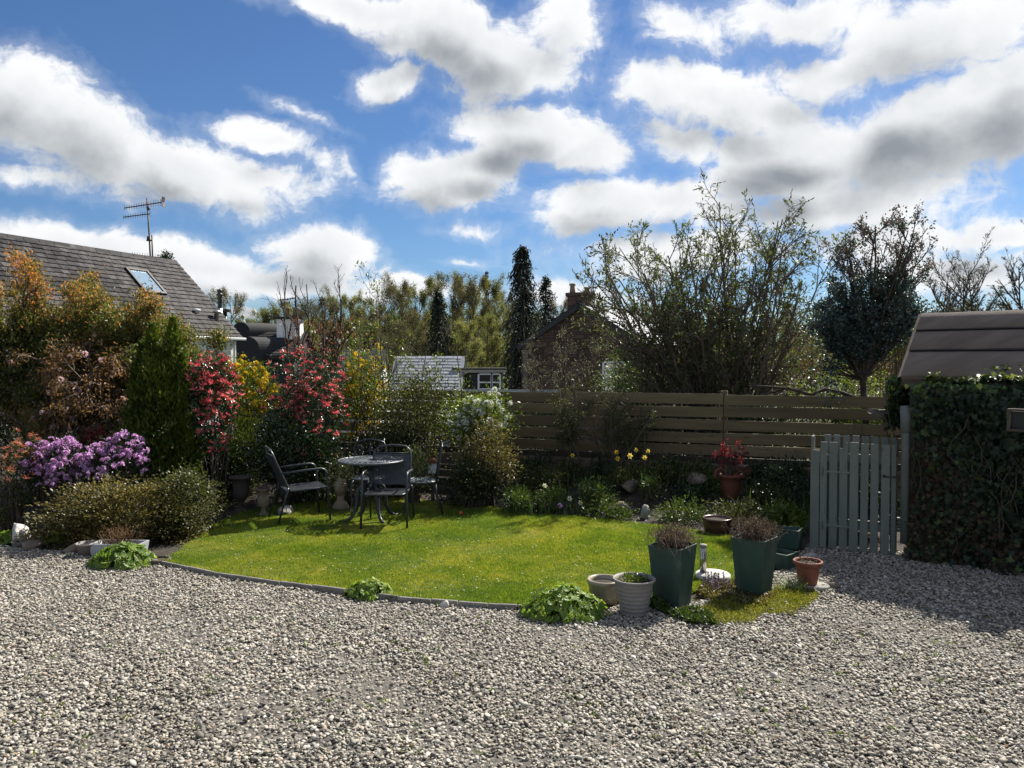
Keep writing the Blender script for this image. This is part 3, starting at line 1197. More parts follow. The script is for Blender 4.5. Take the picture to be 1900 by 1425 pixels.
    # roof vents
    for (px, py, hh, mm) in ((402, 596, .28, M_STEEL), (365, 583, .1, M_RENDER)):
        w = on_plane(px, py, r_end, nrm) - org
        v = MB()
        v.lathe([(.07, -.08), (.07, hh), (.11, hh), (.11, hh + .05), (.05, hh + .07)], w, 12)
        part('roof_vent', v.mesh('roof_vent', True), mm, h)
    return h, r_end, rd, dn


cott, RIDGE_END, RD, DN = cottage()


def flue():
    for (px, y0, y1, dd, mat2, lab, nm) in ((408, 537, 600, 27.5, M_STEEL, 'tall black capped flue pipe with steel base behind the cottage roof', 'flue_pipe'), (418, 574, 606, 28.2, M_BLACK, 'short dark flue with flat cap behind the cottage roof', 'flue_pipe')):
        top, bot = P(px, y0, dd), P(px, y1, dd)
        t = thing(nm, lab, 'flue', (bot.x, bot.y, bot.z))
        H = top.z - bot.z
        if px == 408:
            a = MB()
            a.lathe([(.075, H * .44), (.075, H * .8), (.11, H * .81), (.12, H * .86), (.07, H * .88), (.075, H * .93), (.09, H * .94), (.085, H)], (0, 0, 0), 16)
            part('cowl', a.mesh('cowl', True), M_BLACK, t)
            b = MB()
            b.lathe([(.085, -3.2), (.085, H * .44)], (0, 0, 0), 16)
            part('pipe', b.mesh('pipe', True), mat2, t)
        else:
            b = MB()
            b.lathe([(.07, -3.2), (.07, H * .85)], (0, 0, 0), 12)
            part('pipe', b.mesh('pipe', True), mat2, t)
            c = MB()
            c.lathe([(.2, H * .85), (.2, H)], (0, 0, 0), 12)
            part('cap', c.mesh('cap'), M_BLACK, t)


flue()


def aerial():
    d = 26.6
    base = P(279, 497, d)
    t = thing('television_aerial', 'tall leaning rusty aerial pole carrying three toothed aerials on the cottage ridge', 'aerial', base)
    L = lambda px, py: P(px, py, d) - base
    m = MB()
    m.tube([L(280, 500), L(277, 440), L(273, 368)], [.03, .028, .026], 8)
    part('mast', m.mesh('mast', True), M_RUST, t)
    m = MB()
    m.tube([L(283.5, 500), L(282, 436)], .027, 8)
    m.box(L(277.5, 446), (.2, .06, .05))
    m.box(L(275, 442), (.06, .08, .13))
    m.box(L(275.5, 387), (.1, .07, .08))
    part('bracket_pole', m.mesh('bracket_pole', True), M_RUST, t)

    def yagi(a, b, n, h, back=None):
        y = MB()
        A, B = L(*a), L(*b)
        y.bar(A, B, .03, .03)
        for i in range(n):
            q = A.lerp(B, i / (n - 1))
            hh = h * (.8 + .4 * i / n)
            y.tube([q - Vector((0, 0, hh)), q + Vector((0, 0, hh))], .007, 4)
        if back:
            q = B
            for s in (-1, 1):
                y.hexa([q + Vector((-.02, -.1, s * .02)), q + Vector((0, -.1, s * .02)), q + Vector((0, .1, s * .02)), q + Vector((-.02, .1, s * .02)),
                        q + Vector((.02, -.1, s * .17)), q + Vector((.04, -.1, s * .17)), q + Vector((.04, .1, s * .17)), q + Vector((.02, .1, s * .17))])
        part('aerial_array', y.mesh('aerial_array'), M_RUST, t)
    yagi((231, 386), (302.5, 375), 17, .1, True)
    yagi((229, 403), (278, 396.5), 12, .09)
    yagi((245.5, 472), (302, 478.5), 13, .1)


aerial()


def far_house(name, label, ridge_a, ridge_b, d, half, drop, roof_m, wall_m, rows=True, gable_white=True, seed=2):
    """a plain pitched house whose ridge shows between two picture points; front slope towards us"""
    a, b = P(*ridge_a, d), P(*ridge_b, d)
    zr = (a.z + b.z) / 2
    a.z = b.z = zr
    ax = (b - a).normalized()
    fw = Vector((ax.y, -ax.x, 0))
    if fw.y > 0:
        fw = -fw
    zg = ground_z(a.x, d) - .3
    org = Vector(((a.x + b.x) / 2, d, zg))
    h = thing(name, label, 'house', org)
    A, B = a - org, b - org
    dwn = (fw * half - Vector((0, 0, drop)))
    sl = dwn.length
    dwn.normalize()
    dwn2 = (-fw * half - Vector((0, 0, drop))).normalized()
    mb = MB()
    for dd in (dwn, dwn2):
        n = ax.cross(dd).normalized()
        if n.z < 0:
            n = -n
        lift = Vector((0, 0, .0)) if dd is dwn else Vector((0, 0, .004))
        q = [A - ax * .15, B + ax * .15, B + ax * .15 + dd * (sl + .15), A - ax * .15 + dd * (sl + .15)]
        mb.hexa([p - n * .12 + lift for p in q] + [p + lift for p in q])
    rf = part('roof', mb.mesh('roof'), roof_m, h)
    n = ax.cross(dwn).normalized()
    if n.z < 0:
        n = -n
    M = frame3(A, ax, dwn, n)
    ln = (B - A).length
    if rows:
        slate_roof(rf, M, ln, sl, roof_m, expo=.26, w=(.4, .6), seed=seed, limit=300, thick=.02)
    w = MB()
    zb = Vector((0, 0, 0))
    e1, e2 = A + dwn * (sl - .1) - n * .14, A + dwn2 * (sl - .1)
    e2.z = e1.z
    for s0, s1 in ((A, ax * .2), (B - ax * .2, ax * .2)):
        o0 = s0 - A
        p = [Vector((e1.x, e1.y, 0)) + o0, Vector((e2.x, e2.y, 0)) + o0, e2 + o0, A + o0 - Vector((0, 0, .16)), e1 + o0]
        w.add([q for q in p] + [q + s1 for q in p], [(0, 1, 2, 3, 4), (9, 8, 7, 6, 5), (0, 5, 6, 1), (1, 6, 7, 2), (2, 7, 8, 3), (3, 8, 9, 4), (4, 9, 5, 0)])
    off = ax * .21
    p = [Vector((e1.x, e1.y, 0)), Vector((e1.x, e1.y, 0)) + ax * ln, e1 + ax * ln, e1]
    s = fw * -.2
    p[0], p[3] = p[0] + off, p[3] + off
    p[1], p[2] = p[1] - off, p[2] - off
    w.hexa([p[0] + s, p[1] + s, p[1], p[0], p[3] + s, p[2] + s, p[2], p[3]])
    part('wall', w.mesh('wall'), wall_m, h)
    return h, org, M, sl


# pale slate house with dormer, down the hill
h, org, M, sl = far_house('pale_slate_house', 'low house with pale slate roof, sun glare painted into its colour, and dark dormer beyond the fence', (738, 658), (857, 664), 42, 2.9, 2.3, M_PALEGLARE, M_RENDER)
c0, c1 = P(843, 688, 41.2) - org, P(932, 720, 40.6) - org
mb = MB()
mb.box(((c0.x + c1.x) / 2, c0.y + 1.2, (c0.z + c1.z) / 2 - .9), (c1.x - c0.x, 2.4, c0.z - c1.z + 1.6))
dm = part('dormer', mb.mesh('dormer'), M_BLACK, h)
mb = MB()
mb.box(((c0.x + c1.x) / 2 + .05, c0.y + 1.1, c0.z + .1), (c1.x - c0.x + .3, 2.7, .09))
part('dormer_roof', mb.mesh('dormer_roof'), M_LEAD, dm)
mb = MB()
mb.box(((c0.x + c1.x) / 2 + .05, c0.y - .27, c0.z - .02), (c1.x - c0.x + .3, .04, .14))
part('fascia', mb.mesh('fascia'), surf('weathered_fascia', [(0, (.25, .22, .19)), (1, (.36, .32, .28))], 4, .8), dm)
for (x0, x1, y0, y1) in ((888, 912, 694, 722), (913, 928, 694, 722)):
    p0, p1 = P(x0, y0, 41.15) - org, P(x1, y1, 41.15) - org
    mb = MB()
    w = .09
    y = p0.y - .04
    mb.box((p0.x, y, (p0.z + p1.z) / 2), (w, .07, p0.z - p1.z))
    mb.box((p1.x, y, (p0.z + p1.z) / 2), (w, .07, p0.z - p1.z))
    mb.box(((p0.x + p1.x) / 2, y + .002, p0.z), (p1.x - p0.x - w, .06, w))
    mb.box(((p0.x + p1.x) / 2, y + .002, p0.z * .45 + p1.z * .55), (p1.x - p0.x - w, .06, w * .8))
    mb.box(((p0.x + p1.x) / 2, y + .002, p1.z), (p1.x - p0.x - w, .06, w))
    wf = part('window', mb.mesh('window'), M_WHITE, dm)

# dark roofed house further left, and the one with rounded dark ends
far_house('dark_roofed_house', 'dark roofed house with pale ridge half hidden behind the yellow shrubs', (640, 649), (712, 647), 47, 2.6, 2.0, M_LEAD, M_RENDER, rows=False)
h2, org2, M2, sl2 = far_house('round_ended_house', 'low slate house with rounded dark ends and a white chimney', (462, 611), (566, 622), 40, 2.2, 1.25, M_SLATE, M_LEAD, seed=9)
for (px, py, rr, dd) in ((447, 616, .45, 39.2), (460, 648, .56, 37.6)):
    c = P(px, py, dd) - org2
    mb = MB()
    pr = [(rr * math.cos(a), rr * 1.1 * math.sin(a)) for a in [i * math.pi / 14 for i in range(15)]]
    vs = [(c.x + x, c.y, c.z + z) for x, z in pr] + [(c.x - rr, c.y, c.z - 1.2), (c.x + rr, c.y, c.z - 1.2)]
    nn = len(vs)
    vs += [(x + 1.3, y + 1.5, z) for x, y, z in vs]
    mb.add(vs, [tuple(reversed(range(nn))), tuple(range(nn, 2 * nn))] + [(i, (i + 1) % nn, nn + (i + 1) % nn, nn + i) for i in range(nn)])
    part('rounded_end', mb.mesh('rounded_end'), M_LEAD, h2)
a, b = P(517, 593, 39.6) - org2, P(560, 622, 39.6) - org2
mb = MB()
mb.box(((a.x + b.x) / 2, a.y, (a.z + b.z) / 2 - .3), (b.x - a.x, .7, a.z - b.z + .6))
ch = part('chimney', mb.mesh('chimney'), M_RENDER, h2)
mb = MB()
mb.box(((a.x + b.x) / 2, a.y, a.z + .08), (b.x - a.x + .3, .95, .1))
part('cap', mb.mesh('cap'), M_BLACK, ch)
for px in (532, 549):
    q = P(px, 590, 39.6) - org2
    mb = MB()
    mb.lathe([(.16, 0), (.14, .4), (.18, .42), (.18, .48)], (q.x, q.y, a.z + .13), 12)
    part('chimney_pot', mb.mesh('chimney_pot', True), M_CLAY, ch)
gb = MB()
q0, q1, q2 = P(500, 676, 36) - org2, P(546, 676, 36) - org2, P(523, 648, 36) - org2
gb.add([q0, q1, q2, q0 + Vector((0, 3, 0)), q1 + Vector((0, 3, 0)), q2 + Vector((0, 3, 0)), q0 - Vector((0, 0, 2)), q1 - Vector((0, 0, 2)), q0 + Vector((0, 3, -2)), q1 + Vector((0, 3, -2))],
       [(0, 1, 2), (5, 4, 3), (0, 2, 5, 3), (1, 4, 5, 2), (6, 7, 1, 0), (8, 3, 4, 9), (6, 0, 3, 8), (7, 9, 4, 1)])
solo('gabled_porch', gb.mesh('gabled_porch'), M_RENDER, 'small white gable peeping over the yellow shrubs', 'outbuilding')
# aerial by the chimney
base = P(535, 590, 42)
t = thing('television_aerial', 'slim dark aerial with a sideways arm beside the white chimney', 'aerial', base)
mb = MB()
mb.tube([Vector((0.35, 0, 0)), P(549, 530, 42) - base], .035, 6)
part('mast', mb.mesh('mast'), M_BLACK, t)
mb = MB()
A, B = P(518, 557, 42) - base, P(550, 553, 42) - base
mb.bar(A, B, .04, .04)
for i in range(7):
    q = A.lerp(B, i / 7)
    mb.bar(q - Vector((.06, .06, .06)), q + Vector((.06, .06, .06)), .03, .03)
part('aerial_array', mb.mesh('aerial_array'), M_BLACK, t)


def stone_house():
    e = Vector((.9, -.436, 0)).normalized()
    ax = Vector((.436, .9, 0)).normalized()
    ap = P(1075, 566, 40)
    w, drop = 3.31, 2.02
    zg = ground_z(ap.x, 40) - .3
    org = Vector((ap.x, ap.y, zg))
    h = thing('sandstone_house', 'brown sandstone gable house with slate roof and two-pot chimney', 'house', org)
    A = ap - org
    L, Rr = A - e * w - Vector((0, 0, drop)), A + e * w - Vector((0, 0, drop))
    wl = MB()
    p = [Vector((L.x, L.y, 0)), Vector((Rr.x, Rr.y, 0)), Rr, A, L]
    ln = 9.0
    wl.add(p + [q + ax * ln for q in p], [(0, 1, 2, 3, 4), (9, 8, 7, 6, 5), (0, 5, 6, 1), (1, 6, 7, 2), (2, 7, 8, 3), (3, 8, 9, 4), (4, 9, 5, 0)])
    wall = part('wall', wl.mesh('wall'), M_MORTAR, h)
    # stones of the gable, in uneven courses
    rng = random.Random(12)
    me = MB().box((0, 0, 0), (1, 1, 1)).mesh('stone', bevel=.04)
    me.materials.append(M_SAND)
    mq = MB().box((0, 0, 0), (1, 1, 1)).mesh('quoin', bevel=.03)
    mq.materials.append(M_QUOIN)
    z = A.z - .16
    Re = Matrix((( e.x, ax.x, 0), (e.y, ax.y, 0), (0, 0, 1)))
    cnt = 0
    win = (1118, 1152, 668, 732)
    wx0, wx1 = 1.35, 2.45
    wz1 = P(1135, 672, 39).z - org.z
    wz0 = wz1 - 1.6
    while z > 1.2 and cnt < 300:
        ch = rng.choice((.11, .14, .17, .2, .27))
        half = (w * (A.z - z) / drop) if z > L.z else w
        half = min(half, w) - .1
        x = -half
        zc = z - ch / 2
        while x < half - .08 and cnt < 300:
            ww = rng.choice((rng.uniform(.25, .45), rng.uniform(.45, .95)))
            q = False
            if zc < L.z and x < -half + .01:
                ww, q = rng.choice((.3, .5)), True
            if half - (x + ww) < .15:
                ww = half - x
            if not (wx0 - .1 < x + ww / 2 < wx1 + .1 and wz0 < zc < wz1 + .1):
                o = part('quoin' if q else 'stone', mq if q else me, None, wall)
                c = A + e * (x + ww / 2)
                o.matrix_local = Matrix.Translation((c.x, c.y, zc)) @ Re.to_4x4() @ Matrix.Diagonal((ww - .025, .09 + rng.uniform(0, .05), ch - .025, 1))
                cnt += 1
            x += ww
        z -= ch
    # window at the right
    wm = MB()
    c = A + e * ((wx0 + wx1) / 2) - ax * .05
    T = Matrix.Translation((c.x, c.y, 0)) @ Re.to_4x4()
    W, zm = (wx1 - wx0) / 2, (wz0 + wz1) / 2
    for s in ((-W, 0, zm, .1, .1, wz1 - wz0), (W, 0, zm, .1, .1, wz1 - wz0), (0, 0, wz1, 2 * W - .1, .1, .1), (0, 0, wz0, 2 * W - .1, .1, .1), (0, 0, zm, 2 * W - .1, .09, .07), (0, 0.005, zm + .4, 2 * W - .1, .06, .05), (0, 0.005, zm - .4, 2 * W - .1, .06, .05)):
        wm.hexa([T @ Vector((s[0] + a * s[3] / 2, s[1] + b * s[4] / 2, s[2] + cc * s[5] / 2)) for cc in (-1, 1) for a, b in ((-1, -1), (1, -1), (1, 1), (-1, 1))])
    wo = part('window', wm.mesh('window'), M_WHITE, h)
    gp = MB()
    gp.hexa([T @ Vector((a * (W - .05), b * .01 + .02, zm + cc * (wz1 - wz0) / 2)) for cc in (-1, 1) for a, b in ((-1, -1), (1, -1), (1, 1), (-1, 1))])
    part('pane', gp.mesh('pane'), M_GLASS, wo)
    # roof
    for sgn in (-1, 1):
        dd = (e * sgn * w - Vector((0, 0, drop))).normalized()
        sl = math.hypot(w, drop)
        n = (ax.cross(dd) * 1).normalized()
        if n.z < 0:
            n = -n
        q0 = A + n * .03 - ax * .18 + Vector((0, 0, .004 * sgn))
        q = [q0, q0 + ax * (ln + .3), q0 + ax * (ln + .3) + dd * (sl + .25), q0 + dd * (sl + .25)]
        mb = MB()
        mb.hexa([x for x in q] + [x + n * .08 for x in q])
        rf = part('roof', mb.mesh('roof'), M_LEAD, h)
        if sgn == 1:
            M = frame3(q0 + n * .085, ax, dd, n)
            slate_roof(rf, M, ln + .3, sl + .25, M_PALEGLARE, expo=.3, w=(.45, .7), seed=5, limit=300, thick=.02)
        bg = MB()
        b0 = A + n * .02 - ax * .2
        bg.hexa([b0 - n * .22, b0 - n * .22 + ax * .05, b0 - n * .22 + ax * .05 + dd * (sl + .25), b0 - n * .22 + dd * (sl + .25), b0 + n * .02, b0 + n * .02 + ax * .05, b0 + n * .02 + ax * .05 + dd * (sl + .25), b0 + n * .02 + dd * (sl + .25)])
        part('bargeboard', bg.mesh('bargeboard'), M_BLACK, h)
    # chimney
    a, b = P(1055, 546, 40.5) - org, P(1100, 600, 40.5) - org
    T = Matrix.Translation(((a.x + b.x) / 2, a.y + .1, 0)) @ Re.to_4x4()
    W = (b.x - a.x) / 2 * .96
    rows = 6
    cm = MB()
    cm.hexa([T @ Vector((x * W * .96, y * .34, z)) for z in (a.z - 2.2, a.z - .1) for x, y in ((-1, -1), (1, -1), (1, 1), (-1, 1))])
    chm = part('chimney', cm.mesh('chimney'), M_MORTAR, h)
    for r in range(6):
        zc = a.z - .22 - r * .24
        xs = [-1, rng.uniform(-.4, -.1), rng.uniform(.2, .5), 1]
        for i in range(3):
            o = part('stone', me, None, chm)
            o.matrix_local = T @ Matrix.Translation(((xs[i] + xs[i + 1]) / 2 * W, 0, zc)) @ Matrix.Diagonal(((xs[i + 1] - xs[i]) * W - .02, .74, .215, 1))
    cc = MB()
    cc.hexa([T @ Vector((x * (W + .07), y * .45, z)) for z in (a.z - .1, a.z + .08) for x, y in ((-1, -1), (1, -1), (1, 1), (-1, 1))])
    part('cap', cc.mesh('cap', bevel=.02), M_SAND, chm)
    for px, py in ((1062.5, 526), (1089, 533)):
        t = P(px, py, 40.5) - org
        mb = MB()
        H = t.z - a.z - .08
        mb.lathe([(.16, 0), (.13, H * .55), (.12, H * .78), (.17, H * .8), (.17, H), (.11, H)], (t.x, a.y + .1, a.z + .08), 14)
        part('chimney_pot', mb.mesh('chimney_pot', True), M_CLAY, chm)


stone_house()

# low pale-blue lean-to roof just past the fence
a, b = P(856, 722, 15.5), P(1056, 724, 15.2)
mb = MB()
z = a.z
mb.hexa([(a.x, a.y, z - .06), (b.x, b.y, z - .06), (b.x, b.y + 1.8, z - .2), (a.x, a.y + 1.8, z - .2), (a.x, a.y, z), (b.x, b.y, z), (b.x, b.y + 1.8, z - .14), (a.x, a.y + 1.8, z - .14)])
t = thing('lean_to', 'low pale blue sheet roof of a lean-to showing just over the fence top', 'shed', (0, 0, 0))
part('roof', mb.mesh('roof'), surf('pale_blue_sheet', [(0, (.3, .37, .42)), (1, (.45, .52, .57))], 3, .4), t)
mb = MB()
gz = ground_z(a.x, 16)
mb.hexa([(a.x + .1, a.y + .1, gz - .2), (b.x - .1, b.y + .1, gz - .2), (b.x - .1, b.y + 1.7, gz - .2), (a.x + .1, a.y + 1.7, gz - .2), (a.x + .1, a.y + .1, z - .07), (b.x - .1, b.y + .1, z - .07), (b.x - .1, b.y + 1.7, z - .21), (a.x + .1, a.y + 1.7, z - .21)])
part('wall', mb.mesh('wall'), M_BLACK, t)
# ------------------------------------------------------------------ board fence on a low block wall
M_BOARD = surf('fence_board', [(0, (.09, .066, .034)), (.5, (.15, .111, .056)), (1, (.215, .166, .092))], 2.2, .8, .004, 14, stretch=(.35, 4, 4), rand=.5, spots=((.055, .036, .02), 5, .66, .74))
M_BLOCK = surf('rough_block', [(0, (.1, .065, .048)), (.5, (.17, .115, .085)), (1, (.25, .18, .14))], 5, .95, .02, 14, rand=.7)


def fence():
    def X(px):        # where the view line crosses the fence line
        k = (px - 950) / FPX / math.cos(TILT)
        return (12.0 + 0.351 * 0.42) * k / (1 + 0.351 * k)
    dirv = Vector((1, -.351, 0)).normalized()
    nrm = Vector((-.351, -1, 0)).normalized()
    org = Vector((X(1200), fence_y(X(1200)), 0))
    f = thing('board_fence', 'long brown fence of five wide horizontal boards behind the flower border', 'fence', org)
    rng = random.Random(3)
    posts = [X(p) for p in (520, 770, 1044, 1343, 1648, 1760)]
    tops = 1.52
    for i in range(len(posts) - 1):
        a, b = posts[i], posts[i + 1]
        for r in range(5):
            z = tops - .078 - r * .184 + rng.uniform(-.006, .006)
            p0 = Vector((a + .004, fence_y(a + .004), z + rng.uniform(-.008, .008))) - org + nrm * rng.uniform(0, .006)
            p1 = Vector((b - .004, fence_y(b - .004), z + rng.uniform(-.008, .008))) - org + nrm * rng.uniform(0, .006)
            d = p1 - p0
            o = part('board', None, None, f) if False else None
            me = MB().box((0, 0, 0), (d.length, .026, .152)).mesh('board', bevel=.004)
            o = part('board', me, M_BOARD, f, (p0 + p1) / 2, (0, -math.asin(d.z / d.length), math.atan2(d.y, d.x)))
    for x in posts:
        p = Vector((x, fence_y(x), 0)) - org - nrm * .075
        me = MB().box((0, 0, 0), (.1, .1, 1.5)).mesh('post', bevel=.006)
        part('post', me, M_BOARD, f, (p.x, p.y, .82), (0, 0, math.atan2(dirv.y, dirv.x)))
    # dark gravel board and the block wall below
    a, b = posts[0], posts[-1]
    pa, pb = Vector((a, fence_y(a), .565)) - org, Vector((b, fence_y(b), .565)) - org
    me = MB().bar(pa, pb, .06, .09).mesh('base_rail')
    part('base_rail', me, surf('dark_rail', [(0, (.03, .022, .015)), (1, (.06, .045, .03))], 4, .9), f)
    w = thing('block_wall', 'low wall of rough reddish blocks under the board fence', 'wall', org)
    for row, z in enumerate((.42, .2)):
        x = a - row * .2
        while x < b:
            L = rng.uniform(.34, .52)
            c = Vector((x + L / 2, fence_y(x + L / 2), 0)) - org + nrm * (.03 + rng.uniform(-.012, .012))
            me = MB().box((0, 0, 0), (L * 1.06 - .02, .2, .205)).mesh('block', bevel=.015)
            part('block', me, M_BLOCK, w, (c.x, c.y, z), (0, rng.gauss(0, .01), math.atan2(dirv.y, dirv.x) + rng.gauss(0, .015)))
            x += L
    mb = MB()
    pa, pb = Vector((a, fence_y(a), .2)) - org - nrm * .04, Vector((b, fence_y(b), .2)) - org - nrm * .04
    mb.bar(pa, pb, .14, .62)
    part('mortar', mb.mesh('mortar'), M_MORTAR, w)


fence()

# ------------------------------------------------------------------ shed with felt roof, behind ivy
M_FELT = surf('roof_felt', [(0, (.115, .088, .071)), (.5, (.162, .129, .106)), (1, (.225, .183, .154))], 2.5, .85, .004, 60, stretch=(.5, 2.5, 1), spots=((.22, .19, .17), 5, .62, .8), rand=.2)
M_SHEDWOOD = surf('shed_wood', [(0, (.05, .04, .03)), (1, (.1, .08, .06))], 3, .9, .004, 20)
TH = R(40)
SW = Vector((math.cos(TH), -math.sin(TH), 0))        # along the wall, coming nearer to the right
SB = Vector((math.sin(TH), math.cos(TH), 0))         # to the back of the shed
EAVE = P(1672, 700, 7.9)


def shed():
    org = Vector((EAVE.x, EAVE.y, 0))
    s = thing('garden_shed', 'small shed under a brown felt roof behind the ivy', 'shed', org)
    ze = EAVE.z
    half, rise, ln = .86, .69, 4.2
    up = (SB * half + Vector((0, 0, rise)))
    sl = up.length
    up.normalize()
    n = SW.cross(up).normalized()
    if n.z < 0:
        n = -n
    e0 = Vector((0, 0, ze))
    rng = random.Random(2)
    # felt strips, each lapping the one below
    cuts = [0, .385, .705, 1.0]
    for i in range(3):
        a, b = cuts[i] * sl, cuts[i + 1] * sl + (.05 if i < 2 else 0)
        V, F = [], []
        N = 26
        for j in range(N + 1):
            x = ln * j / N
            wv = rng.uniform(-.006, .006)
            for q, k in ((a + wv, .034), (a + wv, .004), (b, .006)):
                p = e0 + SW * x + up * q + n * (k + rng.uniform(0, .003))
                V.append(p)
        for j in range(N):
            k0 = j * 3
            F += [(k0, k0 + 3, k0 + 4, k0 + 1), (k0, k0 + 2, k0 + 5, k0 + 3)]
        # turned down over the verge
        k0 = len(V)
        for q in (a, b):
            base = e0 + up * q + n * .014
            V += [base, base - SW * .035 - n * .02, base - SW * .045 - n * .12]
        F += [(k0, k0 + 3, k0 + 4, k0 + 1), (k0 + 1, k0 + 4, k0 + 5, k0 + 2)]
        me = MB().add(V, F).mesh('felt_strip', True)
        part('felt_strip', me, M_FELT, s)
    for i in (1, 2):                           # black bars that paint the shadow gaps along the laps
        q0 = e0 + up * (cuts[i] * sl - .006) + n * .022
        me = MB().bar(q0 + SW * .01, q0 + SW * (ln - .01), .022, .02, n).mesh('lap_shadow')
        part('lap_shadow', me, M_BLACK, s)
    mb = MB()
    up2 = (SB * half - Vector((0, 0, rise))).normalized()
    n2 = (n - 2 * n.dot(SB) * SB)
    top = e0 + up * sl
    q = [e0, e0 + SW * ln, top + SW * ln, top]
    mb.hexa([p - n * .05 for p in q] + [p + n * .001 for p in q])
    q = [top, top + SW * ln, top + SW * ln + up2 * sl, top + up2 * sl]
    mb.hexa([p - n2 * .05 for p in q] + [p + n2 * .012 for p in q])
    part('roof_boards', mb.mesh('roof_boards'), M_FELT, s)
    mb = MB()
    a = SB * .1 + SW * .06
    b = SB * (2 * half - .1) + SW * .06
    z1 = ze - .02
    for p0, p1 in ((a, a + SW * (ln - .1)), (b, b + SW * (ln - .1))):
        t = SB * .05
        mb.hexa([p0, p1, p1 + t, p0 + t] + [x + Vector((0, 0, z1)) for x in (p0, p1, p1 + t, p0 + t)])
    p = [a + SB * .055, b - SB * .005, b - SB * .005 + Vector((0, 0, z1)), (a + b) / 2 + Vector((0, 0, ze + rise - .09)), a + SB * .055 + Vector((0, 0, z1))]
    mb.add(p + [x + SW * .05 for x in p], [(0, 1, 2, 3, 4), (9, 8, 7, 6, 5), (0, 5, 6, 1), (1, 6, 7, 2), (2, 7, 8, 3), (3, 8, 9, 4), (4, 9, 5, 0)])
    part('wall', mb.mesh('wall'), M_SHEDWOOD, s)
    mb = MB()
    mb.bar(e0 - n * .05 + SB * .0, e0 + SW * ln - n * .05, .03, .1)
    part('fascia', mb.mesh('fascia'), M_SHEDWOOD, s)


shed()


def ivy_leaf_np(rng, pos, nrm, size):
    """five-pointed ivy leaves lying roughly on a surface, tips hanging down"""
    out = [(0, 0), (.30, -.10), (.52, .10), (.30, .28), (.42, .62), (.14, .55), (0, 1.0), (-.14, .55), (-.42, .62), (-.30, .28), (-.52, .10), (-.30, -.10)]
    n = len(pos)
    down = np.array([0, 0, -1.0]) + rng.normal(size=(n, 3)) * .55
    nr = unit(nrm + rng.normal(size=(n, 3)) * .42)
    y = unit(down - nr * np.sum(down * nr, 1, keepdims=True))
    x = np.cross(y, nr)
    s = size.reshape(n, 1, 1)
    o = np.array(out)
    fold = np.abs(o[:, 0]) * .35
    V = pos[:, None, :] + (x[:, None, :] * o[None, :, 0:1] + y[:, None, :] * o[None, :, 1:2] + nr[:, None, :] * fold[None, :, None]) * s
    k = (np.arange(n) * 12).reshape(n, 1)
    F = np.concatenate([k + np.array([a, b, c]) for a, b, c in ((0, 1, 3), (1, 2, 3), (0, 3, 5), (3, 4, 5), (0, 5, 6), (0, 6, 7), (0, 7, 9), (7, 8, 9), (0, 9, 11), (9, 10, 11))], 1).reshape(-1, 3)
    return V.reshape(-1, 3), F


M_IVY = leafy('ivy_leaf', [(0, (.007, .017, .009)), (.5, (.015, .034, .015)), (.85, (.032, .058, .02)), (1, (.075, .1, .028))], .25, .45, .35, pscale=1.6, patch=.5)
M_IVYDRY = leafy('dry_ivy_leaf', [(0, (.025, .017, .01)), (.6, (.05, .034, .019)), (1, (.085, .062, .035))], .2, .7, .3)
M_STEM = surf('woody_stem', [(0, (.045, .034, .025)), (.5, (.08, .062, .046)), (1, (.13, .105, .08))], 9, .9)
M_BARK = surf('bark', [(0, (.03, .024, .018)), (.5, (.06, .048, .037)), (1, (.1, .082, .064))], 7, .95, .01, 20)


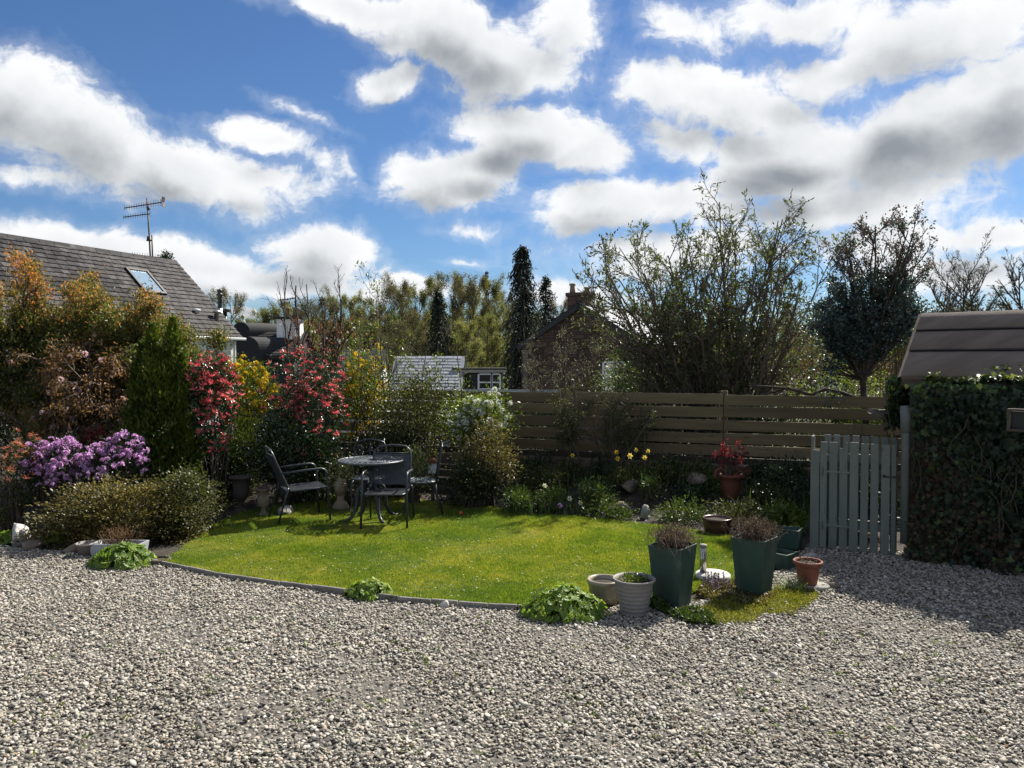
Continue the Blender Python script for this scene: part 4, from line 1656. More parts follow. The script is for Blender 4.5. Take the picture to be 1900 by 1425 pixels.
def ivy():
    rng = np.random.default_rng(21)
    org = np.array([EAVE.x, EAVE.y, 0])
    t = thing('ivy', 'thick dark ivy covering the shed wall from the ground to the eaves', 'climber', tuple(org))
    sw, sb = np.array(SW), np.array(SB)
    out = -sb
    n = 9000
    u = rng.uniform(.13, 2.6, n)
    z = rng.uniform(0.02, EAVE.z - .05, n)
    bulge = .08 + .1 * np.sin(u * 3.1 + 1) * np.sin(z * 3.7) + .07 * np.sin(u * 7 + z * 5) + .09 * np.clip((z - 1.4) / .4, 0, 1) + .08 * np.clip((.3 - z) / .3, 0, 1)
    pos = sw * u[:, None] + np.array([0, 0, 1.0]) * z[:, None] + out * (bulge + np.abs(rng.normal(size=n)) * .07 - .05)[:, None]
    # leaves that hang round the corner at the left
    m = 1500
    a = rng.uniform(0, 1, m)
    zz = rng.uniform(1.3, 1.84, m)
    left = -sw * (rng.uniform(.0, .16, m))[:, None] + sb * (a * .9)[:, None] + np.array([0, 0, 1.0]) * zz[:, None]
    # over the eaves and on to the felt
    k = 900
    uu = rng.uniform(.25, 2.6, k)
    on = rng.uniform(-.1, .14, k) * np.clip((uu - .1) / .8, .3, 1)
    topz = EAVE.z - .04 + np.clip(on, 0, 1) * .8 + rng.uniform(.0, .05, k) + .02 * np.sin(uu * 9)
    top = sw * uu[:, None] + sb * on[:, None] + np.array([0, 0, 1.0]) * topz[:, None]
    nr = np.concatenate([np.repeat(out[None] + np.array([0, 0, .25]), n, 0), np.repeat((-sw + out * .5)[None], m, 0), np.repeat((out * .6 + np.array([0, 0, .7]))[None], k, 0)])
    al = np.concatenate([pos, left, top])
    size = .028 + .06 * rng.beta(1.6, 2.4, len(al))
    # the lowest growth is dead and brown
    edge = np.concatenate([1.05 - .42 * (u - .1) + .25 * np.sin(u * 5), np.full(m + k, -1.0)])
    dry = (al[:, 2] < edge) & (rng.uniform(size=len(al)) < .62)
    V, F = ivy_leaf_np(rng, al[~dry], nr[~dry], size[~dry])
    part('foliage', np_mesh('foliage', V, F), M_IVY, t, kind='stuff')
    lit_row = (~dry) & (np.arange(len(al)) >= n + m) & (rng.uniform(size=len(al)) < .6)  # eaves row tinted paler, sunlight on the leaves put into their colour
    V, F = ivy_leaf_np(rng, al[lit_row] + np.array([0, 0, .02]), nr[lit_row], size[lit_row])
    part('upper_foliage', np_mesh('upper_foliage', V, F), leafy('sunlit_ivy', [(0, (.05, .08, .02)), (.5, (.12, .16, .04)), (1, (.25, .28, .09))], .35, .35), t, kind='stuff', label='leaves along the eaves, sunlight painted in as a paler colour')
    V, F = ivy_leaf_np(rng, al[dry], nr[dry], size[dry] * .85)
    part('dead_foliage', np_mesh('dead_foliage', V, F), M_IVYDRY, t, kind='stuff', label='brown dead leaves low on the ivy')
    A, B, ra, rb = [], [], [], []
    for i in range(70):
        p = sw * rng.uniform(-.1, 2.5) + out * rng.uniform(.02, .16) + np.array([0, 0, rng.uniform(0, .9)])
        for j in range(6):
            q = p + np.array([0, 0, .13]) + sw * rng.normal() * .05 + out * rng.normal() * .012
            A.append(p); B.append(q); ra.append(.005); rb.append(.004)
            p = q
    V, F = tubes_np(A, B, ra, rb, 4)
    part('stems', np_mesh('stems', V, F), M_STEM, t, kind='stuff')


ivy()

# small timber frame on the ivy wall at the picture's edge
c = P(1899, 780, 6.75)
t = thing('wall_box', 'small brown timber box frame fixed on the ivy wall', 'bird box', c)
Mz = Matrix.Rotation(-TH, 3, 'Z')
mb = MB()
for q, s in (((-.11, 0, 0), (.022, .07, .2)), ((.11, 0, 0), (.022, .07, .2)), ((0, 0, -.09), (.198, .07, .02)), ((0, 0, .09), (.198, .07, .02))):
    mb.box(Mz @ Vector(q), s, Mz)
part('frame', mb.mesh('frame', bevel=.003), M_SHEDWOOD, t)
mb = MB()
mb.box(Mz @ Vector((0, .03, 0)), (.19, .01, .15), Mz)
part('back_panel', mb.mesh('back_panel'), M_BLACK, t)

# grey pipe post at the shed corner and a hay basket above it
M_GREYPAINT = surf('grey_paint', [(0, (.1, .118, .1)), (.5, (.13, .148, .128)), (1, (.165, .182, .16))], 3, .65, .002, 40, stretch=(3, 3, .6), spots=((.07, .085, .065), 6, .6, .75), rand=.35)
M_GREYPIPE = surf('pale_grey_pipe', [(0, (.085, .096, .09)), (1, (.13, .142, .133))], 5, .6, spots=((.16, .17, .13), 5, .6, .75))
b0, b1 = P(1677, 1012, 7.66), P(1680, 772, 7.66)
t = thing('downpipe', 'round pale grey downpipe between the gate and the ivy', 'pipe', b0)
mb = MB()
mb.tube([(0, 0, .02), (0, 0, 1.1), b1 - b0 + Vector((0, 0, -.12))], .036, 14)
part('pipe', mb.mesh('pipe', True), M_GREYPIPE, t)
mb = MB()
mb.tube([b1 - b0 + Vector((0, 0, -.16)), b1 - b0 + Vector((0, 0, -.02)), b1 - b0 + Vector((.0, .02, .1))], [.046, .046, .04], 14)
part('collar', mb.mesh('collar', True), M_GREYPIPE, t)
c = P(1650, 765, 8.25)
t = thing('wall_basket', 'grey half-round hanging trough beside the tree trunk', 'basket', c)
mb = MB()
pts = []
for i in range(9):
    x = -.2 + i * .05
    z = -.02 + .05 * (i / 8) ** 2
    pts.append((x, 0, z))
V, F = [], []
for i, (x, y, z) in enumerate(pts):
    dep = .10 * math.sin(math.pi * (i + .6) / 9.2) + .015
    for j in range(7):
        a = math.pi * j / 6
        V.append((x, -.09 * math.cos(a), z + .04 - dep * math.sin(a)))
for i in range(8):
    for j in range(6):
        k = i * 7 + j
        F.append((k, k + 1, k + 8, k + 7))
part('trough', MB().add(V, F).mesh('trough', True), surf('coir', [(0, (.1, .1, .095)), (1, (.2, .19, .18))], 12, .95, .01, 50), t)
mb = MB().tube([(x, -.092, z + .045) for x, y, z in pts], .008, 6)
part('rim', mb.mesh('rim', True), M_BLACK, t)


# ------------------------------------------------------------------ slatted gate
def gate():
    a, b = G(1512, 1019), G(1668, 1035)
    dx = (b - a)
    ln = dx.length
    e = dx.normalized()
    bk = Vector((-e.y, e.x, 0))
    rz = math.atan2(e.y, e.x)
    g = thing('slatted_gate', 'grey-green slatted wooden gate with a broken slat beside the ivy', 'gate', a, rz)
    rng = random.Random(8)

    def xl(px):          # distance along the gate line
        u = (px - 950) / FPX / math.cos(TILT)
        return (u * a.y - a.x) / (e.x - u * e.y)
    H = 1.155
    po = MB()
    x0, x1 = xl(1506), xl(1522.5)
    po.box(((x0 + x1) / 2, 0, .53), (x1 - x0, .03, 1.06))
    part('post', po.mesh('post', bevel=.003), M_GREYPAINT, g)
    po = MB()
    po.box((x0 + .012, .115, .6), (.024, .19, 1.2))
    part('side_board', po.mesh('side_board', bevel=.003), M_GREYPAINT, g)
    sl = [(1524, 1536.5), (1541, 1556), (1560, 1575), (1579, 1595), (1598.5, 1613.5), (1618, 1633), (1638, 1654), (1657, 1666)]
    for i, (p0, p1) in enumerate(sl):
        w0, w1 = xl(p0), xl(p1)
        cx, w = (w0 + w1) / 2, w1 - w0
        h = H + rng.uniform(-.008, .004)
        z0 = .015 + rng.uniform(0, .012)
        mb = MB()
        if i == 2:
            hw = w / 2
            prof = [(-hw, z0), (hw, z0), (hw, h), (hw * .35, h - .01), (hw * .1, h - .055), (-hw * .5, h - .07), (-hw, h - .06)]
            vs = [(x, -.009, z) for x, z in prof] + [(x, .009, z) for x, z in prof]
            n = len(prof)
            mb.add(vs, [tuple(range(n)), tuple(reversed(range(n, 2 * n)))] + [(j, n + j, n + (j + 1) % n, (j + 1) % n) for j in range(n)])
        else:
            mb.box((0, 0, (h + z0) / 2), (w, .018, h - z0))
        part('slat', mb.mesh('slat', bevel=.0025), M_GREYPAINT, g, (cx, rng.uniform(-.002, .002), 0), (0, rng.gauss(0, .004), 0), label='slat with its top corner broken off' if i == 2 else None)
    # rear row of pickets and rails
    for i in range(8):
        cx = .1 + i * (ln - .1) / 7.6
        mb = MB().box((0, 0, .61), (.066, .016, 1.2))
        part('rear_slat', mb.mesh('rear_slat', bevel=.0025), M_GREYPAINT, g, (cx, .2, 0))
    for z in (.28, .98):
        mb = MB().box((ln / 2 + .03, .03, z), (ln - .1, .034, .075))
        part('rail', mb.mesh('rail'), M_GREYPAINT, g)
        mb = MB().box((ln / 2 + .03, .173, z), (ln - .1, .034, .075))
        part('rail', mb.mesh('rail'), M_GREYPAINT, g)
    for z in (.84, .27):
        mb = MB()
        mb.box((.2, -.014, z), (.26, .006, .022))
        mb.box((.055, -.018, z), (.02, .012, .085))
        mb.box((.095, -.018, z), (.03, .01, .07))
        part('hinge', mb.mesh('hinge', bevel=.002), M_GREYPAINT, g)
    xb = xl(1643)
    mb = MB()
    mb.lathe([(.034, -.03), (.034, -.012), (.016, -.01), (.016, 0)], (0, 0, 0), 16)
    M = Matrix.Rotation(-math.pi / 2, 4, 'X')
    la = part('latch', mb.mesh('latch', True), M_BLACK, g, (xb, -.012, .825), (-math.pi / 2 + math.pi, 0, 0))
    mb = MB().box((xb + .065, -.022, .822), (.11, .012, .014))
    part('latch_bar', mb.mesh('latch_bar'), M_BLACK, g)


gate()
# hook behind the gate
b = P(1600, 812, 8.9)
t = thing('shepherd_hook', 'thin pale metal plant hook rising behind the gate', 'plant hook', (b.x, b.y, 0))
L = lambda px, py: P(px, py, 8.9) - Vector((b.x, b.y, 0))
mb = MB().tube([(0, 0, -.05), L(1600, 806), L(1599, 790), L(1596, 781), L(1592, 778), L(1588, 782), L(1586, 790), L(1586, 796), L(1584, 794), L(1584, 788)], .0035, 8)
part('rod', mb.mesh('rod', True), M_RUST, t)
# ------------------------------------------------------------------ lawn edging
M_CONC = surf('edging_concrete', [(0, (.1, .095, .085)), (.5, (.17, .16, .145)), (1, (.25, .24, .22))], 7, .9, .004, 60, spots=((.06, .07, .035), 6, .6, .72))
EDGE_PX = [(268, 1043), (300, 1049), (350, 1060), (400, 1071), (460, 1079), (520, 1088), (580, 1096), (640, 1104), (700, 1112), (740, 1117), (800, 1122), (850, 1126), (905, 1130), (960, 1132), (1030, 1134)]
eo = G(640, 1104)
t = thing('lawn_edging', 'thin grey concrete edging strip between lawn and gravel', 'edging', eo)
rng = random.Random(4)
for i in range(len(EDGE_PX) - 1):
    a, b = G(*EDGE_PX[i]), G(*EDGE_PX[i + 1])
    d = (b - a).normalized()
    a, b = a + d * .004 - eo, b - d * .004 - eo
    a.z = b.z = .008 + rng.uniform(-.006, .006)
    me = MB().bar(a, b, .03, .085).mesh('edging_piece', bevel=.005)
    part('edging_piece', me, M_CONC, t)

# ------------------------------------------------------------------ garden table and chairs
M_IRON = surf('dark_cast_metal', [(0, (.012, .015, .02)), (1, (.03, .036, .045))], 6, .42, .001, 80, spec=.5)
M_IRONTOP = surf('table_metal', [(0, (.05, .06, .07)), (1, (.11, .125, .14))], 8, .38, .002, 60, spec=.6)
M_TUBE = surf('dark_grey_tube', [(0, (.022, .026, .032)), (1, (.04, .046, .055))], 5, .38, spec=.5)


def arc(c, r, a0, a1, n, ax=(1, 0, 0), ay=(0, 0, 1)):
    c, ax, ay = Vector(c), Vector(ax), Vector(ay)
    return [c + ax * (r * math.cos(a0 + (a1 - a0) * i / n)) + ay * (r * math.sin(a0 + (a1 - a0) * i / n)) for i in range(n + 1)]


def spiral(c, r0, r1, a0, turns, n, ax=(1, 0, 0), ay=(0, 0, 1)):
    c, ax, ay = Vector(c), Vector(ax), Vector(ay)
    out = []
    for i in range(n + 1):
        s = i / n
        a = a0 + turns * 2 * math.pi * s
        r = r0 + (r1 - r0) * s
        out.append(c + ax * (r * math.cos(a)) + ay * (r * math.sin(a)))
    return out


def cast_table(loc):
    t = thing('garden_table', 'round dark cast-metal table with pierced top on the lawn', 'table', loc, .3)
    rr = .40
    mb = MB()
    z = .745
    mb.tube([(rr * math.cos(a), rr * math.sin(a), z) for a in [i * 2 * math.pi / 40 for i in range(41)]], .013, 8, False)
    part('rim', mb.mesh('rim', True), M_IRONTOP, t)
    mb = MB()
    for r in (.07, .14, .21, .28, .34):
        mb.tube([(r * math.cos(a), r * math.sin(a), z + .004) for a in [i * 2 * math.pi / 32 for i in range(33)]], .007, 5, False)
    for i in range(28):                      # leaf scrolls of the casting
        a = i * 2 * math.pi / 28
        e = Vector((math.cos(a), math.sin(a), 0))
        s = Vector((-e.y, e.x, 0))
        mb.tube([e * .05 + Vector((0, 0, z + .004)), e * .17 + s * .025 + Vector((0, 0, z + .004)), e * .27 - s * .02 + Vector((0, 0, z + .004)), e * .395 + s * .012 + Vector((0, 0, z + .004))], .0085, 5)
        for r, k in ((.175, 1), (.245, -1), (.31, 1), (.36, -1)):
            q = e * r + s * .012 * k + Vector((0, 0, z + .004))
            mb.bar(q - (e + s * k * .8) * .018, q + (e + s * k * .8) * .018, .018, .008)
    part('tabletop', mb.mesh('tabletop'), M_IRONTOP, t)
    mb = MB()
    mb.lathe([(.03, .3), (.045, .33), (.028, .38), (.024, .52), (.04, .56), (.03, .6), (.05, .7), (.16, .735)], (0, 0, 0), 14)
    part('stem', mb.mesh('stem', True), M_IRON, t)
    for k in range(4):
        a = k * math.pi / 2 + .3
        e = Vector((math.cos(a), math.sin(a), 0))
        z0 = Vector((0, 0, 1))
        pts = [e * .03 + z0 * .42, e * .1 + z0 * .46, e * .17 + z0 * .4, e * .19 + z0 * .28, e * .2 + z0 * .16, e * .26 + z0 * .06, e * .33 + z0 * .015, e * .37 + z0 * .03]
        leg = MB().tube(pts, [.02, .022, .026, .03, .026, .022, .02, .013], 8)
        leg.tube([e * .19 + z0 * .3, e * .13 + z0 * .25, e * .1 + z0 * .3, e * .12 + z0 * .34], [.012, .012, .01, .006], 6)
        part('leg', leg.mesh('leg', True), M_IRON, t)
    return t


TABLE = (-1.77, 9.62, 0.01)
cast_table(TABLE)


def mesh_panel(corners, nu, nv, wire):
    """a lattice of thin wires on a four-cornered sheet (sagging slightly)"""
    a, b, c, d = (Vector(q) for q in corners)       # a-b lower edge, d-c upper edge
    n = (b - a).cross(d - a).normalized()
    mb = MB()

    def q(u, v):
        return a.lerp(b, u).lerp(d.lerp(c, u), v) - n * .012 * math.sin(math.pi * u) * math.sin(math.pi * v)
    for i in range(nu + 1):
        p = [q(i / nu, j / 3) for j in range(4)]
        for j in range(3):
            mb.bar(p[j], p[j + 1], wire, wire * .5, n)
    for j in range(nv + 1):
        p = [q(i / 3, j / nv) for i in range(4)]
        for i in range(3):
            mb.bar(p[i], p[i + 1], wire, wire * .5, n)
    return mb


def mesh_chair(loc, rz, label):
    """stacking armchair: mesh seat and back in a tube frame; faces local -Y"""
    t = thing('mesh_armchair', label, 'chair', loc, rz, 'garden chairs round the table')
    W = .265
    sf, sb, hs = -.24, .2, .42
    bt = Vector((0, .42, .93))
    fr = MB()
    pts = [Vector((-W + .03, sb, hs - .02)), Vector((-W + .03, sb + .04, hs + .06)), Vector((-W + .03, sb + .17, .78)), Vector((-W + .04, sb + .2, .86)), Vector((-W + .1, sb + .22, .915)), Vector((0, sb + .225, .93))]
    full = pts + [Vector((-p.x, p.y, p.z)) for p in reversed(pts[:-1])]
    fr.tube(full, .0125, 8)
    fr.bar((-W + .05, sb + .185, .83), (W - .05, sb + .185, .83), .016, .012)
    part('back_frame', fr.mesh('back_frame', True), M_TUBE, t)
    part('backrest', mesh_panel([(-W + .045, sb + .04, hs + .04), (W - .045, sb + .04, hs + .04), (W - .045, sb + .183, .825), (-W + .045, sb + .183, .825)], 38, 34, .0068).mesh('backrest'), M_TUBE, t)
    part('seat', mesh_panel([(-W + .03, sf, hs), (W - .03, sf, hs), (W - .03, sb + .02, hs - .02), (-W + .03, sb + .02, hs - .02)], 38, 34, .0068).mesh('seat'), M_TUBE, t)
    sr = MB()
    sr.tube([(-W + .03, sb + .03, hs - .02), (-W + .03, sf, hs), (-W + .05, sf - .025, hs - .008), (W - .05, sf - .025, hs - .008), (W - .03, sf, hs), (W - .03, sb + .03, hs - .02), (-W + .03, sb + .03, hs - .02)], .011, 8)
    part('seat_frame', sr.mesh('seat_frame', True), M_TUBE, t)
    for s in (-1, 1):
        x = s * W
        fl = MB()
        fl.tube([(x * 1.03, sf - .04, 0), (x, sf - .015, hs), (x, sf + .0, .6), (x, sf + .025, .645), (x, sf + .07, .663), (x, sf + .25, .655), (x * .97, sb + .1, .63)], [.014, .014, .014, .014, .015, .015, .013], 8)
        part('front_leg', fl.mesh('front_leg', True), M_TUBE, t, label=None)
        rl = MB()
        rl.tube([(x * 1.03, sb + .16, 0), (x, sb + .04, hs - .01), (x * .96, sb + .03, hs + .03)], .013, 8)
        part('rear_leg', rl.mesh('rear_leg', True), M_TUBE, t)
    return t


def chair_from_feet(fl, rl, fr):
    """origin and turn of a chair whose front feet stand at fl and fr"""
    a, b = G(*fl), G(*fr)
    m = (a + b) / 2
    e = (b - a).normalized()
    return m, e


# chair that faces us, its back to the table
m = (G(668, 985) + G(757, 985)) / 2
mesh_chair((m.x, m.y + .28, .01), 0.0, 'dark mesh armchair with its back to the table, facing the gravel')
# chair at the end of the table, turned side on
f0, f1 = G(616.5, 967), G(594.5, 954.5)
r0, r1 = G(527.5, 976), G(505, 963)
mid = (f0 + f1 + r0 + r1) / 4
fw = ((f0 + f1) / 2 - (r0 + r1) / 2).normalized()
mesh_chair((mid.x, mid.y, .01), math.atan2(fw.y, fw.x) + math.pi / 2, 'dark mesh armchair seen side on, leaning back beside the stone urn')


def cast_chair(loc, rz, label):
    """cast-metal chair with scrolled back; faces local -Y"""
    t = thing('cast_chair', label, 'chair', loc, rz, 'garden chairs round the table')
    W, hs = .215, .43
    bk = MB()
    ax = Vector((1, 0, 0))
    up = Vector((0, .16, 1)).normalized()
    o = Vector((0, .2, hs))
    q = lambda x, z: o + ax * x + up * z
    left = [q(-W + .02, -.02), q(-W + .01, .2), q(-W + .0, .38), q(-W + .03, .45), q(-W + .1, .475), q(0, .495)]
    bk.tube(left + [Vector((-p.x, p.y, p.z)) for p in reversed(left[:-1])], .0145, 8)
    part('back_frame', bk.mesh('back_frame', True), M_IRON, t)
    sc_ = MB()
    sc_.tube([q(0, .01), q(0, .49)], .01, 6)
    sc_.tube(arc(q(0, .1), .15, 0.1, math.pi - .1, 14, ax, up), .01, 6)
    sc_.tube(arc(q(0, .24), .1, 0, 2 * math.pi, 18, ax, up), .009, 6)
    for s in (-1, 1):
        sc_.tube([q(s * .19, .1), q(s * .16, .24), q(s * .1, .33), q(s * .12, .4), q(s * .18, .42)], .009, 6)
        sc_.tube(spiral(q(s * .11, .16), .06, .012, 0, 1.3 * s, 16, ax, up), .008, 6)
        sc_.tube(spiral(q(s * .12, .37), .045, .012, 1.5, -1.2 * s, 14, ax, up), .008, 6)
    sc_.tube([q(-.2, .02), q(.2, .02)], .01, 6)
    part('backrest', sc_.mesh('backrest', True), M_IRON, t)
    # two curled horns at the top of the back
    hn = MB()
    for s in (-1, 1):
        b0 = q(s * (W - .03), .45)
        hn.tube([b0, b0 + Vector((0, .03, .03)), b0 + Vector((0, .07, .03)), b0 + Vector((0, .1, .045)), b0 + Vector((0, .105, .065))], [.012, .012, .01, .009, .006], 6)
    part('finial', hn.mesh('finial', True), M_IRONTOP, t)
    st = MB()
    st.tube([(W * math.cos(a), .01 + .21 * math.sin(a), hs) for a in [i * 2 * math.pi / 28 for i in range(29)]], .012, 8, False)
    part('seat_rim', st.mesh('seat_rim', True), M_IRONTOP, t)
    st = MB()
    for r in (.06, .12, .17):
        st.tube([(r * math.cos(a), .01 + r * .97 * math.sin(a), hs + .003) for a in [i * 2 * math.pi / 24 for i in range(25)]], .007, 5, False)
    for i in range(12):
        a = i * math.pi / 6
        e = Vector((math.cos(a), math.sin(a), 0))
        st.tube(spiral(Vector((0, .01, hs + .003)) + e * .145, .045, .01, a, 1.2, 10, (1, 0, 0), (0, 1, 0)), .0075, 5)
        st.bar(Vector((0, .01, hs + .003)) + e * .03, Vector((0, .01, hs + .003)) + e * .21, .012, .007)
    part('seat', st.mesh('seat'), M_IRONTOP, t)
    for s in (-1, 1):
        for k, pts in (('front_leg', [(s * .17, -.15, hs - .01), (s * .2, -.19, .3), (s * .18, -.19, .14), (s * .2, -.23, .02), (s * .2, -.26, .005)]),
                       ('rear_leg', [(s * .17, .18, hs - .01), (s * .19, .2, .28), (s * .18, .23, .14), (s * .19, .29, .0)])):
            lg = MB().tube(pts, [.017, .016, .014, .013, .012][:len(pts)], 8)
            part(k, lg.mesh(k, True), M_IRON, t)
    return t


g = G(822, 957)
cast_chair((g.x - .30, g.y + .12, .01), math.atan2(-.12, -1) + math.pi / 2, 'dark cast-metal chair with scrolled back, side on, at the right of the table')
c = P(687, 820, 10.45)
cast_chair((c.x, 10.25, .01), 0.05, 'dark cast-metal chair with arched scroll back behind the table')

# ------------------------------------------------------------------ pots and planters
M_PLANTER = surf('green_planter', [(0, (.012, .033, .025)), (.5, (.026, .058, .043)), (1, (.055, .092, .07))], 4, .6, .002, 30, stretch=(1, 1, .5), spots=((.085, .1, .085), 5, .58, .8))
M_POTSOIL = surf('potting_soil', [(0, (.012, .01, .008)), (1, (.04, .03, .022))], 30, .95, .012, 50)
M_TERRA = surf('terracotta', [(0, (.12, .036, .022)), (.5, (.17, .054, .032)), (1, (.21, .078, .048))], 5, .7, .002, 40)
M_GREYPOT = surf('grey_ribbed_pot', [(0, (.15, .14, .13)), (1, (.23, .215, .2))], 4, .6, .001, 60, spots=((.12, .12, .1), 5, .64, .8))
M_GLAZE = surf('glazed_stoneware', [(0, (.15, .13, .09)), (.6, (.3, .26, .19)), (1, (.42, .38, .3))], 5, .3, spec=.6)
M_BROWNGLAZE = surf('brown_glaze', [(0, (.04, .018, .012)), (1, (.09, .04, .028))], 6, .3, spec=.6)
M_STONE = surf('weathered_stone', [(0, (.16, .15, .13)), (.5, (.28, .265, .235)), (1, (.4, .385, .35))], 6, .92, .008, 30, spots=((.1, .11, .07), 7, .6, .75))
M_URN = surf('urn_stone', [(0, (.13, .1, .075)), (.5, (.22, .175, .13)), (1, (.32, .265, .2))], 6, .92, .006, 30, spots=((.07, .065, .045), 7, .58, .74))
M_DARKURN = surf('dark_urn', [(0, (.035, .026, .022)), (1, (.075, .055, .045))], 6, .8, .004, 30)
M_DRY = leafy('dry_stalk', [(0, (.07, .05, .038)), (.5, (.14, .1, .078)), (1, (.22, .17, .14))], .15, .8, .2)
M_ROCK_W = surf('white_rock', [(0, (.3, .28, .25)), (.5, (.5, .48, .45)), (1, (.62, .6, .57))], 5, .9, .02, 12, spots=((.14, .13, .1), 5, .58, .7))
M_ROCK_B = surf('brown_rock', [(0, (.1, .075, .055)), (1, (.24, .19, .15))], 6, .92, .015, 14)


def frustum(mb, s0, s1, z0, z1, wall=0.012, floor=None):
    """open square tub: outer shell, rim and inside"""
    def ring(s, z):
        return [(-s, -s, z), (s, -s, z), (s, s, z), (-s, s, z)]
    fl = floor if floor is not None else z1 - .03
    si = s0 + (s1 - s0) * (fl - z0) / (z1 - z0) - wall
    v = ring(s0, z0) + ring(s1, z1) + ring(s1 - wall, z1) + ring(si, fl)
    f = [(3, 2, 1, 0)]
    for k in (0, 4, 8):
        for j in range(4):
            a, b = k + j, k + (j + 1) % 4
            f.append((a, b, b + 4, a + 4))
    f.append((12, 13, 14, 15))
    mb.add(v, f)
    return si, fl


def dry_tuft(t, cz, r, h, n, seed, mat, spread=.75, w=.0022):
    rng = np.random.default_rng(seed)
    b = np.c_[rng.normal(size=(n, 2)) * r * .35, np.full(n, cz)]
    d = unit(np.c_[rng.normal(size=(n, 2)) * spread * .6, np.ones(n)])
    L = rng.uniform(.55, 1.05, n) * h
    m = b + d * L[:, None] * .5
    e = m + unit(d + np.c_[rng.normal(size=(n, 2)) * .35, np.zeros(n)]) * L[:, None] * .5
    V1, F1 = tubes_np(np.r_[b, m], np.r_[m, e], np.full(2 * n, w), np.full(2 * n, w * .7), 3)
    # spent flower heads on the tips
    V2, F2 = leaf_np(rng, np.repeat(e, 3, 0) + rng.normal(size=(3 * n, 3)) * .006, rng.normal(size=(3 * n, 3)) + np.array([0, 0, 1.2]), .018, .007)
    part('dry_stalks', np_mesh('dry_stalks', np.r_[V1, V2], [F1, F2 + len(V1)]), mat, t, kind='stuff')


def square_planter(front_px, top_px, s_top, s_bot, h, rz, label, seed):
    g = G(*front_px)
    # the near bottom corner stands at g
    dirc = Vector((math.cos(rz - math.pi * .75 + math.pi / 2), 0, 0))
    near = Matrix.Rotation(rz, 3, 'Z') @ Vector((-s_bot, -s_bot, 0))
    c = g - near
    t = thing('tapered_planter', label, 'planter', (c.x, c.y, 0), rz, 'tall green tapered planters')
    mb = MB()
    si, fl = frustum(mb, s_bot, s_top, 0, h)
    me = mb.mesh('tub', bevel=.003)
    part('tub', me, M_PLANTER, t)
    so = MB().box((0, 0, fl + .004), (si * 2 - .004, si * 2 - .004, .006))
    part('soil', so.mesh('soil'), M_POTSOIL, t)
    dry_tuft(t, fl, .2, .19, 420, seed, M_DRY)
    return t


square_planter((1259, 1134), (1256, 1018), .148, .108, .505, R(52), 'tall green tapered planter of dry brown stalks, beside the grey ribbed pot', 1)
square_planter((1412, 1112), (1411, 1005), .148, .108, .495, R(49), 'tall green tapered planter of dry brown stalks, between stone disc and red pot', 2)


def low_trough(px, py, dims, h, rz, label, mat, z=0.0):
    g = G(px, py, z)
    t = thing('trough', label, 'planter', g, rz)
    mb = MB()
    x, y = dims
    w = .014
    mb.add([(-x, -y, 0), (x, -y, 0), (x, y, 0), (-x, y, 0), (-x * 1.1, -y * 1.1, h), (x * 1.1, -y * 1.1, h), (x * 1.1, y * 1.1, h), (-x * 1.1, y * 1.1, h),
            (-x * 1.1 + w, -y * 1.1 + w, h), (x * 1.1 - w, -y * 1.1 + w, h), (x * 1.1 - w, y * 1.1 - w, h), (-x * 1.1 + w, y * 1.1 - w, h), (-x, -y + w, h - .05), (x - w, -y + w, h - .05), (x - w, y - w, h - .05), (-x + w, y - w, h - .05)],
           [(3, 2, 1, 0)] + [(k + j, k + (j + 1) % 4, k + 4 + (j + 1) % 4, k + 4 + j) for k in (0, 4, 8) for j in range(4)])
    part('tub', mb.mesh('tub'), mat, t)
    so = MB().box((0, 0, h - .05), (2 * x - .02, 2 * y - .02, .01))
    part('soil', so.mesh('soil'), M_POTSOIL, t)
    return t


low_trough(1462, 1014, (.12, .1), .2, R(-32), 'small empty grey-green square tub behind the red pot', M_PLANTER)
low_trough(1452, 1052, (.1, .1), .15, R(40), 'low grey-green tub half hidden behind the tall planter', M_PLANTER)
TR = low_trough(222, 1031, (.235, .1), .14, R(-4), 'pale grey trough with dried fronds under the bronze bush', surf('grey_trough', [(0, (.3, .32, .34)), (1, (.42, .44, .46))], 4, .6))
dry_tuft(TR, .12, .3, .2, 110, 9, leafy('rust_frond', [(0, (.09, .05, .025)), (1, (.2, .12, .06))], .2, .8, .2), .9, .003)


def round_pot(name, label, px, py, prof, mat, soil_r, soil_z, z=0.0, n=36, cat='plant pot'):
    g = G(px, py, z) if not isinstance(px, Vector) else px
    t = thing(name, label, cat, g)
    mb = MB().lathe(prof, (0, 0, 0), n, 1.0, False)
    k = len(mb.v)
    mb.f.append(tuple(reversed(range(n))))
    part('pot', mb.mesh('pot', True), mat, t)
    so = MB().lathe([(soil_r, soil_z - .01), (soil_r, soil_z), (soil_r * .5, soil_z + .008)], (0, 0, 0), 24)
    part('soil', so.mesh('soil'), M_POTSOIL, t)
    return t


def ribbed(r0, r1, h, n, rim, wall=.012, depth=.03):
    p = []
    for i in range(n + 1):
        s = i / n
        r = r0 + (r1 - r0) * s
        p += [(r, h * s * .93), (r + .003, h * (s * .93 + .25 / n)), (r + .003, h * (s * .93 + .6 / n)), (r, h * min(s * .93 + .7 / n, .94))]
    p = [q for q in p if q[1] < h * .93]
    p += [(r1 + .004, h * .935), (rim, h * .94), (rim + .003, h * .97), (rim, h), (rim - wall, h), (rim - wall - .008, h - depth), (r1 - wall - .01, h - depth - .02)]
    return p


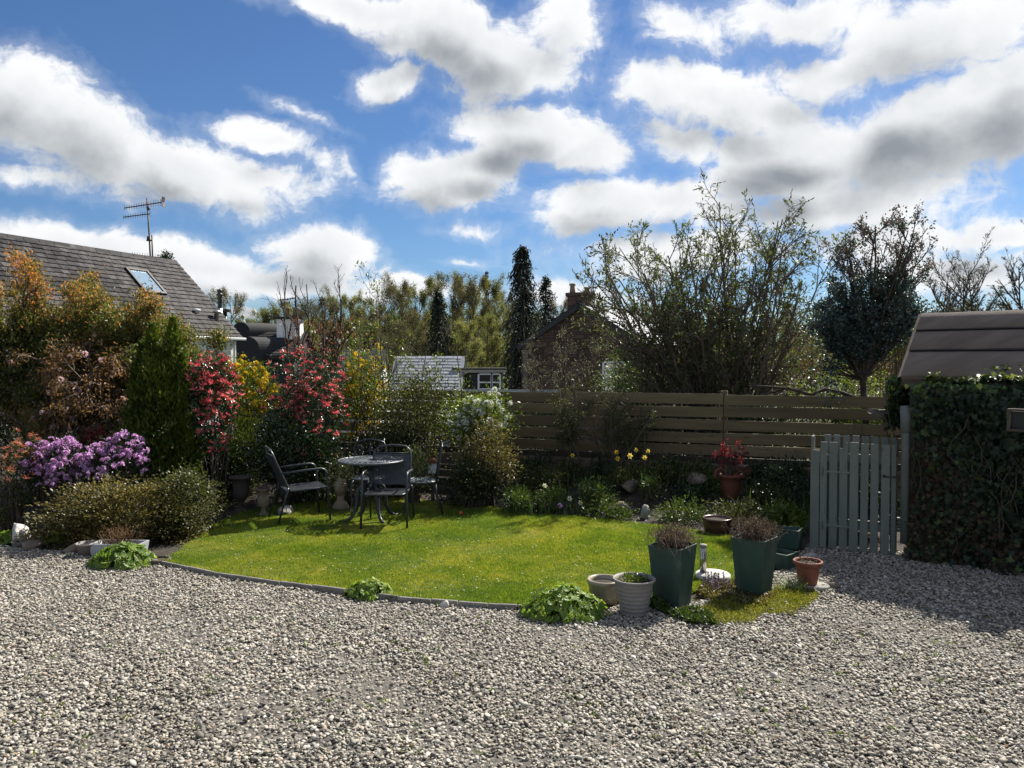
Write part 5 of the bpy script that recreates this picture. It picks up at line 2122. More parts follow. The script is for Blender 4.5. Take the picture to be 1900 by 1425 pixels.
GP = round_pot('ribbed_pot', 'pale grey ribbed round pot with small green seedlings', 1176, 1138, ribbed(.105, .155, .285, 8, .168), M_GREYPOT, .15, .255)
round_pot('glazed_pot', 'squat beige glazed pot of bare soil behind the grey ribbed pot', 1121, 1118, [(.1, 0), (.125, .08), (.128, .15), (.14, .165), (.146, .185), (.14, .2), (.122, .2), (.116, .17), (.114, .15)], M_GLAZE, .116, .162)
# stone slab under the red pot
g = G(1513, 1092)
t = solo('slab_disc', MB().lathe([(.1, 0), (.118, .008), (.12, .03), (.112, .038)], (0, 0, 0), 28, .9).mesh('slab_disc', True), M_STONE, 'round grey stone disc on the gravel under the red pot', 'stone disc', g)
RP = round_pot('red_pot', 'round terracotta-red pot with thick rim beside the gate', Vector((g.x - .058, g.y + .03, .036)), 0, [(.075, 0), (.08, .01), (.1, .15), (.102, .172), (.122, .174), (.127, .185), (.127, .2), (.12, .207), (.11, .205), (.104, .19), (.1, .17)], M_TERRA, .102, .178)
dry_tuft(RP, .17, .18, .12, 14, 5, M_DRY, 1.0)
round_pot('brown_bowl', 'dark brown glazed bowl pot at the back edge of the lawn', 1330, 990, [(.12, 0), (.14, .02), (.155, .1), (.157, .16), (.166, .168), (.168, .185), (.158, .19), (.146, .18), (.143, .15)], M_BROWNGLAZE, .144, .16)

# stone disc with steel cylinder
g = G(1329, 1083)
solo('stone_disc', MB().lathe([(.15, 0), (.158, .01), (.158, .045), (.145, .055)], (0, 0, 0), 36).mesh('stone_disc', True), surf('pale_stone', [(0, (.38, .37, .35)), (1, (.56, .55, .52))], 6, .9, .004, 40), 'large pale stone disc lying between the two tall green planters', 'stone disc', (g.x, g.y + .12, .01))
g2 = Vector((g.x - .085, g.y + .14, .066))
t = thing('steel_cylinder', 'slim shiny metal cylinder standing on the pale stone disc', 'cylinder', g2)
part('tube', MB().lathe([(.03, 0), (.03, .235)], (0, 0, 0), 20).mesh('tube', True), surf('bright_metal', [(0, (.3, .28, .24)), (1, (.5, .47, .42))], 8, .25, metal=.9), t)
part('cap', MB().lathe([(.034, .235), (.034, .255), (.02, .26)], (0, 0, 0), 20).mesh('cap', True), M_STONE, t)


def urn(name, label, px, py, H, mat, d=None, wide=1.0):
    g = G(px, py) if d is None else Vector((P(px, py, d).x, d, ground_z(P(px, py, d).x, d)))
    t = thing(name, label, 'urn', g)
    k = H
    prof = [(.2, 0), (.2, .06), (.16, .08), (.1, .14), (.075, .2), (.09, .23), (.075, .26), (.12, .32), (.19, .42), (.215, .55), (.2, .7), (.2, .84), (.26, .92), (.31, .95), (.31, .99), (.25, 1.0), (.22, .97), (.17, .9)]
    part('bowl', MB().lathe([(r * k * wide, z * k) for r, z in prof], (0, 0, 0), 28).mesh('bowl', True), mat, t)
    bs = MB().box((0, 0, .02 * k), (.46 * k * wide, .46 * k * wide, .05 * k))
    part('plinth', bs.mesh('plinth', bevel=.004), mat, t)
    h = MB()
    for s in (-1, 1):
        h.tube([(s * .19 * k, 0, .6 * k), (s * .29 * k, 0, .58 * k), (s * .3 * k, 0, .47 * k), (s * .2 * k, 0, .44 * k)], .022 * k, 6)
    part('handle', h.mesh('handle', True), mat, t)
    return t


U = urn('stone_urn', 'weathered pale stone urn of dead stems on the lawn edge', 489, 957, .36, M_URN)
dry_tuft(U, .33, .2, .1, 60, 11, M_DRY, 1.3, .003)
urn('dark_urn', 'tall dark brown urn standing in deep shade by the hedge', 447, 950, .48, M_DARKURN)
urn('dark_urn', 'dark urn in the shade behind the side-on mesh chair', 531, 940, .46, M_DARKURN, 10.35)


def rock(name, label, px, py, r, mat, seed, sub=3, d=None, sq=(1, 1, 1), cat='rock'):
    g = G(px, py) if d is None else Vector((P(px, py, d).x, d, ground_z(P(px, py, d).x, d)))
    rng = random.Random(seed)
    b = bmesh.new()
    bmesh.ops.create_icosphere(b, subdivisions=sub, radius=1)
    ks = [(Vector((rng.gauss(0, 1), rng.gauss(0, 1), rng.gauss(0, 1))).normalized(), rng.uniform(.5, .85)) for _ in range(11)]
    for v in b.verts:
        for k, lim in ks:
            e = v.co.dot(k) - lim
            if e > 0:
                v.co -= k * e * .85
        f = 1 + .05 * math.sin(v.co.x * 7 + seed) * math.sin(v.co.y * 9) + rng.uniform(-.025, .025)
        v.co = Vector((v.co.x * r * sq[0] * f, v.co.y * r * sq[1] * f, v.co.z * r * sq[2] * f + r * sq[2] * .55))
    me = bpy.data.meshes.new(name)
    b.to_mesh(me)
    b.free()
    me.polygons.foreach_set('use_smooth', [True] * len(me.polygons))
    return solo(name, me, mat, label, cat, g, rng.uniform(0, 6))


rock('rock', 'craggy white quartz rock at the gravel edge', 38, 1008, .155, M_ROCK_W, 3, sq=(1.05, .8, 1.0))
rock('rock', 'smaller brown rock beside the white quartz rock', 62, 1018, .11, M_ROCK_B, 5, sq=(1.3, .9, .65))
rock('rock', 'dark rounded stone beside the grey pot under the bronze bush', 142, 1026, .1, M_ROCK_B, 6, sq=(1.2, .9, .8))
rock('rock', 'mottled grey stone on the lawn under the side-on chair', 530, 955, .12, M_STONE, 8, sq=(1.45, .9, .7))
rock('rock', 'single white stone against the lawn edging', 825, 1128, .05, M_ROCK_W, 9, 2, sq=(1, .8, .9))
rock('rock', 'brown border rock behind the pale alpine flowers', 1010, 938, .12, M_ROCK_B, 10, d=10.25, sq=(1.4, .8, .7))
rock('rock', 'dark brown border rock beside the purple drumstick flowers', 1150, 962, .16, M_ROCK_B, 12, d=9.9, sq=(1.2, .8, .8))
rock('rock', 'pale upright border stone near the bank of small leaves', 1197, 955, .11, M_STONE, 13, d=9.75, sq=(.6, .6, 1.1))
rock('rock', 'flat mossy border stone below the fern', 1290, 905, .2, M_ROCK_B, 14, d=10.6, sq=(1.7, .8, .5))
rock('rock', 'grey stone behind the red pot at the edge of shade', 1502, 1040, .09, M_STONE, 15, sq=(1.1, .8, .6))
rock('rock', 'rounded brown border stone amid the dark leaves by the fence', 1170, 900, .17, M_ROCK_B, 16, d=10.6, sq=(1.4, .8, .6))
rock('rock', 'mossy round stone low beside the gravel behind the red pot', 1546, 1092, .05, M_ROCK_B, 17, 2, sq=(1.4, 1, .8))
# small grey pot by the trough, log ring beside the lawn corner
round_pot('grey_pot', 'small pale grey pot tucked beside the grey trough', 163, 1032, [(.075, 0), (.1, .12), (.112, .122), (.114, .14), (.102, .14), (.095, .11)], M_GREYPOT, .095, .115)
g = G(288, 1048)
t = thing('log_slice', 'flat ring of old log at the lawn corner by the bronze bush', 'log slice', (g.x, g.y + .05, 0))
part('bark', MB().lathe([(.13, 0), (.135, .03), (.13, .05), (.105, .055), (.1, .03)], (0, 0, 0), 26, .8, False).mesh('bark', True), M_STEM, t)
part('heart', MB().lathe([(.108, .02), (.105, .034), (.05, .038)], (0, 0, 0), 24, .8).mesh('heart', True), M_SOIL, t)


def statue():
    g = Vector((P(632, 922, 10.25).x, 10.25, 0.0))
    t = thing('statue_head', 'weathered stone garden bust of a head under the pale shrub', 'statue', g, -.25)
    b = bmesh.new()
    bmesh.ops.create_uvsphere(b, u_segments=28, v_segments=22, radius=1)
    for v in b.verts:
        x, y, z = v.co
        s = 1 - .22 * max(0, -z) ** 1.5
        x, y = x * .082 * s, y * .1 * s
        zz = z * .12
        if v.co.y < -.3:                                   # face
            fx = v.co.x
            y -= .030 * math.exp(-((fx / .16) ** 2)) * math.exp(-(((v.co.z + .12) / .2) ** 2))             # nose
            y += .016 * (math.exp(-(((abs(fx) - .36) / .15) ** 2)) * math.exp(-(((v.co.z - .1) / .1) ** 2)))  # eye hollows
            y -= .010 * math.exp(-((fx / .26) ** 2)) * math.exp(-(((v.co.z + .48) / .07) ** 2))            # lips
            y -= .012 * math.exp(-((fx / .2) ** 2)) * math.exp(-(((v.co.z + .8) / .12) ** 2))              # chin
            y -= .008 * math.exp(-(((v.co.z - .26) / .07) ** 2)) * math.exp(-((abs(fx) / .6) ** 4))        # brow
        v.co = Vector((x, y, zz + .30))
    me = bpy.data.meshes.new('head')
    b.to_mesh(me)
    b.free()
    me.polygons.foreach_set('use_smooth', [True] * len(me.polygons))
    part('head', me, M_URN, t)
    part('neck', MB().lathe([(.11, 0), (.115, .06), (.085, .1), (.05, .15), (.055, .22)], (0, 0, 0), 22, .8).mesh('neck', True), M_URN, t)
    rngh = np.random.default_rng(3)
    d = unit(rngh.normal(size=(120, 3)))
    d = d[(d[:, 2] > .1) & (d[:, 1] > -.75)]
    mb = MB()
    for q in d:
        c = Vector((q[0] * .084, q[1] * .1, q[2] * .12 + .30))
        mb.lathe([(.004, -.012), (.018, 0), (.004, .012)], c, 7)
    part('hair', mb.mesh('hair', True), M_URN, t)


statue()

# white bird-house lantern behind the right-hand chair
c = P(803, 868, 10.9)
gz = ground_z(c.x, c.y)
t = thing('bird_house', 'little white box with brown roof half hidden behind the cast chair', 'bird house', (c.x, c.y, gz))
k = c.z - gz
mb = MB().box((0, 0, k), (.13, .12, .15))
part('box', mb.mesh('box', bevel=.004), M_WHITE, t)
mb = MB()
mb.add([(-.09, -.09, k + .076), (.09, -.09, k + .076), (.09, .09, k + .076), (-.09, .09, k + .076), (0, -.09, k + .14), (0, .09, k + .14)], [(3, 2, 1, 0), (0, 1, 4), (2, 3, 5), (0, 4, 5, 3), (1, 2, 5, 4)])
part('roof', mb.mesh('roof'), M_TERRA, t)
part('post', MB().box((0, 0, (k - .076) / 2), (.05, .05, k - .076)).mesh('post'), M_STEM, t)

# terracotta urn with a red-leaved shrub in the border
c = P(1355, 915, 10.35)
gz = c.z
RPOT = thing('terracotta_jar', 'tall worn terracotta jar on the border bank before the fence', 'plant pot', (c.x, c.y, gz))
H = P(1355, 880, 10.35).z - gz
part('pot', MB().lathe([(.1, -.12), (.115, 0), (.14, H * .55), (.148, H * .85), (.165, H * .87), (.17, H), (.15, H), (.135, H * .85)], (0, 0, 0), 28).mesh('pot', True), M_TERRA, RPOT)
mb = MB()
mb.tube([(-.17, 0, H * .7), (-.215, 0, H * .9), (-.19, 0, H * 1.2), (-.12, 0, H * 1.32), (-.08, 0, H * 1.1)], .02, 8)
part('handle', mb.mesh('handle', True), M_TERRA, RPOT)
part('soil', MB().lathe([(.135, H * .8), (.135, H * .88)], (0, 0, 0), 20).mesh('soil'), M_POTSOIL, RPOT)

# blue glass butterfly on a stick
c = P(1278, 918, 10.2)
gz = ground_z(c.x, c.y)
t = thing('garden_ornament', 'bright blue twisted ornament on a thin stick in the border', 'ornament', (c.x, c.y, gz))
k = c.z - gz
part('stick', MB().tube([(0, 0, -.05), (0, 0, k)], .005, 6).mesh('stick'), M_BLACK, t)
mb = MB()
V = []
for i in range(9):
    a = i * .35
    w = .03 * math.sin(math.pi * (i + 1) / 10) + .008
    z = k - .085 + i * .021
    V += [(w * math.cos(a) + .01 * math.sin(i), w * math.sin(a) * .6 - .006, z), (-w * math.cos(a) + .01 * math.sin(i), -w * math.sin(a) * .6 - .006, z), (-w * math.cos(a) + .01 * math.sin(i), -w * math.sin(a) * .6 + .006, z), (w * math.cos(a) + .01 * math.sin(i), w * math.sin(a) * .6 + .006, z)]
F = [(0, 1, 2, 3), (35, 34, 33, 32)]
for i in range(8):
    for j in range(4):
        a, b = i * 4 + j, i * 4 + (j + 1) % 4
        F.append((a, a + 4, b + 4, b))
part('twist', mb.add(V, F).mesh('twist'), surf('blue_glaze', [(0, (.005, .03, .35)), (1, (.01, .06, .5))], 5, .25, spec=.6), t)
# canes by the fence
for i, (px, y0, y1, dd) in enumerate(((1195, 795, 860, 11.0), (1228, 786, 880, 10.9))):
    a, b = P(px, y1, dd), P(px + 1, y0, dd)
    t = thing('garden_cane', ('shorter thin cane standing by the fence over the yellow daffodils', 'taller dark cane with a knobbed top near the terracotta jar')[i], 'cane', (a.x, a.y, a.z))
    part('rod', MB().tube([(0, 0, -.35), b - a], .007, 6).mesh('rod'), M_STEM, t)
    part('tip', MB().lathe([(.004, 0), (.012, .012), (.004, .024)], b - a, 8).mesh('tip', True), M_STEM, t)
# a small red ball on the grass
g = G(855, 958)
b = bmesh.new()
bmesh.ops.create_uvsphere(b, u_segments=14, v_segments=10, radius=.026)
me = bpy.data.meshes.new('ball')
b.to_mesh(me)
b.free()
me.polygons.foreach_set('use_smooth', [True] * len(me.polygons))
solo('ball', me, surf('orange_red', [(0, (.4, .07, .025)), (1, (.55, .12, .04))], 5, .6), 'small orange-red ball on the grass by the right-hand chair', 'ball', (g.x, g.y, .04))
# ------------------------------------------------------------------ plant materials
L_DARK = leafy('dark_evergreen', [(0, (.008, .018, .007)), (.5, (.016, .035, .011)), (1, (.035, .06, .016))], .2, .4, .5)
L_GLOSS = leafy('glossy_evergreen', [(0, (.012, .03, .012)), (.6, (.03, .06, .02)), (1, (.07, .11, .035))], .18, .25, .7)
L_MID = leafy('mid_green', [(0, (.025, .05, .01)), (.5, (.05, .085, .016)), (1, (.095, .13, .025))], .35, .45)
L_LIME = leafy('lime_green', [(0, (.05, .085, .012)), (.5, (.1, .15, .02)), (1, (.19, .23, .035))], .42, .4)
L_OLIVE = leafy('olive_green', [(0, (.03, .04, .012)), (.5, (.06, .07, .02)), (1, (.11, .115, .035))], .38, .5)
L_ORANGE = leafy('orange_bronze', [(0, (.09, .12, .024)), (.25, (.16, .155, .03)), (.5, (.34, .22, .065)), (1, (.5, .26, .11))], .5, .5, tcol=(1.3, 1.0, .6), patch=.6, pscale=1.4)
L_BRONZE = leafy('bronze_leaf', [(0, (.05, .046, .018)), (.5, (.11, .105, .036)), (1, (.22, .21, .085))], .42, .4, .5, tcol=(1.2, 1.0, .6))
L_PALEGREEN = leafy('pale_variegated', [(0, (.04, .06, .02)), (.5, (.12, .14, .05)), (1, (.34, .36, .2))], .3, .4)
L_THUJA = leafy('thuja_green', [(0, (.028, .052, .008)), (.5, (.07, .105, .013)), (1, (.16, .19, .026))], .32, .6, .3, patch=.5)
L_DARKCONE = leafy('dark_conifer', [(0, (.006, .012, .007)), (.6, (.012, .024, .012)), (1, (.025, .042, .02))], .12, .6, .25)
L_RED = leafy('red_new_leaf', [(0, (.5, .06, .08)), (.5, (.68, .14, .16)), (1, (.78, .34, .33))], .4, .35, .5, tcol=(1.2, .75, .75))
L_CORAL = leafy('coral_new_leaf', [(0, (.28, .1, .065)), (.5, (.42, .17, .11)), (1, (.52, .27, .18))], .4, .4, tcol=(1.2, .85, .75))
L_LILAC = leafy('lilac_petal', [(0, (.5, .28, .5)), (.5, (.66, .42, .66)), (1, (.8, .6, .8))], .4, .5, .3, tcol=(1.1, .9, 1.1))
L_PURPLE = leafy('purple_petal', [(0, (.4, .22, .5)), (.5, (.52, .32, .62)), (1, (.64, .46, .74))], .4, .5, .3, tcol=(1.1, .9, 1.1))
L_YELLOW = leafy('yellow_petal', [(0, (.45, .32, .02)), (.5, (.62, .47, .03)), (1, (.72, .6, .1))], .4, .5, .3, tcol=(1.15, 1.0, .6))
L_PALEYELLOW = leafy('pale_yellow_petal', [(0, (.6, .52, .13)), (1, (.75, .68, .28))], .4, .5, .3, tcol=(1.1, 1.0, .7))
L_WHITEP = leafy('white_petal', [(0, (.62, .64, .56)), (1, (.8, .8, .76))], .35, .5, .3, tcol=(1, 1, .92))
L_PINK = leafy('pink_petal', [(0, (.56, .42, .42)), (.5, (.7, .56, .55)), (1, (.78, .68, .66))], .4, .5, .3, tcol=(1.1, .9, .9))
L_COPPER = leafy('copper_leaf', [(0, (.1, .045, .025)), (.5, (.18, .08, .045)), (1, (.28, .14, .08))], .4, .5, tcol=(1.2, .9, .7))
L_BLUE = leafy('blue_green_leaf', [(0, (.022, .045, .042)), (.5, (.045, .078, .07)), (1, (.11, .15, .13))], .25, .4, .5, tcol=(1, 1.1, .9))
L_BLUETIP = leafy('bronzed_tip_leaf', [(0, (.06, .05, .045)), (.5, (.12, .085, .075)), (1, (.2, .14, .12))], .35, .4, tcol=(1.1, .95, .85))
L_MANTLE = leafy('mantle_leaf', [(0, (.08, .15, .02)), (.5, (.15, .24, .035)), (1, (.26, .34, .06))], .5, .45, per_object=.7)
L_BLADE = leafy('strap_leaf', [(0, (.025, .055, .018)), (.5, (.05, .09, .026)), (1, (.1, .14, .04))], .4, .4)
L_MOSS = leafy('moss_green', [(0, (.1, .115, .016)), (.5, (.2, .21, .03)), (1, (.32, .31, .06))], .35, .7, .2)
L_AJUGA = leafy('bugle_flower', [(0, (.06, .035, .1)), (1, (.2, .13, .27))], .3, .6)
L_BROWNL = leafy('brown_beech', [(0, (.05, .048, .018)), (.4, (.09, .085, .03)), (.7, (.15, .11, .05)), (1, (.2, .145, .08))], .4, .6, tcol=(1.2, 1, .7), patch=.6)
L_WILLOW = leafy('grey_willow', [(0, (.09, .085, .055)), (1, (.19, .18, .12))], .3, .6)


def tip_points(cen, out, rng, n, front=True, zmin=None, c0=None):
    """outermost clusters, on the side one can see"""
    s = out[:, 2] * .5 - (out[:, 1] * .8 if front else 0) + rng.uniform(-.5, .5, len(out))
    k = np.argsort(-s)[:n]
    return k


def rosette_mesh(seed, n, L, W, spread=.9, name='new_growth', petals=None, droop=0.0):
    rng = np.random.default_rng(seed)
    d = unit(np.c_[rng.normal(size=(n, 2)) * spread, rng.uniform(.1, 1, n)])
    V, F = leaf_np(rng, np.zeros((n, 3)) + d * L * .08, d, L * rng.uniform(.7, 1.15, n), W, .3, droop)
    return np_mesh(name, V, F)


def truss_mesh(seed, nfl, r, pet, name='blossom', wide=.95):
    """a rounded head of five-petalled flowers"""
    rng = np.random.default_rng(seed)
    pos, ax = [], []
    for i in range(nfl):
        d = unit(rng.normal(size=3) + np.array([0, -.3, .8]))
        c = d * r * rng.uniform(.7, 1.05)
        ref = unit(np.cross(d, rng.normal(size=3)))
        o = np.cross(d, ref)
        for k in range(5):
            a = k * 2 * math.pi / 5
            pos.append(c)
            ax.append(ref * math.cos(a) + o * math.sin(a) + d * .45)
    V, F = leaf_np(rng, np.array(pos), np.array(ax), pet, pet * wide, .15)
    return np_mesh(name, V, F)


def put_many(name, meshes, mat, t, pts, rng, smin=.75, smax=1.25, face=None, limit=300):
    for i, p in enumerate(pts[:limit]):
        me = meshes[i % len(meshes)]
        s = rng.uniform(smin, smax)
        part(name, me, mat, t, tuple(p), (rng.normal() * .35, rng.normal() * .35, rng.uniform(0, 6.28)), (s, s, s))


def with_heads(name, meshes, mat, n, lift=.05, zone=None, smin=.75, smax=1.25):
    def f(t, cen, out, rng):
        k = np.arange(len(cen))
        if zone is not None:
            k = k[zone(cen, out)]
        k = k[tip_points(cen[k], out[k], rng, n)]
        pts = cen[k] + out[k] * lift
        put_many(name, meshes, mat, t, pts, rng, smin, smax)
    return f


# ------------------------------------------------------------------ left border
NG = [rosette_mesh(i, 15, .05, .014) for i in range(4)]
NGC = [rosette_mesh(10 + i, 12, .055, .018) for i in range(4)]
shrub('evergreen_shrub', 'deep dark evergreen undergrowth behind the pink cherry', 'shrub', (-90, 300, 630, 900), 12.6, L_DARK, M_STEM, 620, 30, .06, .032, .12, depth=.8, seed=31, lump=.35, foot=.3)
shrub('evergreen_shrub', 'bright green arching bush between the bronze tree and the cherry', 'shrub', (30, 150, 640, 760), 11.3, L_MID, M_STEM, 90, 30, .06, .015, .09, depth=.5, seed=32, rosette=True)


L_LIMEOL = leafy('olive_lime_leaf', [(0, (.045, .06, .016)), (.5, (.09, .11, .025)), (1, (.18, .18, .045))], .45, .5)


def orange_tree():
    """a wide bushy tree of bronze spring leaves, feathery at the top"""
    d = 11.6
    c = P(150, 720, d)
    org = Vector((c.x, d, ground_z(c.x, d)))
    t = thing('bronze_leaved_tree', 'wide bushy tree of orange-bronze spring leaves before the cottage roof', 'tree', org)
    g = Grow(41, [dict(n=6, wob=.12, up=.05, kids=9, klen=.5, ang=36, kr=.6, taper=.45, **{'from': .35}), dict(n=5, wob=.16, up=.1, kids=7, klen=.48, ang=42, kr=.6), dict(n=4, wob=.2, up=.1, kids=4, klen=.5, ang=45, kr=.6), dict(n=3, wob=.2, up=.15)])
    rng = random.Random(5)
    for (px, py, r) in ((0, 545, .03), (45, 505, .03), (100, 520, .034), (150, 495, .035), (205, 520, .034), (250, 560, .03), (300, 590, .026), (340, 600, .022), (-60, 530, .03), (70, 600, .025), (200, 610, .025), (-20, 620, .025), (120, 560, .03), (270, 640, .02), (-30, 600, .03), (10, 630, .026), (-60, 570, .03), (30, 560, .026), (335, 570, .026), (375, 605, .02), (290, 545, .026), (60, 560, .026), (170, 545, .026), (20, 590, .026), (230, 590, .024), (330, 640, .02), (150, 620, .024)):
        tip = P(px, py, d + rng.uniform(-.7, .7)) - org
        base = Vector((tip.x * .3 + rng.uniform(-.15, .15), rng.uniform(-.2, .2), 0))
        v = tip - base
        g.run(base, v.normalized() + Vector((0, 0, .1)), v.length * .8, r)
    part('branches', g.wood(4), M_STEM, t, kind='stuff')
    zt = P(150, 585, d).z - org.z
    mixz = lambda tp, r: tp[:, 2] + r.normal(size=len(tp)) * .3
    part('upper_foliage', g.leaves(3, 8, .055, .021, .06, .25, keep=lambda tp, r: mixz(tp, r) > zt), L_ORANGE, t, kind='stuff')
    part('foliage', g.leaves(4, 11, .05, .021, .07, .25, keep=lambda tp, r: mixz(tp, r) < zt + .25), L_LIMEOL, t, kind='stuff')


orange_tree()


def cherry():
    d = 10.7
    c = P(175, 800, d)
    org = Vector((c.x, d, ground_z(c.x, d)))
    t = thing('weeping_cherry', 'low spreading cherry with pale pink blossom and drooping twigs', 'tree', org)
    g = Grow(52, [dict(n=6, wob=.15, up=.02, kids=8, klen=.5, ang=50, kr=.55, taper=.5, **{'from': .45}), dict(n=6, wob=.2, up=-.1, kids=6, klen=.5, ang=45, kr=.6), dict(n=5, wob=.2, up=-.22)])
    for (bx, tx, ty, r) in ((104, 90, 655, .03), (104, 150, 660, .03), (190, 200, 640, .03), (190, 250, 650, .03), (215, 120, 680, .025), (215, 225, 690, .022), (104, 60, 690, .022)):
        b = P(bx, 830, d) - org
        b.z = 0
        tip = P(tx, ty, d - .2) - org
        g.run(b, (tip - b).normalized() + Vector((0, 0, .25)), (tip - b).length * 1.05, r)
    part('branches', g.wood(4), M_STEM, t, kind='stuff')
    part('foliage', g.leaves(4, 4, .055, .017, .05, -.1, droop=.2), leafy('golden_copper_leaf', [(0, (.1, .065, .025)), (.5, (.2, .125, .05)), (1, (.33, .2, .09))], .42, .5, tcol=(1.2, 1, .65)), t, kind='stuff')
    rng = np.random.default_rng(9)
    tp = np.array(g.tp)
    k = rng.permutation(len(tp))[:85]
    put_many('blossom', [truss_mesh(70 + i, 7, .03, .026) for i in range(4)], L_PINK, t, tp[k], rng, .6, 1.15)


cherry()
shrub('pieris', 'coral-pink young-leaved shrub beside the lilac azalea', 'shrub', (-30, 68, 785, 1005), 8.75, L_OLIVE, M_STEM, 120, 26, .05, .017, .06, depth=.42, seed=33, rosette=True, foot=-.01,
      extra=with_heads('new_growth', NGC, L_CORAL, 75, .04, lambda c, o: c[:, 2] > .62))
T1 = [truss_mesh(100 + i, 7, .032, .026, wide=1.1) for i in range(4)]
shrub('lilac_azalea', 'azalea bush smothered in pinkish lilac flowers beside the coral shrub', 'shrub', (42, 160, 806, 935), 9.1, L_DARK, M_STEM, 260, 14, .04, .016, .06, depth=.4, seed=34,
      extra=with_heads('blossom', T1, L_LILAC, 120, .05, lambda c, o: (c[:, 2] + .12 * np.sin(c[:, 0] * 14) > .64) & (o[:, 1] < .5)))
shrub('lilac_azalea', 'azalea bush of bluer purple flowers right under the thuja', 'shrub', (150, 272, 806, 935), 9.35, L_DARK, M_STEM, 260, 14, .04, .016, .06, depth=.4, seed=35,
      extra=with_heads('blossom', T1, L_PURPLE, 120, .05, lambda c, o: (c[:, 2] + .12 * np.sin(c[:, 0] * 13 + 2) > .64) & (o[:, 1] < .5)))
shrub('red_leaved_shrub', 'low dark red-leaved shrub between azalea and thuja trunk', 'shrub', (150, 240, 786, 870), 9.9, leafy('dark_red_leaf', [(0, (.07, .015, .012)), (1, (.2, .04, .03))], .35, .5, tcol=(1.2, .8, .7)), M_STEM, 50, 26, .05, .018, .06, seed=36, rosette=True)
shrub('bronze_maple', 'broad low mound of bronze-green leaves at the gravel edge', 'shrub', (70, 375, 868, 1190), 8.6, L_BRONZE, M_STEM, 560, 30, .036, .026, .075, depth=.55, twig=10, seed=37, shell=.6, lump=.2, bottom=.02, flat=.07, up=.0, outw=.8, foot=-.01)
shrub('small_leaved_shrub', 'light green small-leaved shrub between bronze mound and lawn', 'shrub', (285, 405, 858, 1012), 8.9, L_OLIVE, M_STEM, 260, 24, .034, .025, .07, depth=.4, twig=10, seed=38, shell=.4, lump=.45, up=.1, flat=.09, foot=-.01, bottom=-.8)


def thuja():
    d = 10.3
    c = P(300, 870, d)
    org = Vector((c.x, d, ground_z(c.x, d)))
    t = thing('thuja', 'dense dark green conifer with several pointed tops behind the azaleas', 'conifer', org)
    rng = np.random.default_rng(61)
    pos, ax = [], []
    for (px, top, half, n) in ((262, 640, 34, 2600), (283, 606, 30, 2500), (318, 592, 34, 3000), (340, 660, 30, 2600), (300, 650, 60, 3000), (250, 690, 28, 1600), (352, 720, 24, 1500)):
        tp = P(px, top, d) - org
        r = half / FPX * d
        z = np.sort(rng.uniform(0, 1, n) ** .8)
        rad = r * (np.clip((1 - z) * 2.2, 0, 1) ** .7) * (.75 + .25 * np.sin(z * 40 + rng.uniform(0, 6)))
        a = rng.uniform(0, 6.28, n)
        rr = rad * rng.uniform(.55, 1.08, n)
        p = np.c_[tp.x + rr * np.cos(a), rng.uniform(-.05, .05) + rr * np.sin(a), .2 + z * (tp.z - .2)]
        pos.append(p)
        ax.append(np.c_[np.cos(a) * .5, np.sin(a) * .5, np.ones(n)] + rng.normal(size=(n, 3)) * .25)
    V, F = leaf_np(rng, np.concatenate(pos), np.concatenate(ax), .075 * rng.uniform(.6, 1.3, sum(map(len, pos))), .028, .2)
    part('foliage', np_mesh('foliage', V, F), L_THUJA, t, kind='stuff')
    A, B = [], []
    for (px, top) in ((262, 640), (283, 606), (318, 592), (340, 660)):
        tp = P(px, top, d) - org
        A.append((tp.x * .4, 0, -.05)); B.append((tp.x, 0, tp.z * .8))
    V, F = tubes_np(A, B, np.full(4, .05), np.full(4, .012), 7)
    part('trunk', np_mesh('trunk', V, F, True), M_BARK, t)


thuja()
shrub('red_pieris', 'tall shrub with cascading red young leaves right of the thuja', 'shrub', (340, 448, 645, 860), 10.4, L_GLOSS, M_STEM, 560, 14, .06, .018, .075, depth=.5, seed=39, rosette=True, lump=.4, twig=14,
      extra=with_heads('new_growth', NG, L_RED, 260, .05, lambda c, o: (o[:, 1] < .5) & ((o[:, 0] > -.2) | (o[:, 2] > .3)), .5, 1.4))
shrub('cypress_hedge', 'fine-leaved dark green hedge mass behind the dark urns', 'hedge', (385, 500, 745, 950), 11.3, L_THUJA, M_STEM, 260, 34, .05, .012, .07, depth=.5, seed=40, shell=.6, lump=.2, up=.6)
shrub('dark_shrub', 'dark leafy shade between the thuja and the dark urns', 'shrub', (345, 470, 790, 955), 10.9, L_DARK, M_STEM, 240, 26, .05, .028, .08, depth=.3, seed=403, shell=.4, twig=10)
shrub('yellow_azalea', 'yellow-flowered bush in front of the dark roofed ends, nearer the thuja', 'shrub', (395, 520, 660, 790), 12.0, L_LIME, M_STEM, 300, 18, .045, .018, .07, depth=.5, seed=43, lump=.35,
      extra=with_heads('blossom', [truss_mesh(120 + i, 6, .03, .034) for i in range(3)], L_YELLOW, 210, .05, lambda c, o: o[:, 1] < .5))
shrub('red_pieris', 'rounded shrub crowned with red young leaves behind the dining chairs', 'shrub', (490, 668, 650, 850), 11.0, L_GLOSS, M_STEM, 560, 14, .06, .02, .08, depth=.65, seed=44, rosette=True, lump=.35,
      extra=with_heads('new_growth', NG, L_RED, 270, .05, lambda c, o: (o[:, 1] < .5) & (c[:, 2] > .7), .5, 1.4))
shrub('holly_bush', 'rounded dark glossy bush behind the side-on chair', 'shrub', (455, 640, 762, 925), 10.65, L_GLOSS, M_STEM, 330, 26, .05, .03, .07, depth=.45, seed=45, shell=.6, lump=.2, bottom=-.85)
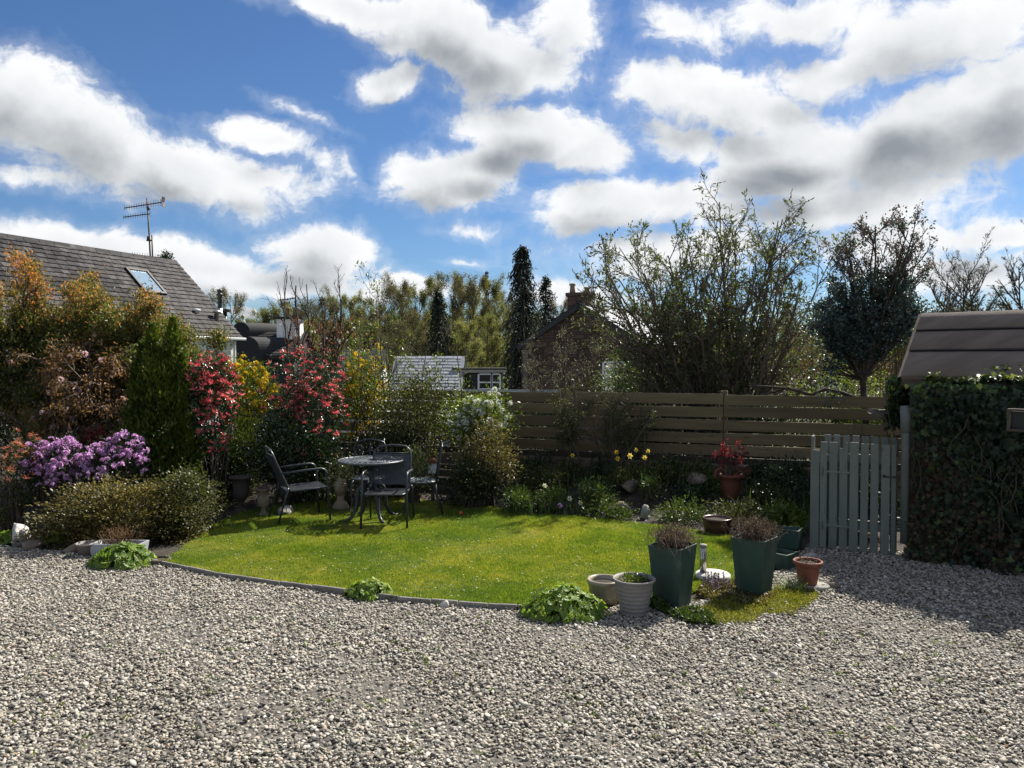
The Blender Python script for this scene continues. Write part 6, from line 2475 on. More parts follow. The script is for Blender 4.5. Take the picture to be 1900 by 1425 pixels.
shrub('yellow_forsythia', 'upright yellow-flowered bush left of the pale slate roof', 'shrub', (622, 735, 652, 800), 12.3, L_LIME, M_STEM, 220, 20, .05, .02, .08, depth=.5, seed=46, lump=.4,
      extra=with_heads('blossom', [truss_mesh(130 + i, 6, .03, .032) for i in range(3)], L_YELLOW, 120, .04, lambda c, o: o[:, 1] < .6))
shrub('pale_shrub', 'small bush of pale shiny leaves around the stone bust', 'shrub', (585, 695, 842, 930), 10.5, L_PALEGREEN, M_STEM, 110, 22, .032, .018, .05, depth=.25, seed=47)
shrub('pale_shrub', 'small bush of pale shiny leaves between the cast chairs', 'shrub', (738, 800, 818, 920), 10.75, L_PALEGREEN, M_STEM, 90, 24, .032, .018, .05, depth=.25, seed=48)
shrub('dark_shrub', 'dark tangled shrub filling the shade behind the table', 'shrub', (640, 800, 800, 930), 11.3, L_DARK, M_STEM, 220, 26, .05, .024, .08, depth=.35, seed=49, lump=.3)


def wispy(name, label, cat, stems, d, org_px, leaf, seed, levels=None, per=2, L=.05, W=.02, wood=M_STEM, r=.014, sigma=.03, group=None):
    c = P(org_px[0], org_px[1], d)
    org = Vector((c.x, d, ground_z(c.x, d)))
    t = thing(name, label, cat, org, 0, group)
    g = Grow(seed, levels or [dict(n=7, wob=.05, up=.03, kids=10, klen=.32, ang=42, kr=.5, taper=.3, **{'from': .3}), dict(n=4, wob=.15, up=.08, kids=3, klen=.5, ang=40), dict(n=3, wob=.2)])
    for (bx, tx, ty) in stems:
        b = P(bx, org_px[1], d) - org
        b.z = -.05
        tip = P(tx, ty, d) - org
        g.run(b, tip - b, (tip - b).length, r)
    part('branches', g.wood(4, .0022), wood, t, kind='stuff')
    part('foliage', g.leaves(seed, per, L, W, sigma, .2), leaf, t, kind='stuff')
    return t


wispy('tall_shrub', 'tall thin upright stems with small fresh leaves above the fence', 'shrub', [(700, 698, 545), (715, 735, 525), (740, 725, 590), (760, 790, 640), (690, 665, 640), (770, 820, 690)], 11.7, (730, 860), L_LIME, 63, per=3)
shrub('mixed_shrub', 'loose bush of small grey-green leaves covering the fence end', 'shrub', (680, 850, 668, 870), 11.5, L_OLIVE, M_STEM, 330, 20, .042, .024, .1, depth=.4, seed=50, lump=.45, shell=.3)


def magnolia():
    d = 12.6
    c = P(590, 740, d)
    org = Vector((c.x, d, ground_z(c.x, d)))
    t = thing('copper_leaved_tree', 'thin upright small tree with copper young leaves over the red pieris', 'tree', org)
    g = Grow(77, [dict(n=8, wob=.06, up=.05, kids=8, klen=.32, ang=34, kr=.55, taper=.3, **{'from': .35}), dict(n=4, wob=.14, up=.12, kids=3, klen=.5, ang=38), dict(n=3, wob=.2, up=.1)])
    for (bx, tx, ty) in ((575, 535, 535), (580, 548, 530), (588, 578, 528), (592, 610, 560), (596, 640, 525), (598, 622, 545), (570, 520, 640), (585, 560, 580), (600, 650, 600)):
        b = P(bx, 740, d) - org
        b.z = -.1
        tip = P(tx, ty, d) - org
        g.run(b, (tip - b).normalized() + Vector((0, 0, .05)), (tip - b).length, .026)
    part('branches', g.wood(5, .003), M_BARK, t, kind='stuff')
    part('foliage', g.leaves(5, 2, .055, .024, .03, .1, keep=lambda tp, rng: (tp[:, 2] < 2.35) & (rng.uniform(size=len(tp)) < .8)), L_COPPER, t, kind='stuff')
    rng = np.random.default_rng(2)
    tp = np.array(g.tp)
    k = rng.permutation(np.where(tp[:, 2] < 2.2)[0])[:34]
    put_many('blossom', [truss_mesh(140 + i, 3, .018, .024) for i in range(3)], L_WHITEP, t, tp[k], rng, .7, 1.2)


magnolia()
WH = [truss_mesh(150 + i, 9, .03, .024, wide=1.1) for i in range(4)]
shrub('white_viburnum', 'bush with white flower clusters against the left part of the board fence', 'shrub', (822, 955, 716, 850), 11.2, L_LIME, M_STEM, 300, 22, .042, .022, .08, depth=.4, seed=53, lump=.35,
      extra=with_heads('blossom', WH, L_WHITEP, 120, .045, lambda c, o: o[:, 1] < .5))
wispy('climbing_shoot', 'single tall lime-green shoot standing above the white flowers', 'shrub', [(868, 867, 632), (872, 930, 712), (860, 838, 690)], 11.25, (868, 800), L_LIME, 65, [dict(n=8, wob=.03, kids=12, klen=.16, ang=45, **{'from': .25}), dict(n=3, wob=.2)], per=4, L=.045, W=.02)
shrub('bronze_shrub', 'brown-tinged leafy shrub under the white-flowered bush', 'shrub', (835, 965, 782, 935), 10.5, L_BRONZE, M_STEM, 210, 26, .042, .018, .07, depth=.4, seed=54, lump=.35)
shrub('dark_shrub', 'low dark shrub in the shade behind the cast chair legs', 'shrub', (815, 945, 850, 945), 10.35, L_DARK, M_STEM, 130, 26, .045, .02, .06, depth=.25, seed=55)

# wall shrub trained on the fence
LV = [dict(n=6, wob=.12, up=.02, kids=7, klen=.4, ang=45, kr=.6, taper=.5, **{'from': .45}), dict(n=4, wob=.2, up=.05, kids=5, klen=.5, ang=45), dict(n=3, wob=.25, up=.05)]
wispy('wall_shrub', 'spreading bronze-green shrub trained over the middle of the board fence', 'shrub', [(1145, 1100, 745), (1143, 1150, 735), (1147, 1190, 745), (1146, 1120, 775), (1144, 1172, 760), (1150, 1195, 770), (1140, 1090, 720)], 11.1, (1145, 872), L_OLIVE, 66, LV, per=5, L=.036, W=.013, r=.018)
wispy('wall_shrub', 'smaller yellow-green shrub on the fence beside the white flowers', 'shrub', [(1085, 1020, 760), (1080, 1040, 740), (1070, 1030, 790), (1075, 1055, 765)], 11.2, (1100, 870), L_OLIVE, 67, LV, per=6, L=.036, W=.013, r=.012)

# ------------------------------------------------------------------ beyond the fence
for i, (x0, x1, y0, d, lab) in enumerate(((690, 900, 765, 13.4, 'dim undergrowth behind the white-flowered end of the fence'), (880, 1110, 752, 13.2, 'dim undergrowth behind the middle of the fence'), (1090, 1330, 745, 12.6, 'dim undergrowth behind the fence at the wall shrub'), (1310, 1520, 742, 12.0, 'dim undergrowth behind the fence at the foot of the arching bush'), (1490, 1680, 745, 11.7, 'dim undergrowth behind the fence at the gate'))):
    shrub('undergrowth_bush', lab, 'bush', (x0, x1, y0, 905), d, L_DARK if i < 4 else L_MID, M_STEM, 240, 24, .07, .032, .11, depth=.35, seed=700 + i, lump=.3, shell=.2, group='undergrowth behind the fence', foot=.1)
LW = [dict(n=7, wob=.07, up=.03, kids=9, klen=.35, ang=32, kr=.5, taper=.3, **{'from': .25}), dict(n=4, wob=.12, up=.08, kids=4, klen=.5, ang=32), dict(n=3, wob=.15, up=.06)]
wispy('grey_willow', 'pale grey twiggy bush just past the fence before the sandstone gable', 'shrub', [(1010, 985, 660), (1020, 1010, 640), (1030, 1035, 630), (1040, 1060, 635), (1050, 1085, 640), (1060, 1105, 655), (1035, 1050, 650), (1015, 975, 690), (1055, 1110, 690)], 15.0, (1040, 770), L_WILLOW, 68, LW, per=2, L=.045, W=.016)
shrub('green_shrub', 'broad green leafy bush behind the fence below the slate roof', 'shrub', (1080, 1260, 650, 790), 14.3, L_MID, M_STEM, 240, 22, .06, .024, .15, depth=.8, seed=56, lump=.5, shell=.3, twig=60)


M_TAN = surf('tan_bark', [(0, (.08, .062, .045)), (.5, (.14, .11, .085)), (1, (.2, .165, .13))], 9, .9)
L_BUD2 = leafy('grey_olive_leaf', [(0, (.04, .06, .022)), (.5, (.08, .105, .035)), (1, (.15, .175, .07))], .38, .5)


def buddleja():
    d = 13.4
    c = P(1335, 735, d)
    org = Vector((c.x, d, ground_z(c.x, d)))
    t = thing('buddleja', 'huge arching many-stemmed bush towering above the board fence', 'shrub', org)
    lv = [dict(n=9, wob=.06, up=-.012, kids=9, klen=.31, ang=32, kr=.5, taper=.28, **{'from': .28}), dict(n=6, wob=.13, up=.03, kids=6, klen=.46, ang=36, kr=.6, taper=.4), dict(n=4, wob=.16, up=.02, kids=3, klen=.5, ang=40, kr=.7), dict(n=3, wob=.2, up=0)]
    g = Grow(91, lv)
    rng = random.Random(6)
    tips = [(1060, 495), (1105, 455), (1160, 480), (1205, 440), (1235, 520), (1250, 425), (1290, 400), (1330, 360), (1365, 352), (1400, 395), (1440, 392), (1480, 420), (1535, 385), (1550, 430), (1520, 480), (1560, 520), (1180, 560), (1130, 530),
            (1300, 470), (1420, 470), (1470, 530), (1090, 560), (1340, 430), (1500, 600), (1380, 520), (1260, 580), (1550, 610), (1320, 560), (1500, 660), (1540, 560), (1075, 470), (1150, 440), (1090, 510), (1135, 465), (1120, 560), (1545, 470), (1565, 540), (1500, 400), (1530, 420), (1080, 530), (1140, 490), (1510, 430), (1265, 455), (1285, 500), (1250, 540), (1310, 430), (1290, 560), (1270, 620), (1235, 470), (1340, 500)]
    for (px, py) in tips:
        tip = P(px, py, d + rng.uniform(-1.0, 1.2)) - org
        b = Vector((tip.x * .12 + rng.uniform(-.22, .22), rng.uniform(-.25, .25), 0))
        v = tip - b
        bend = Vector((-v.x * .2, 0, abs(v.x) * .2))
        g.fit(b, (v + bend).normalized(), tip, rng.uniform(.022, .04), int(px * 7 + py))
    part('branches', g.wood(5, .0035), M_TAN, t, kind='stuff')
    part('foliage', g.leaves(7, 2, .09, .026, .03, .1, keep=lambda tp, r: r.uniform(size=len(tp)) < .34), L_BUD2, t, kind='stuff')
    # last year's seed spikes at the ends of the longest shoots
    sp = MB()
    tpp, tdd = [Vector(q) for q in g.tp], [Vector(q) for q in g.td]
    far_out = sorted(range(len(tpp)), key=lambda i: -((tpp[i].x / 2.2) ** 2 + max(0, tpp[i].z / 3.4) ** 2))
    ends = []
    for i in far_out:
        if all((tpp[i] - tpp[j]).length > .22 for j in ends):
            ends.append(i)
        if len(ends) >= 22:
            break
    for i in ends:
        a = tpp[i]
        b = a + (tdd[i] + Vector((0, 0, -.25))).normalized() * rng.uniform(.12, .2)
        for k in range(9):
            q = a.lerp(b, k / 8)
            sp.lathe([(.002, -.012), (.022 * (1 - k / 11), 0), (.002, .012)], q + Vector((rng.uniform(-.012, .012), rng.uniform(-.012, .012), 0)), 6)
    part('seed_spike', sp.mesh('seed_spike', True), L_COPPER, t, kind='stuff')


buddleja()


def eucalyptus():
    d = 10.7
    c = P(1607, 850, d)
    org = Vector((c.x, d, ground_z(c.x, d)))
    t = thing('blue_gum_tree', 'slim blue-green round-leaved tree with a dark crown at the shed end', 'tree', org)
    g = Grow(93, [dict(n=8, wob=.06, up=.05, kids=9, klen=.36, ang=38, kr=.5, taper=.3, **{'from': .25}), dict(n=5, wob=.12, up=.1, kids=6, klen=.45, ang=38, kr=.6), dict(n=4, wob=.15, up=.1, kids=2, klen=.5, ang=40), dict(n=3, wob=.2, up=.1)])
    fork = P(1601, 705, d) - org
    b = P(1612, 860, d) - org
    b.z = -.05
    tk = MB().tube([b, b.lerp(fork, .5) + Vector((.02, 0, 0)), fork], [.06, .05, .042], 10)
    part('trunk', tk.mesh('trunk', True), M_BARK, t)
    for (px, py) in ((1560, 470), (1590, 430), (1625, 395), (1655, 385), (1690, 400), (1715, 395), (1665, 450), (1610, 500), (1540, 560), (1530, 640), (1690, 520), (1570, 600), (1640, 560), (1600, 620), (1660, 600), (1545, 660), (1705, 470), (1505, 560), (1520, 500), (1725, 520), (1735, 440), (1500, 620), (1715, 580), (1555, 440)):
        tip = P(px, py, d + g.rng.uniform(-.45, .45)) - org
        g.fit(fork, (tip - fork).normalized() + Vector((0, 0, .12)), tip, .024, int(px * 5 + py))
    part('branches', g.wood(5, .0025), M_BARK, t, kind='stuff')
    zs = P(1600, 520, d).z - org.z
    zl, xl = P(1600, 668, d).z - org.z, P(1555, 668, d).x - org.x
    part('foliage', g.leaves(8, 3, .04, .03, .035, .1, keep=lambda tp, r: r.uniform(size=len(tp)) < np.where(tp[:, 2] < zs + .1, .8, .3) * ((tp[:, 2] > zl) | (tp[:, 0] < xl))), L_BLUE, t, kind='stuff')
    part('upper_foliage', g.leaves(9, 2, .032, .02, .02, .3, keep=lambda tp, r: (tp[:, 2] > zs) & (r.uniform(size=len(tp)) < .7)), L_BLUETIP, t, kind='stuff')
    rng = np.random.default_rng(4)
    cen, out = crown(rng, 110, P(1607, 602, d) - org, (.74, .4, .33), -1, .25, .7)
    V, F = cluster_leaves(rng, cen, out, 20, .07, .042, .034, .1)
    part('lower_foliage', np_mesh('lower_foliage', V, F), L_BLUE, t, kind='stuff')
    for (px, py, rr, nn) in ((1543, 668, (.2, .25, .42), 46), (1695, 595, (.24, .22, .22), 30), (1520, 600, (.2, .2, .2), 22)):
        cen, out = crown(rng, nn, P(px, py, d) - org, rr, -1, .2, .6)
        V, F = cluster_leaves(rng, cen, out, 17, .07, .042, .034, -.05)
        part('hanging_foliage', np_mesh('hanging_foliage', V, F), L_BLUE, t, kind='stuff')
        A, B, ra, rb = twigs_to(rng, fork, cen[:10], .012, .003, 5, .12, .02)
        V, F = tubes_np(A, B, ra, rb, 4)
        part('side_branches', np_mesh('side_branches', V, F), M_BARK, t, kind='stuff')
    # long low limb over the fence
    lm = MB()
    pts = [P(px, py, d + .15) - org for px, py in ((1605, 745), (1560, 728), (1530, 722), (1505, 733), (1470, 722), (1430, 718), (1390, 716))]
    lm.tube(pts, [.03, .028, .026, .026, .022, .018, .012], 7)
    part('low_limb', lm.mesh('low_limb', True), M_BARK, t)
    # clipped twigs at the trunk's foot
    A, B = [], []
    for i in range(60):
        q = np.array(fork) + rng.normal(size=3) * .05 - np.array([0, 0, rng.uniform(-.02, .25)])
        dd = unit(rng.normal(size=3))
        A.append(q); B.append(q + dd * rng.uniform(.05, .16))
    V, F = tubes_np(A, B, np.full(60, .005), np.full(60, .002), 4)
    part('twigs', np_mesh('twigs', V, F), M_BARK, t, kind='stuff')


eucalyptus()
shrub('lime_bush', 'bright lime leaves glowing beside the shed roof edge', 'shrub', (1640, 1715, 580, 660), 11.6, L_LIME, M_STEM, 70, 20, .06, .035, .09, depth=.4, seed=57, foot=0)
shrub('lime_bush', 'sunlit yellow-green undergrowth behind the fence beside the blue-green tree', 'shrub', (1480, 1660, 660, 790), 12.2, L_LIME, M_STEM, 120, 18, .05, .03, .12, depth=.4, seed=58, lump=.5, foot=.3)
for i, (x0, x1, y0, y1, d, lab) in enumerate(((1190, 1400, 625, 790, 19, 'brown and olive hedge far behind the stems of the arching bush'), (1390, 1590, 610, 790, 20, 'russet-leaved hedge seen between arching bush and blue-green tree'), (1570, 1760, 575, 790, 21, 'russet hedge behind the blue-green tree by the shed roof'), (1720, 1960, 572, 700, 24, 'low yellowish-brown hedge top along the shed ridge'))):
    shrub('beech_hedge', lab, 'hedge', (x0, x1, y0, y1), d, L_BROWNL, M_STEM, 420, 26, .06, .034, .2, depth=1.0, seed=80 + i, lump=.3, shell=.3, group='hedges behind the fence')

# ------------------------------------------------------------------ border in front of the fence
def straps(name, label, cat, px, py, d, n, H, spread, mat, seed, w=.012, group=None, arch=.35, foot=None):
    c = P(px, py, d)
    z = ground_z(c.x, d) if foot is None else foot
    t = thing(name, label, cat, (c.x, d, z), 0, group)
    rng = np.random.default_rng(seed)
    b = np.c_[rng.normal(size=(n, 2)) * spread, np.zeros(n)]
    a = rng.uniform(0, 6.28, n)
    o = np.c_[np.cos(a), np.sin(a), np.zeros(n)]
    L = rng.uniform(.6, 1.1, n) * H
    V, F = [], []
    k = 0
    for i in range(n):
        side = np.array([-o[i, 1], o[i, 0], 0])
        lean = rng.uniform(.1, arch)
        row = []
        for s in (0, .35, .7, 1):
            p = b[i] + o[i] * L[i] * lean * s * s + np.array([0, 0, L[i] * (s - lean * .45 * s * s)])
            ww = w * (1 - s * .75) * .5
            row += [p - side * ww, p + side * ww]
        V += row
        for j in range(3):
            F.append((k + 2 * j, k + 2 * j + 1, k + 2 * j + 3, k + 2 * j + 2))
        k += 8
    part('foliage', np_mesh('foliage', np.array(V), np.array(F)), mat, t, kind='stuff')
    return t


def daffodil(px, py, d, mat, label, r=.042, seed=1, stem_h=None, group=None, nod=0.0):
    c = P(px, py, d)
    z = ground_z(c.x, d)
    t = thing('daffodil', label, 'flower', (c.x, d, z), 0, group)
    h = c.z - z
    part('stem', MB().tube([(0, .03, -.02), (0, .02, h * .6), (0, .02, h - .01), (0, 0, h)], .004, 6).mesh('stem', True), L_BLADE, t)
    rng = np.random.default_rng(seed)
    yaw, pit = rng.uniform(-.7, .7), rng.uniform(-.1, .35) + nod
    M = (Matrix.Translation((0, 0, h)) @ Matrix.Rotation(yaw, 4, 'Z') @ Matrix.Rotation(math.pi / 2 + pit, 4, 'X'))
    pet = MB()
    for k in range(6):
        a = k * math.pi / 3 + rng.uniform(-.08, .08)
        ca, sa = math.cos(a), math.sin(a)
        pts = [(0.006, 0, 0), (r * .5, -r * .3, .004), (r * 1.02, 0, -.004 + .004 * (k % 2)), (r * .5, r * .3, .004)]
        vs = [M @ Vector((x * ca - y * sa, x * sa + y * ca, zz)) for x, y, zz in pts]
        pet.add(vs, [(0, 1, 2, 3)])
    part('petals', pet.mesh('petals'), mat, t)
    tr = MB()
    tr.lathe([(.2 * r, 0), (.26 * r, .35 * r), (.34 * r, .6 * r), (.42 * r, .68 * r)], (0, 0, 0), 12, 1, False)
    tr.v = [tuple(M @ Vector(v)) for v in tr.v]
    part('trumpet', tr.mesh('trumpet', True), L_YELLOW if mat is not L_WHITEP else L_PALEYELLOW, t)


DY = [(1062, 845, 10.9, 'yellow daffodil on its own in front of the wall shrub stem'), (1144, 839, 10.6, 'upper of two deep yellow daffodils by the wall shrub stems'), (1146, 851, 10.5, 'lower of two deep yellow daffodils by the wall shrub stems'),
      (1169, 846, 10.5, 'large pale daffodil left in the group of four under the cane'), (1180, 835, 10.6, 'pale daffodil second in the group of four under the cane'), (1202, 837, 10.6, 'pale daffodil highest at the cane in the group of four'),
      (1196, 849, 10.5, 'pale daffodil lowest beside the cane in the group of four')]
for i, (px, py, d, lab) in enumerate(DY):
    daffodil(px, py, d, L_YELLOW if i < 3 else L_PALEYELLOW, lab, .04 + .008 * (i == 3), i, group='yellow daffodils')
daffodil(1231, 846, 10.6, L_COPPER, 'withered brown daffodil right of the pale yellow group', .032, 21, group='yellow daffodils', nod=.7)
for i, (px, py, d, lab) in enumerate(((1057, 925, 9.95, 'white starry narcissus behind its neighbour at the lawn edge'), (1077, 933, 9.9, 'white starry narcissus nearest the purple drumstick flowers'), (1011, 901, 10.2, 'single cream narcissus standing in the strap leaves'))):
    daffodil(px, py, d, L_WHITEP, lab, .04, 30 + i, group='white narcissus')
for i, (px, py, d, n, H, sp, lab) in enumerate(((955, 950, 9.95, 26, .34, .07, 'clump of green strap leaves beside the dark shrub'), (985, 950, 9.9, 60, .34, .1, 'dense clump of strap leaves at the lawn edge'), (1030, 945, 10.0, 34, .32, .08, 'clump of narcissus leaves under the cream flower'), (1072, 960, 9.85, 18, .22, .04, 'narrow leaves below the white starry narcissus'),
                                              (1060, 870, 10.9, 40, .3, .12, 'upright daffodil leaves beneath the lone yellow daffodil'), (1190, 880, 10.6, 60, .34, .16, 'daffodil leaves beneath the pale yellow group'), (1250, 880, 10.6, 50, .36, .12, 'tall grassy leaves between pale daffodils and terracotta jar'),
                                              (1395, 925, 10.1, 60, .42, .1, 'tall strap leaves right beside the terracotta jar'), (1440, 905, 10.0, 70, .5, .16, 'arching long leaves in shade left of the gate'), (1480, 895, 9.8, 50, .45, .13, 'long leaves in shade against the gate post'), (1110, 880, 10.7, 40, .3, .12, 'grassy leaves below the wall shrub'))):
    straps('strap_leaved_plant', lab, 'plant', px, py, d, n, H, sp, L_BLADE, 200 + i, .014, 'strap-leaved clumps in the border', .5)
shrub('peony', 'low mound of grey-green divided leaves in the middle of the border', 'plant', (1060, 1142, 888, 955), 10.15, L_MID, M_STEM, 60, 22, .05, .02, .05, seed=90, depth=.3, up=.4)
shrub('fern', 'feathery green fern on the bank below the pale daffodils', 'fern', (1182, 1232, 880, 935), 10.3, L_MID, M_STEM, 44, 26, .035, .012, .04, seed=91, depth=.2, up=.3)
for i, (x0, x1, y0, y1, d, lf, lab) in enumerate(((1080, 1180, 935, 972, 9.75, L_MID, 'dark low cover plants around the purple drumstick flowers'), (1205, 1330, 928, 985, 9.55, L_MID, 'bank of small green leaves behind the left tall planter'), (1315, 1440, 925, 990, 9.4, L_OLIVE, 'bank of small leaves behind the brown bowl pot'),
                                               (1425, 1500, 928, 1000, 9.2, L_LIME, 'sunlit pale green leafy plant by the gate post'), (1385, 1470, 960, 1010, 9.0, L_MID, 'leafy plant behind the right tall planter'), (1240, 1330, 895, 940, 10.3, L_DARK, 'dark leaves on the bank around the blue ornament'),
                                               (985, 1062, 905, 950, 10.2, L_MID, 'dark foliage behind the white narcissus'), (1100, 1190, 868, 915, 10.7, L_OLIVE, 'dim foliage on the bank under the wall shrub'), (1395, 1500, 860, 935, 10.0, L_DARK, 'dark leaves in the shade left of the gate'), (1290, 1345, 875, 930, 10.5, L_MID, 'dark leaves left of the terracotta jar'), (935, 990, 900, 958, 10.1, L_MID, 'small pale plant at the foot of the bronze shrub'), (960, 1060, 860, 912, 10.8, L_OLIVE, 'dark leaves on the bank right of the bronze shrub'), (1190, 1300, 855, 900, 10.8, L_OLIVE, 'dim leaves on the bank behind the fern'))):
    shrub('border_plant', lab, 'plant', (x0, x1, y0, y1), d, lf, M_STEM, 95, 22, .034, .018, .05, depth=.3, seed=300 + i, lump=.4, group='low leafy plants of the border', twig=14, r0=.005)
shrub('evergreen_shrub', 'dark bush in the shade just behind the slatted gate', 'shrub', (1515, 1665, 850, 1015), 8.85, L_DARK, M_STEM, 150, 24, .05, .028, .07, depth=.2, seed=404, twig=10, shell=.2)
for i, (x0, x1, y0, d, lf) in enumerate(((955, 1030, 838, 11.2, L_DARK), (1025, 1090, 846, 11.1, L_OLIVE), (1085, 1150, 850, 11.0, L_DARK), (1150, 1215, 856, 10.9, L_OLIVE), (1210, 1275, 846, 10.85, L_DARK), (1270, 1330, 852, 10.8, L_OLIVE), (1385, 1440, 856, 10.5, L_DARK), (1440, 1505, 850, 10.4, L_DARK))):
    shrub('border_plant', ('shady leaves against the block wall ' + ('nearest the bronze shrub', 'under the lone daffodil', 'left of the deep yellow daffodils', 'under the deep yellow daffodils', 'under the pale daffodils', 'left of the terracotta jar', 'right of the terracotta jar', 'beside the gate')[i]), 'plant', (x0, x1, y0, 925), d, lf, M_STEM, 110, 20, .045, .02, .06, depth=.25, seed=340 + i, lump=.4, group='low leafy plants of the border', twig=12, r0=.005)
# hellebore-like broad leaves, lit
shrub('broad_leaved_plant', 'pale broad pointed leaves catching sun beside the gate', 'plant', (1430, 1490, 940, 985), 8.95, L_LIME, M_STEM, 22, 12, .11, .04, .05, seed=92, depth=.2, rosette=True, up=.3, droop=.15)
# purple drumstick flowers
for i, (px, py, lab) in enumerate(((1134, 943, 'higher purple drumstick flower over the border stones'), (1120, 954, 'lower purple drumstick flower over the border stones'), (1039, 938, 'mauve drumstick flower left of the starry narcissus'))):
    d = 9.75
    c = P(px, py, d)
    z = ground_z(c.x, d)
    t = thing('drumstick_flower', lab, 'flower', (c.x, d, z), 0, 'purple drumstick flowers')
    part('stem', MB().tube([(0, .02, -.02), (0, 0, c.z - z)], .004, 6).mesh('stem'), L_BLADE, t)
    part('flower_head', truss_mesh(400 + i, 16, .024, .018, 'flower_head'), L_PURPLE, t, (0, 0, c.z - z))
# red shrub in the terracotta jar
def jar_shrub():
    rng = np.random.default_rng(71)
    o = np.array(RPOT.location)
    top = P(1352, 812, 10.35)
    t = thing('red_leaved_plant', 'straggly red-leaved plant growing from the terracotta jar', 'plant', RPOT.location + Vector((0, 0, .18)))
    hgt = top.z - o[2] - .18
    cen, out = crown(rng, 46, (.01, 0, hgt * .62), (.2, .17, hgt * .36), -1, .3, .3)
    V, F = cluster_leaves(rng, cen, out, 15, .04, .05, .012, -.1, rosette=True, droop=.3)
    part('foliage', np_mesh('foliage', V, F), leafy('maroon_leaf', [(0, (.1, .02, .025)), (1, (.3, .06, .06))], .4, .4, tcol=(1.2, .8, .8)), t, kind='stuff')
    A, B, ra, rb = twigs_to(rng, (0, 0, 0), cen[:26], .006, .002, 4, .15, .02)
    V, F = tubes_np(A, B, ra, rb, 4)
    part('stems', np_mesh('stems', V, F), M_STEM, t, kind='stuff')
    cen, out = crown(rng, 16, (.15, -.03, .1), (.12, .08, .1), -1, .3, .3)
    V, F = cluster_leaves(rng, cen, out, 12, .03, .04, .012, -.1, rosette=True, droop=.3)
    part('low_foliage', np_mesh('low_foliage', V, F), L_COPPER, t, kind='stuff')


jar_shrub()

# ------------------------------------------------------------------ lady's mantle clumps on the gravel
def mantle_leaf(seed):
    """rounded, pleated, scalloped leaf with a short stalk"""
    rng = random.Random(seed)
    n = 9
    V = [(0, 0, 0)]
    F = []
    for i in range(n * 2 + 1):
        a = -2.75 + 5.5 * i / (2 * n)
        r = 1.0 if i % 2 else .84
        z = (.22 if i % 2 else .08) + .1 * math.cos(a)
        V.append((r * math.sin(a), r * math.cos(a), z))
    for i in range(1, 2 * n + 1):
        F.append((0, i, i + 1))
    me = bpy.data.meshes.new('leaf')
    me.from_pydata(V, [], F)
    me.materials.append(L_MANTLE)
    return me


MLEAF = [mantle_leaf(i) for i in range(2)]


def mantle(px0, px1, py0, py1, n, label, seed, size=.042, leaf=None):
    g0, g1 = G(px0, py1), G(px1, py1)
    d = (g0.y + g1.y) / 2 + .18
    c = Vector(((g0.x + g1.x) / 2, d, 0))
    top = P((px0 + px1) / 2, py0, d)
    rx, rz = (g1.x - g0.x) / 2, top.z
    ry = min(rx * .75, .3)
    t = thing('lady_mantle', label, 'plant', c, 0, 'lady mantle clumps along the gravel edge')
    rng = random.Random(seed)
    st = MB()
    for i in range(n):
        a = rng.uniform(0, 2 * math.pi)
        s = rng.uniform(0, 1) ** .55
        x, y = rx * s * math.cos(a), ry * s * math.sin(a)
        z = rz * max(.12, (1 - s * s * .85)) * rng.uniform(.62, 1.0)
        k = size * rng.uniform(.6, 1.15)
        tilt = .35 + .75 * s
        M = Matrix.Translation((x, y, z)) @ Matrix.Rotation(a - math.pi / 2 + rng.gauss(0, .4), 4, 'Z') @ Matrix.Rotation(-tilt + rng.gauss(0, .3), 4, 'X') @ Matrix.Diagonal((k, k, k, 1))
        o = part('leaf', MLEAF[i % 2], None, t)
        o.matrix_local = M
        st.tube([(x * .25, y * .25, 0), (x * .7, y * .7, z * .7), (x, y, z)], .0022, 3, False)
    part('stems', st.mesh('stems'), L_MANTLE, t, kind='stuff')


mantle(150, 272, 1006, 1058, 190, 'lady mantle clump in front of the pale grey trough', 1, .05)
mantle(630, 726, 1074, 1118, 150, 'lady mantle clump midway along the lawn edging', 2, .036)
mantle(962, 1136, 1084, 1152, 250, 'largest lady mantle clump beside the beige glazed pot', 3, .04)
mantle(-30, 20, 985, 1016, 60, 'lady mantle leaves left of the white quartz rock', 4, .045)
mantle(58, 98, 985, 1014, 50, 'lady mantle leaves right of the white quartz rock', 5, .04)


# ------------------------------------------------------------------ mats of small plants by the planters
def mat_patch(name, label, poly_px, n, H, L, W, mat, seed, up=1.0):
    pts = [G(x, y) for x, y in poly_px]
    xs, ys = np.array([p.x for p in pts]), np.array([p.y for p in pts])
    rng = np.random.default_rng(seed)
    m = n * 3
    x, y = rng.uniform(xs.min(), xs.max(), m), rng.uniform(ys.min(), ys.max(), m)
    k = poly_inside(x, y, list(zip(xs, ys)))
    x, y = x[k][:n], y[k][:n]
    n = len(x)
    hump = .45 + .55 * (np.sin(x * 17 + seed) * np.sin(y * 19) * .5 + .5)
    z = rng.uniform(.0, 1, n) * H * hump
    pos = np.c_[x, y, z]
    ax = np.c_[rng.normal(size=(n, 2)) * .7, np.full(n, up)]
    V, F = leaf_np(rng, pos, ax, L * rng.uniform(.6, 1.3, n), W, .25)
    o = solo(name, np_mesh(name, V, F), mat, label, None)
    o['kind'] = 'stuff'


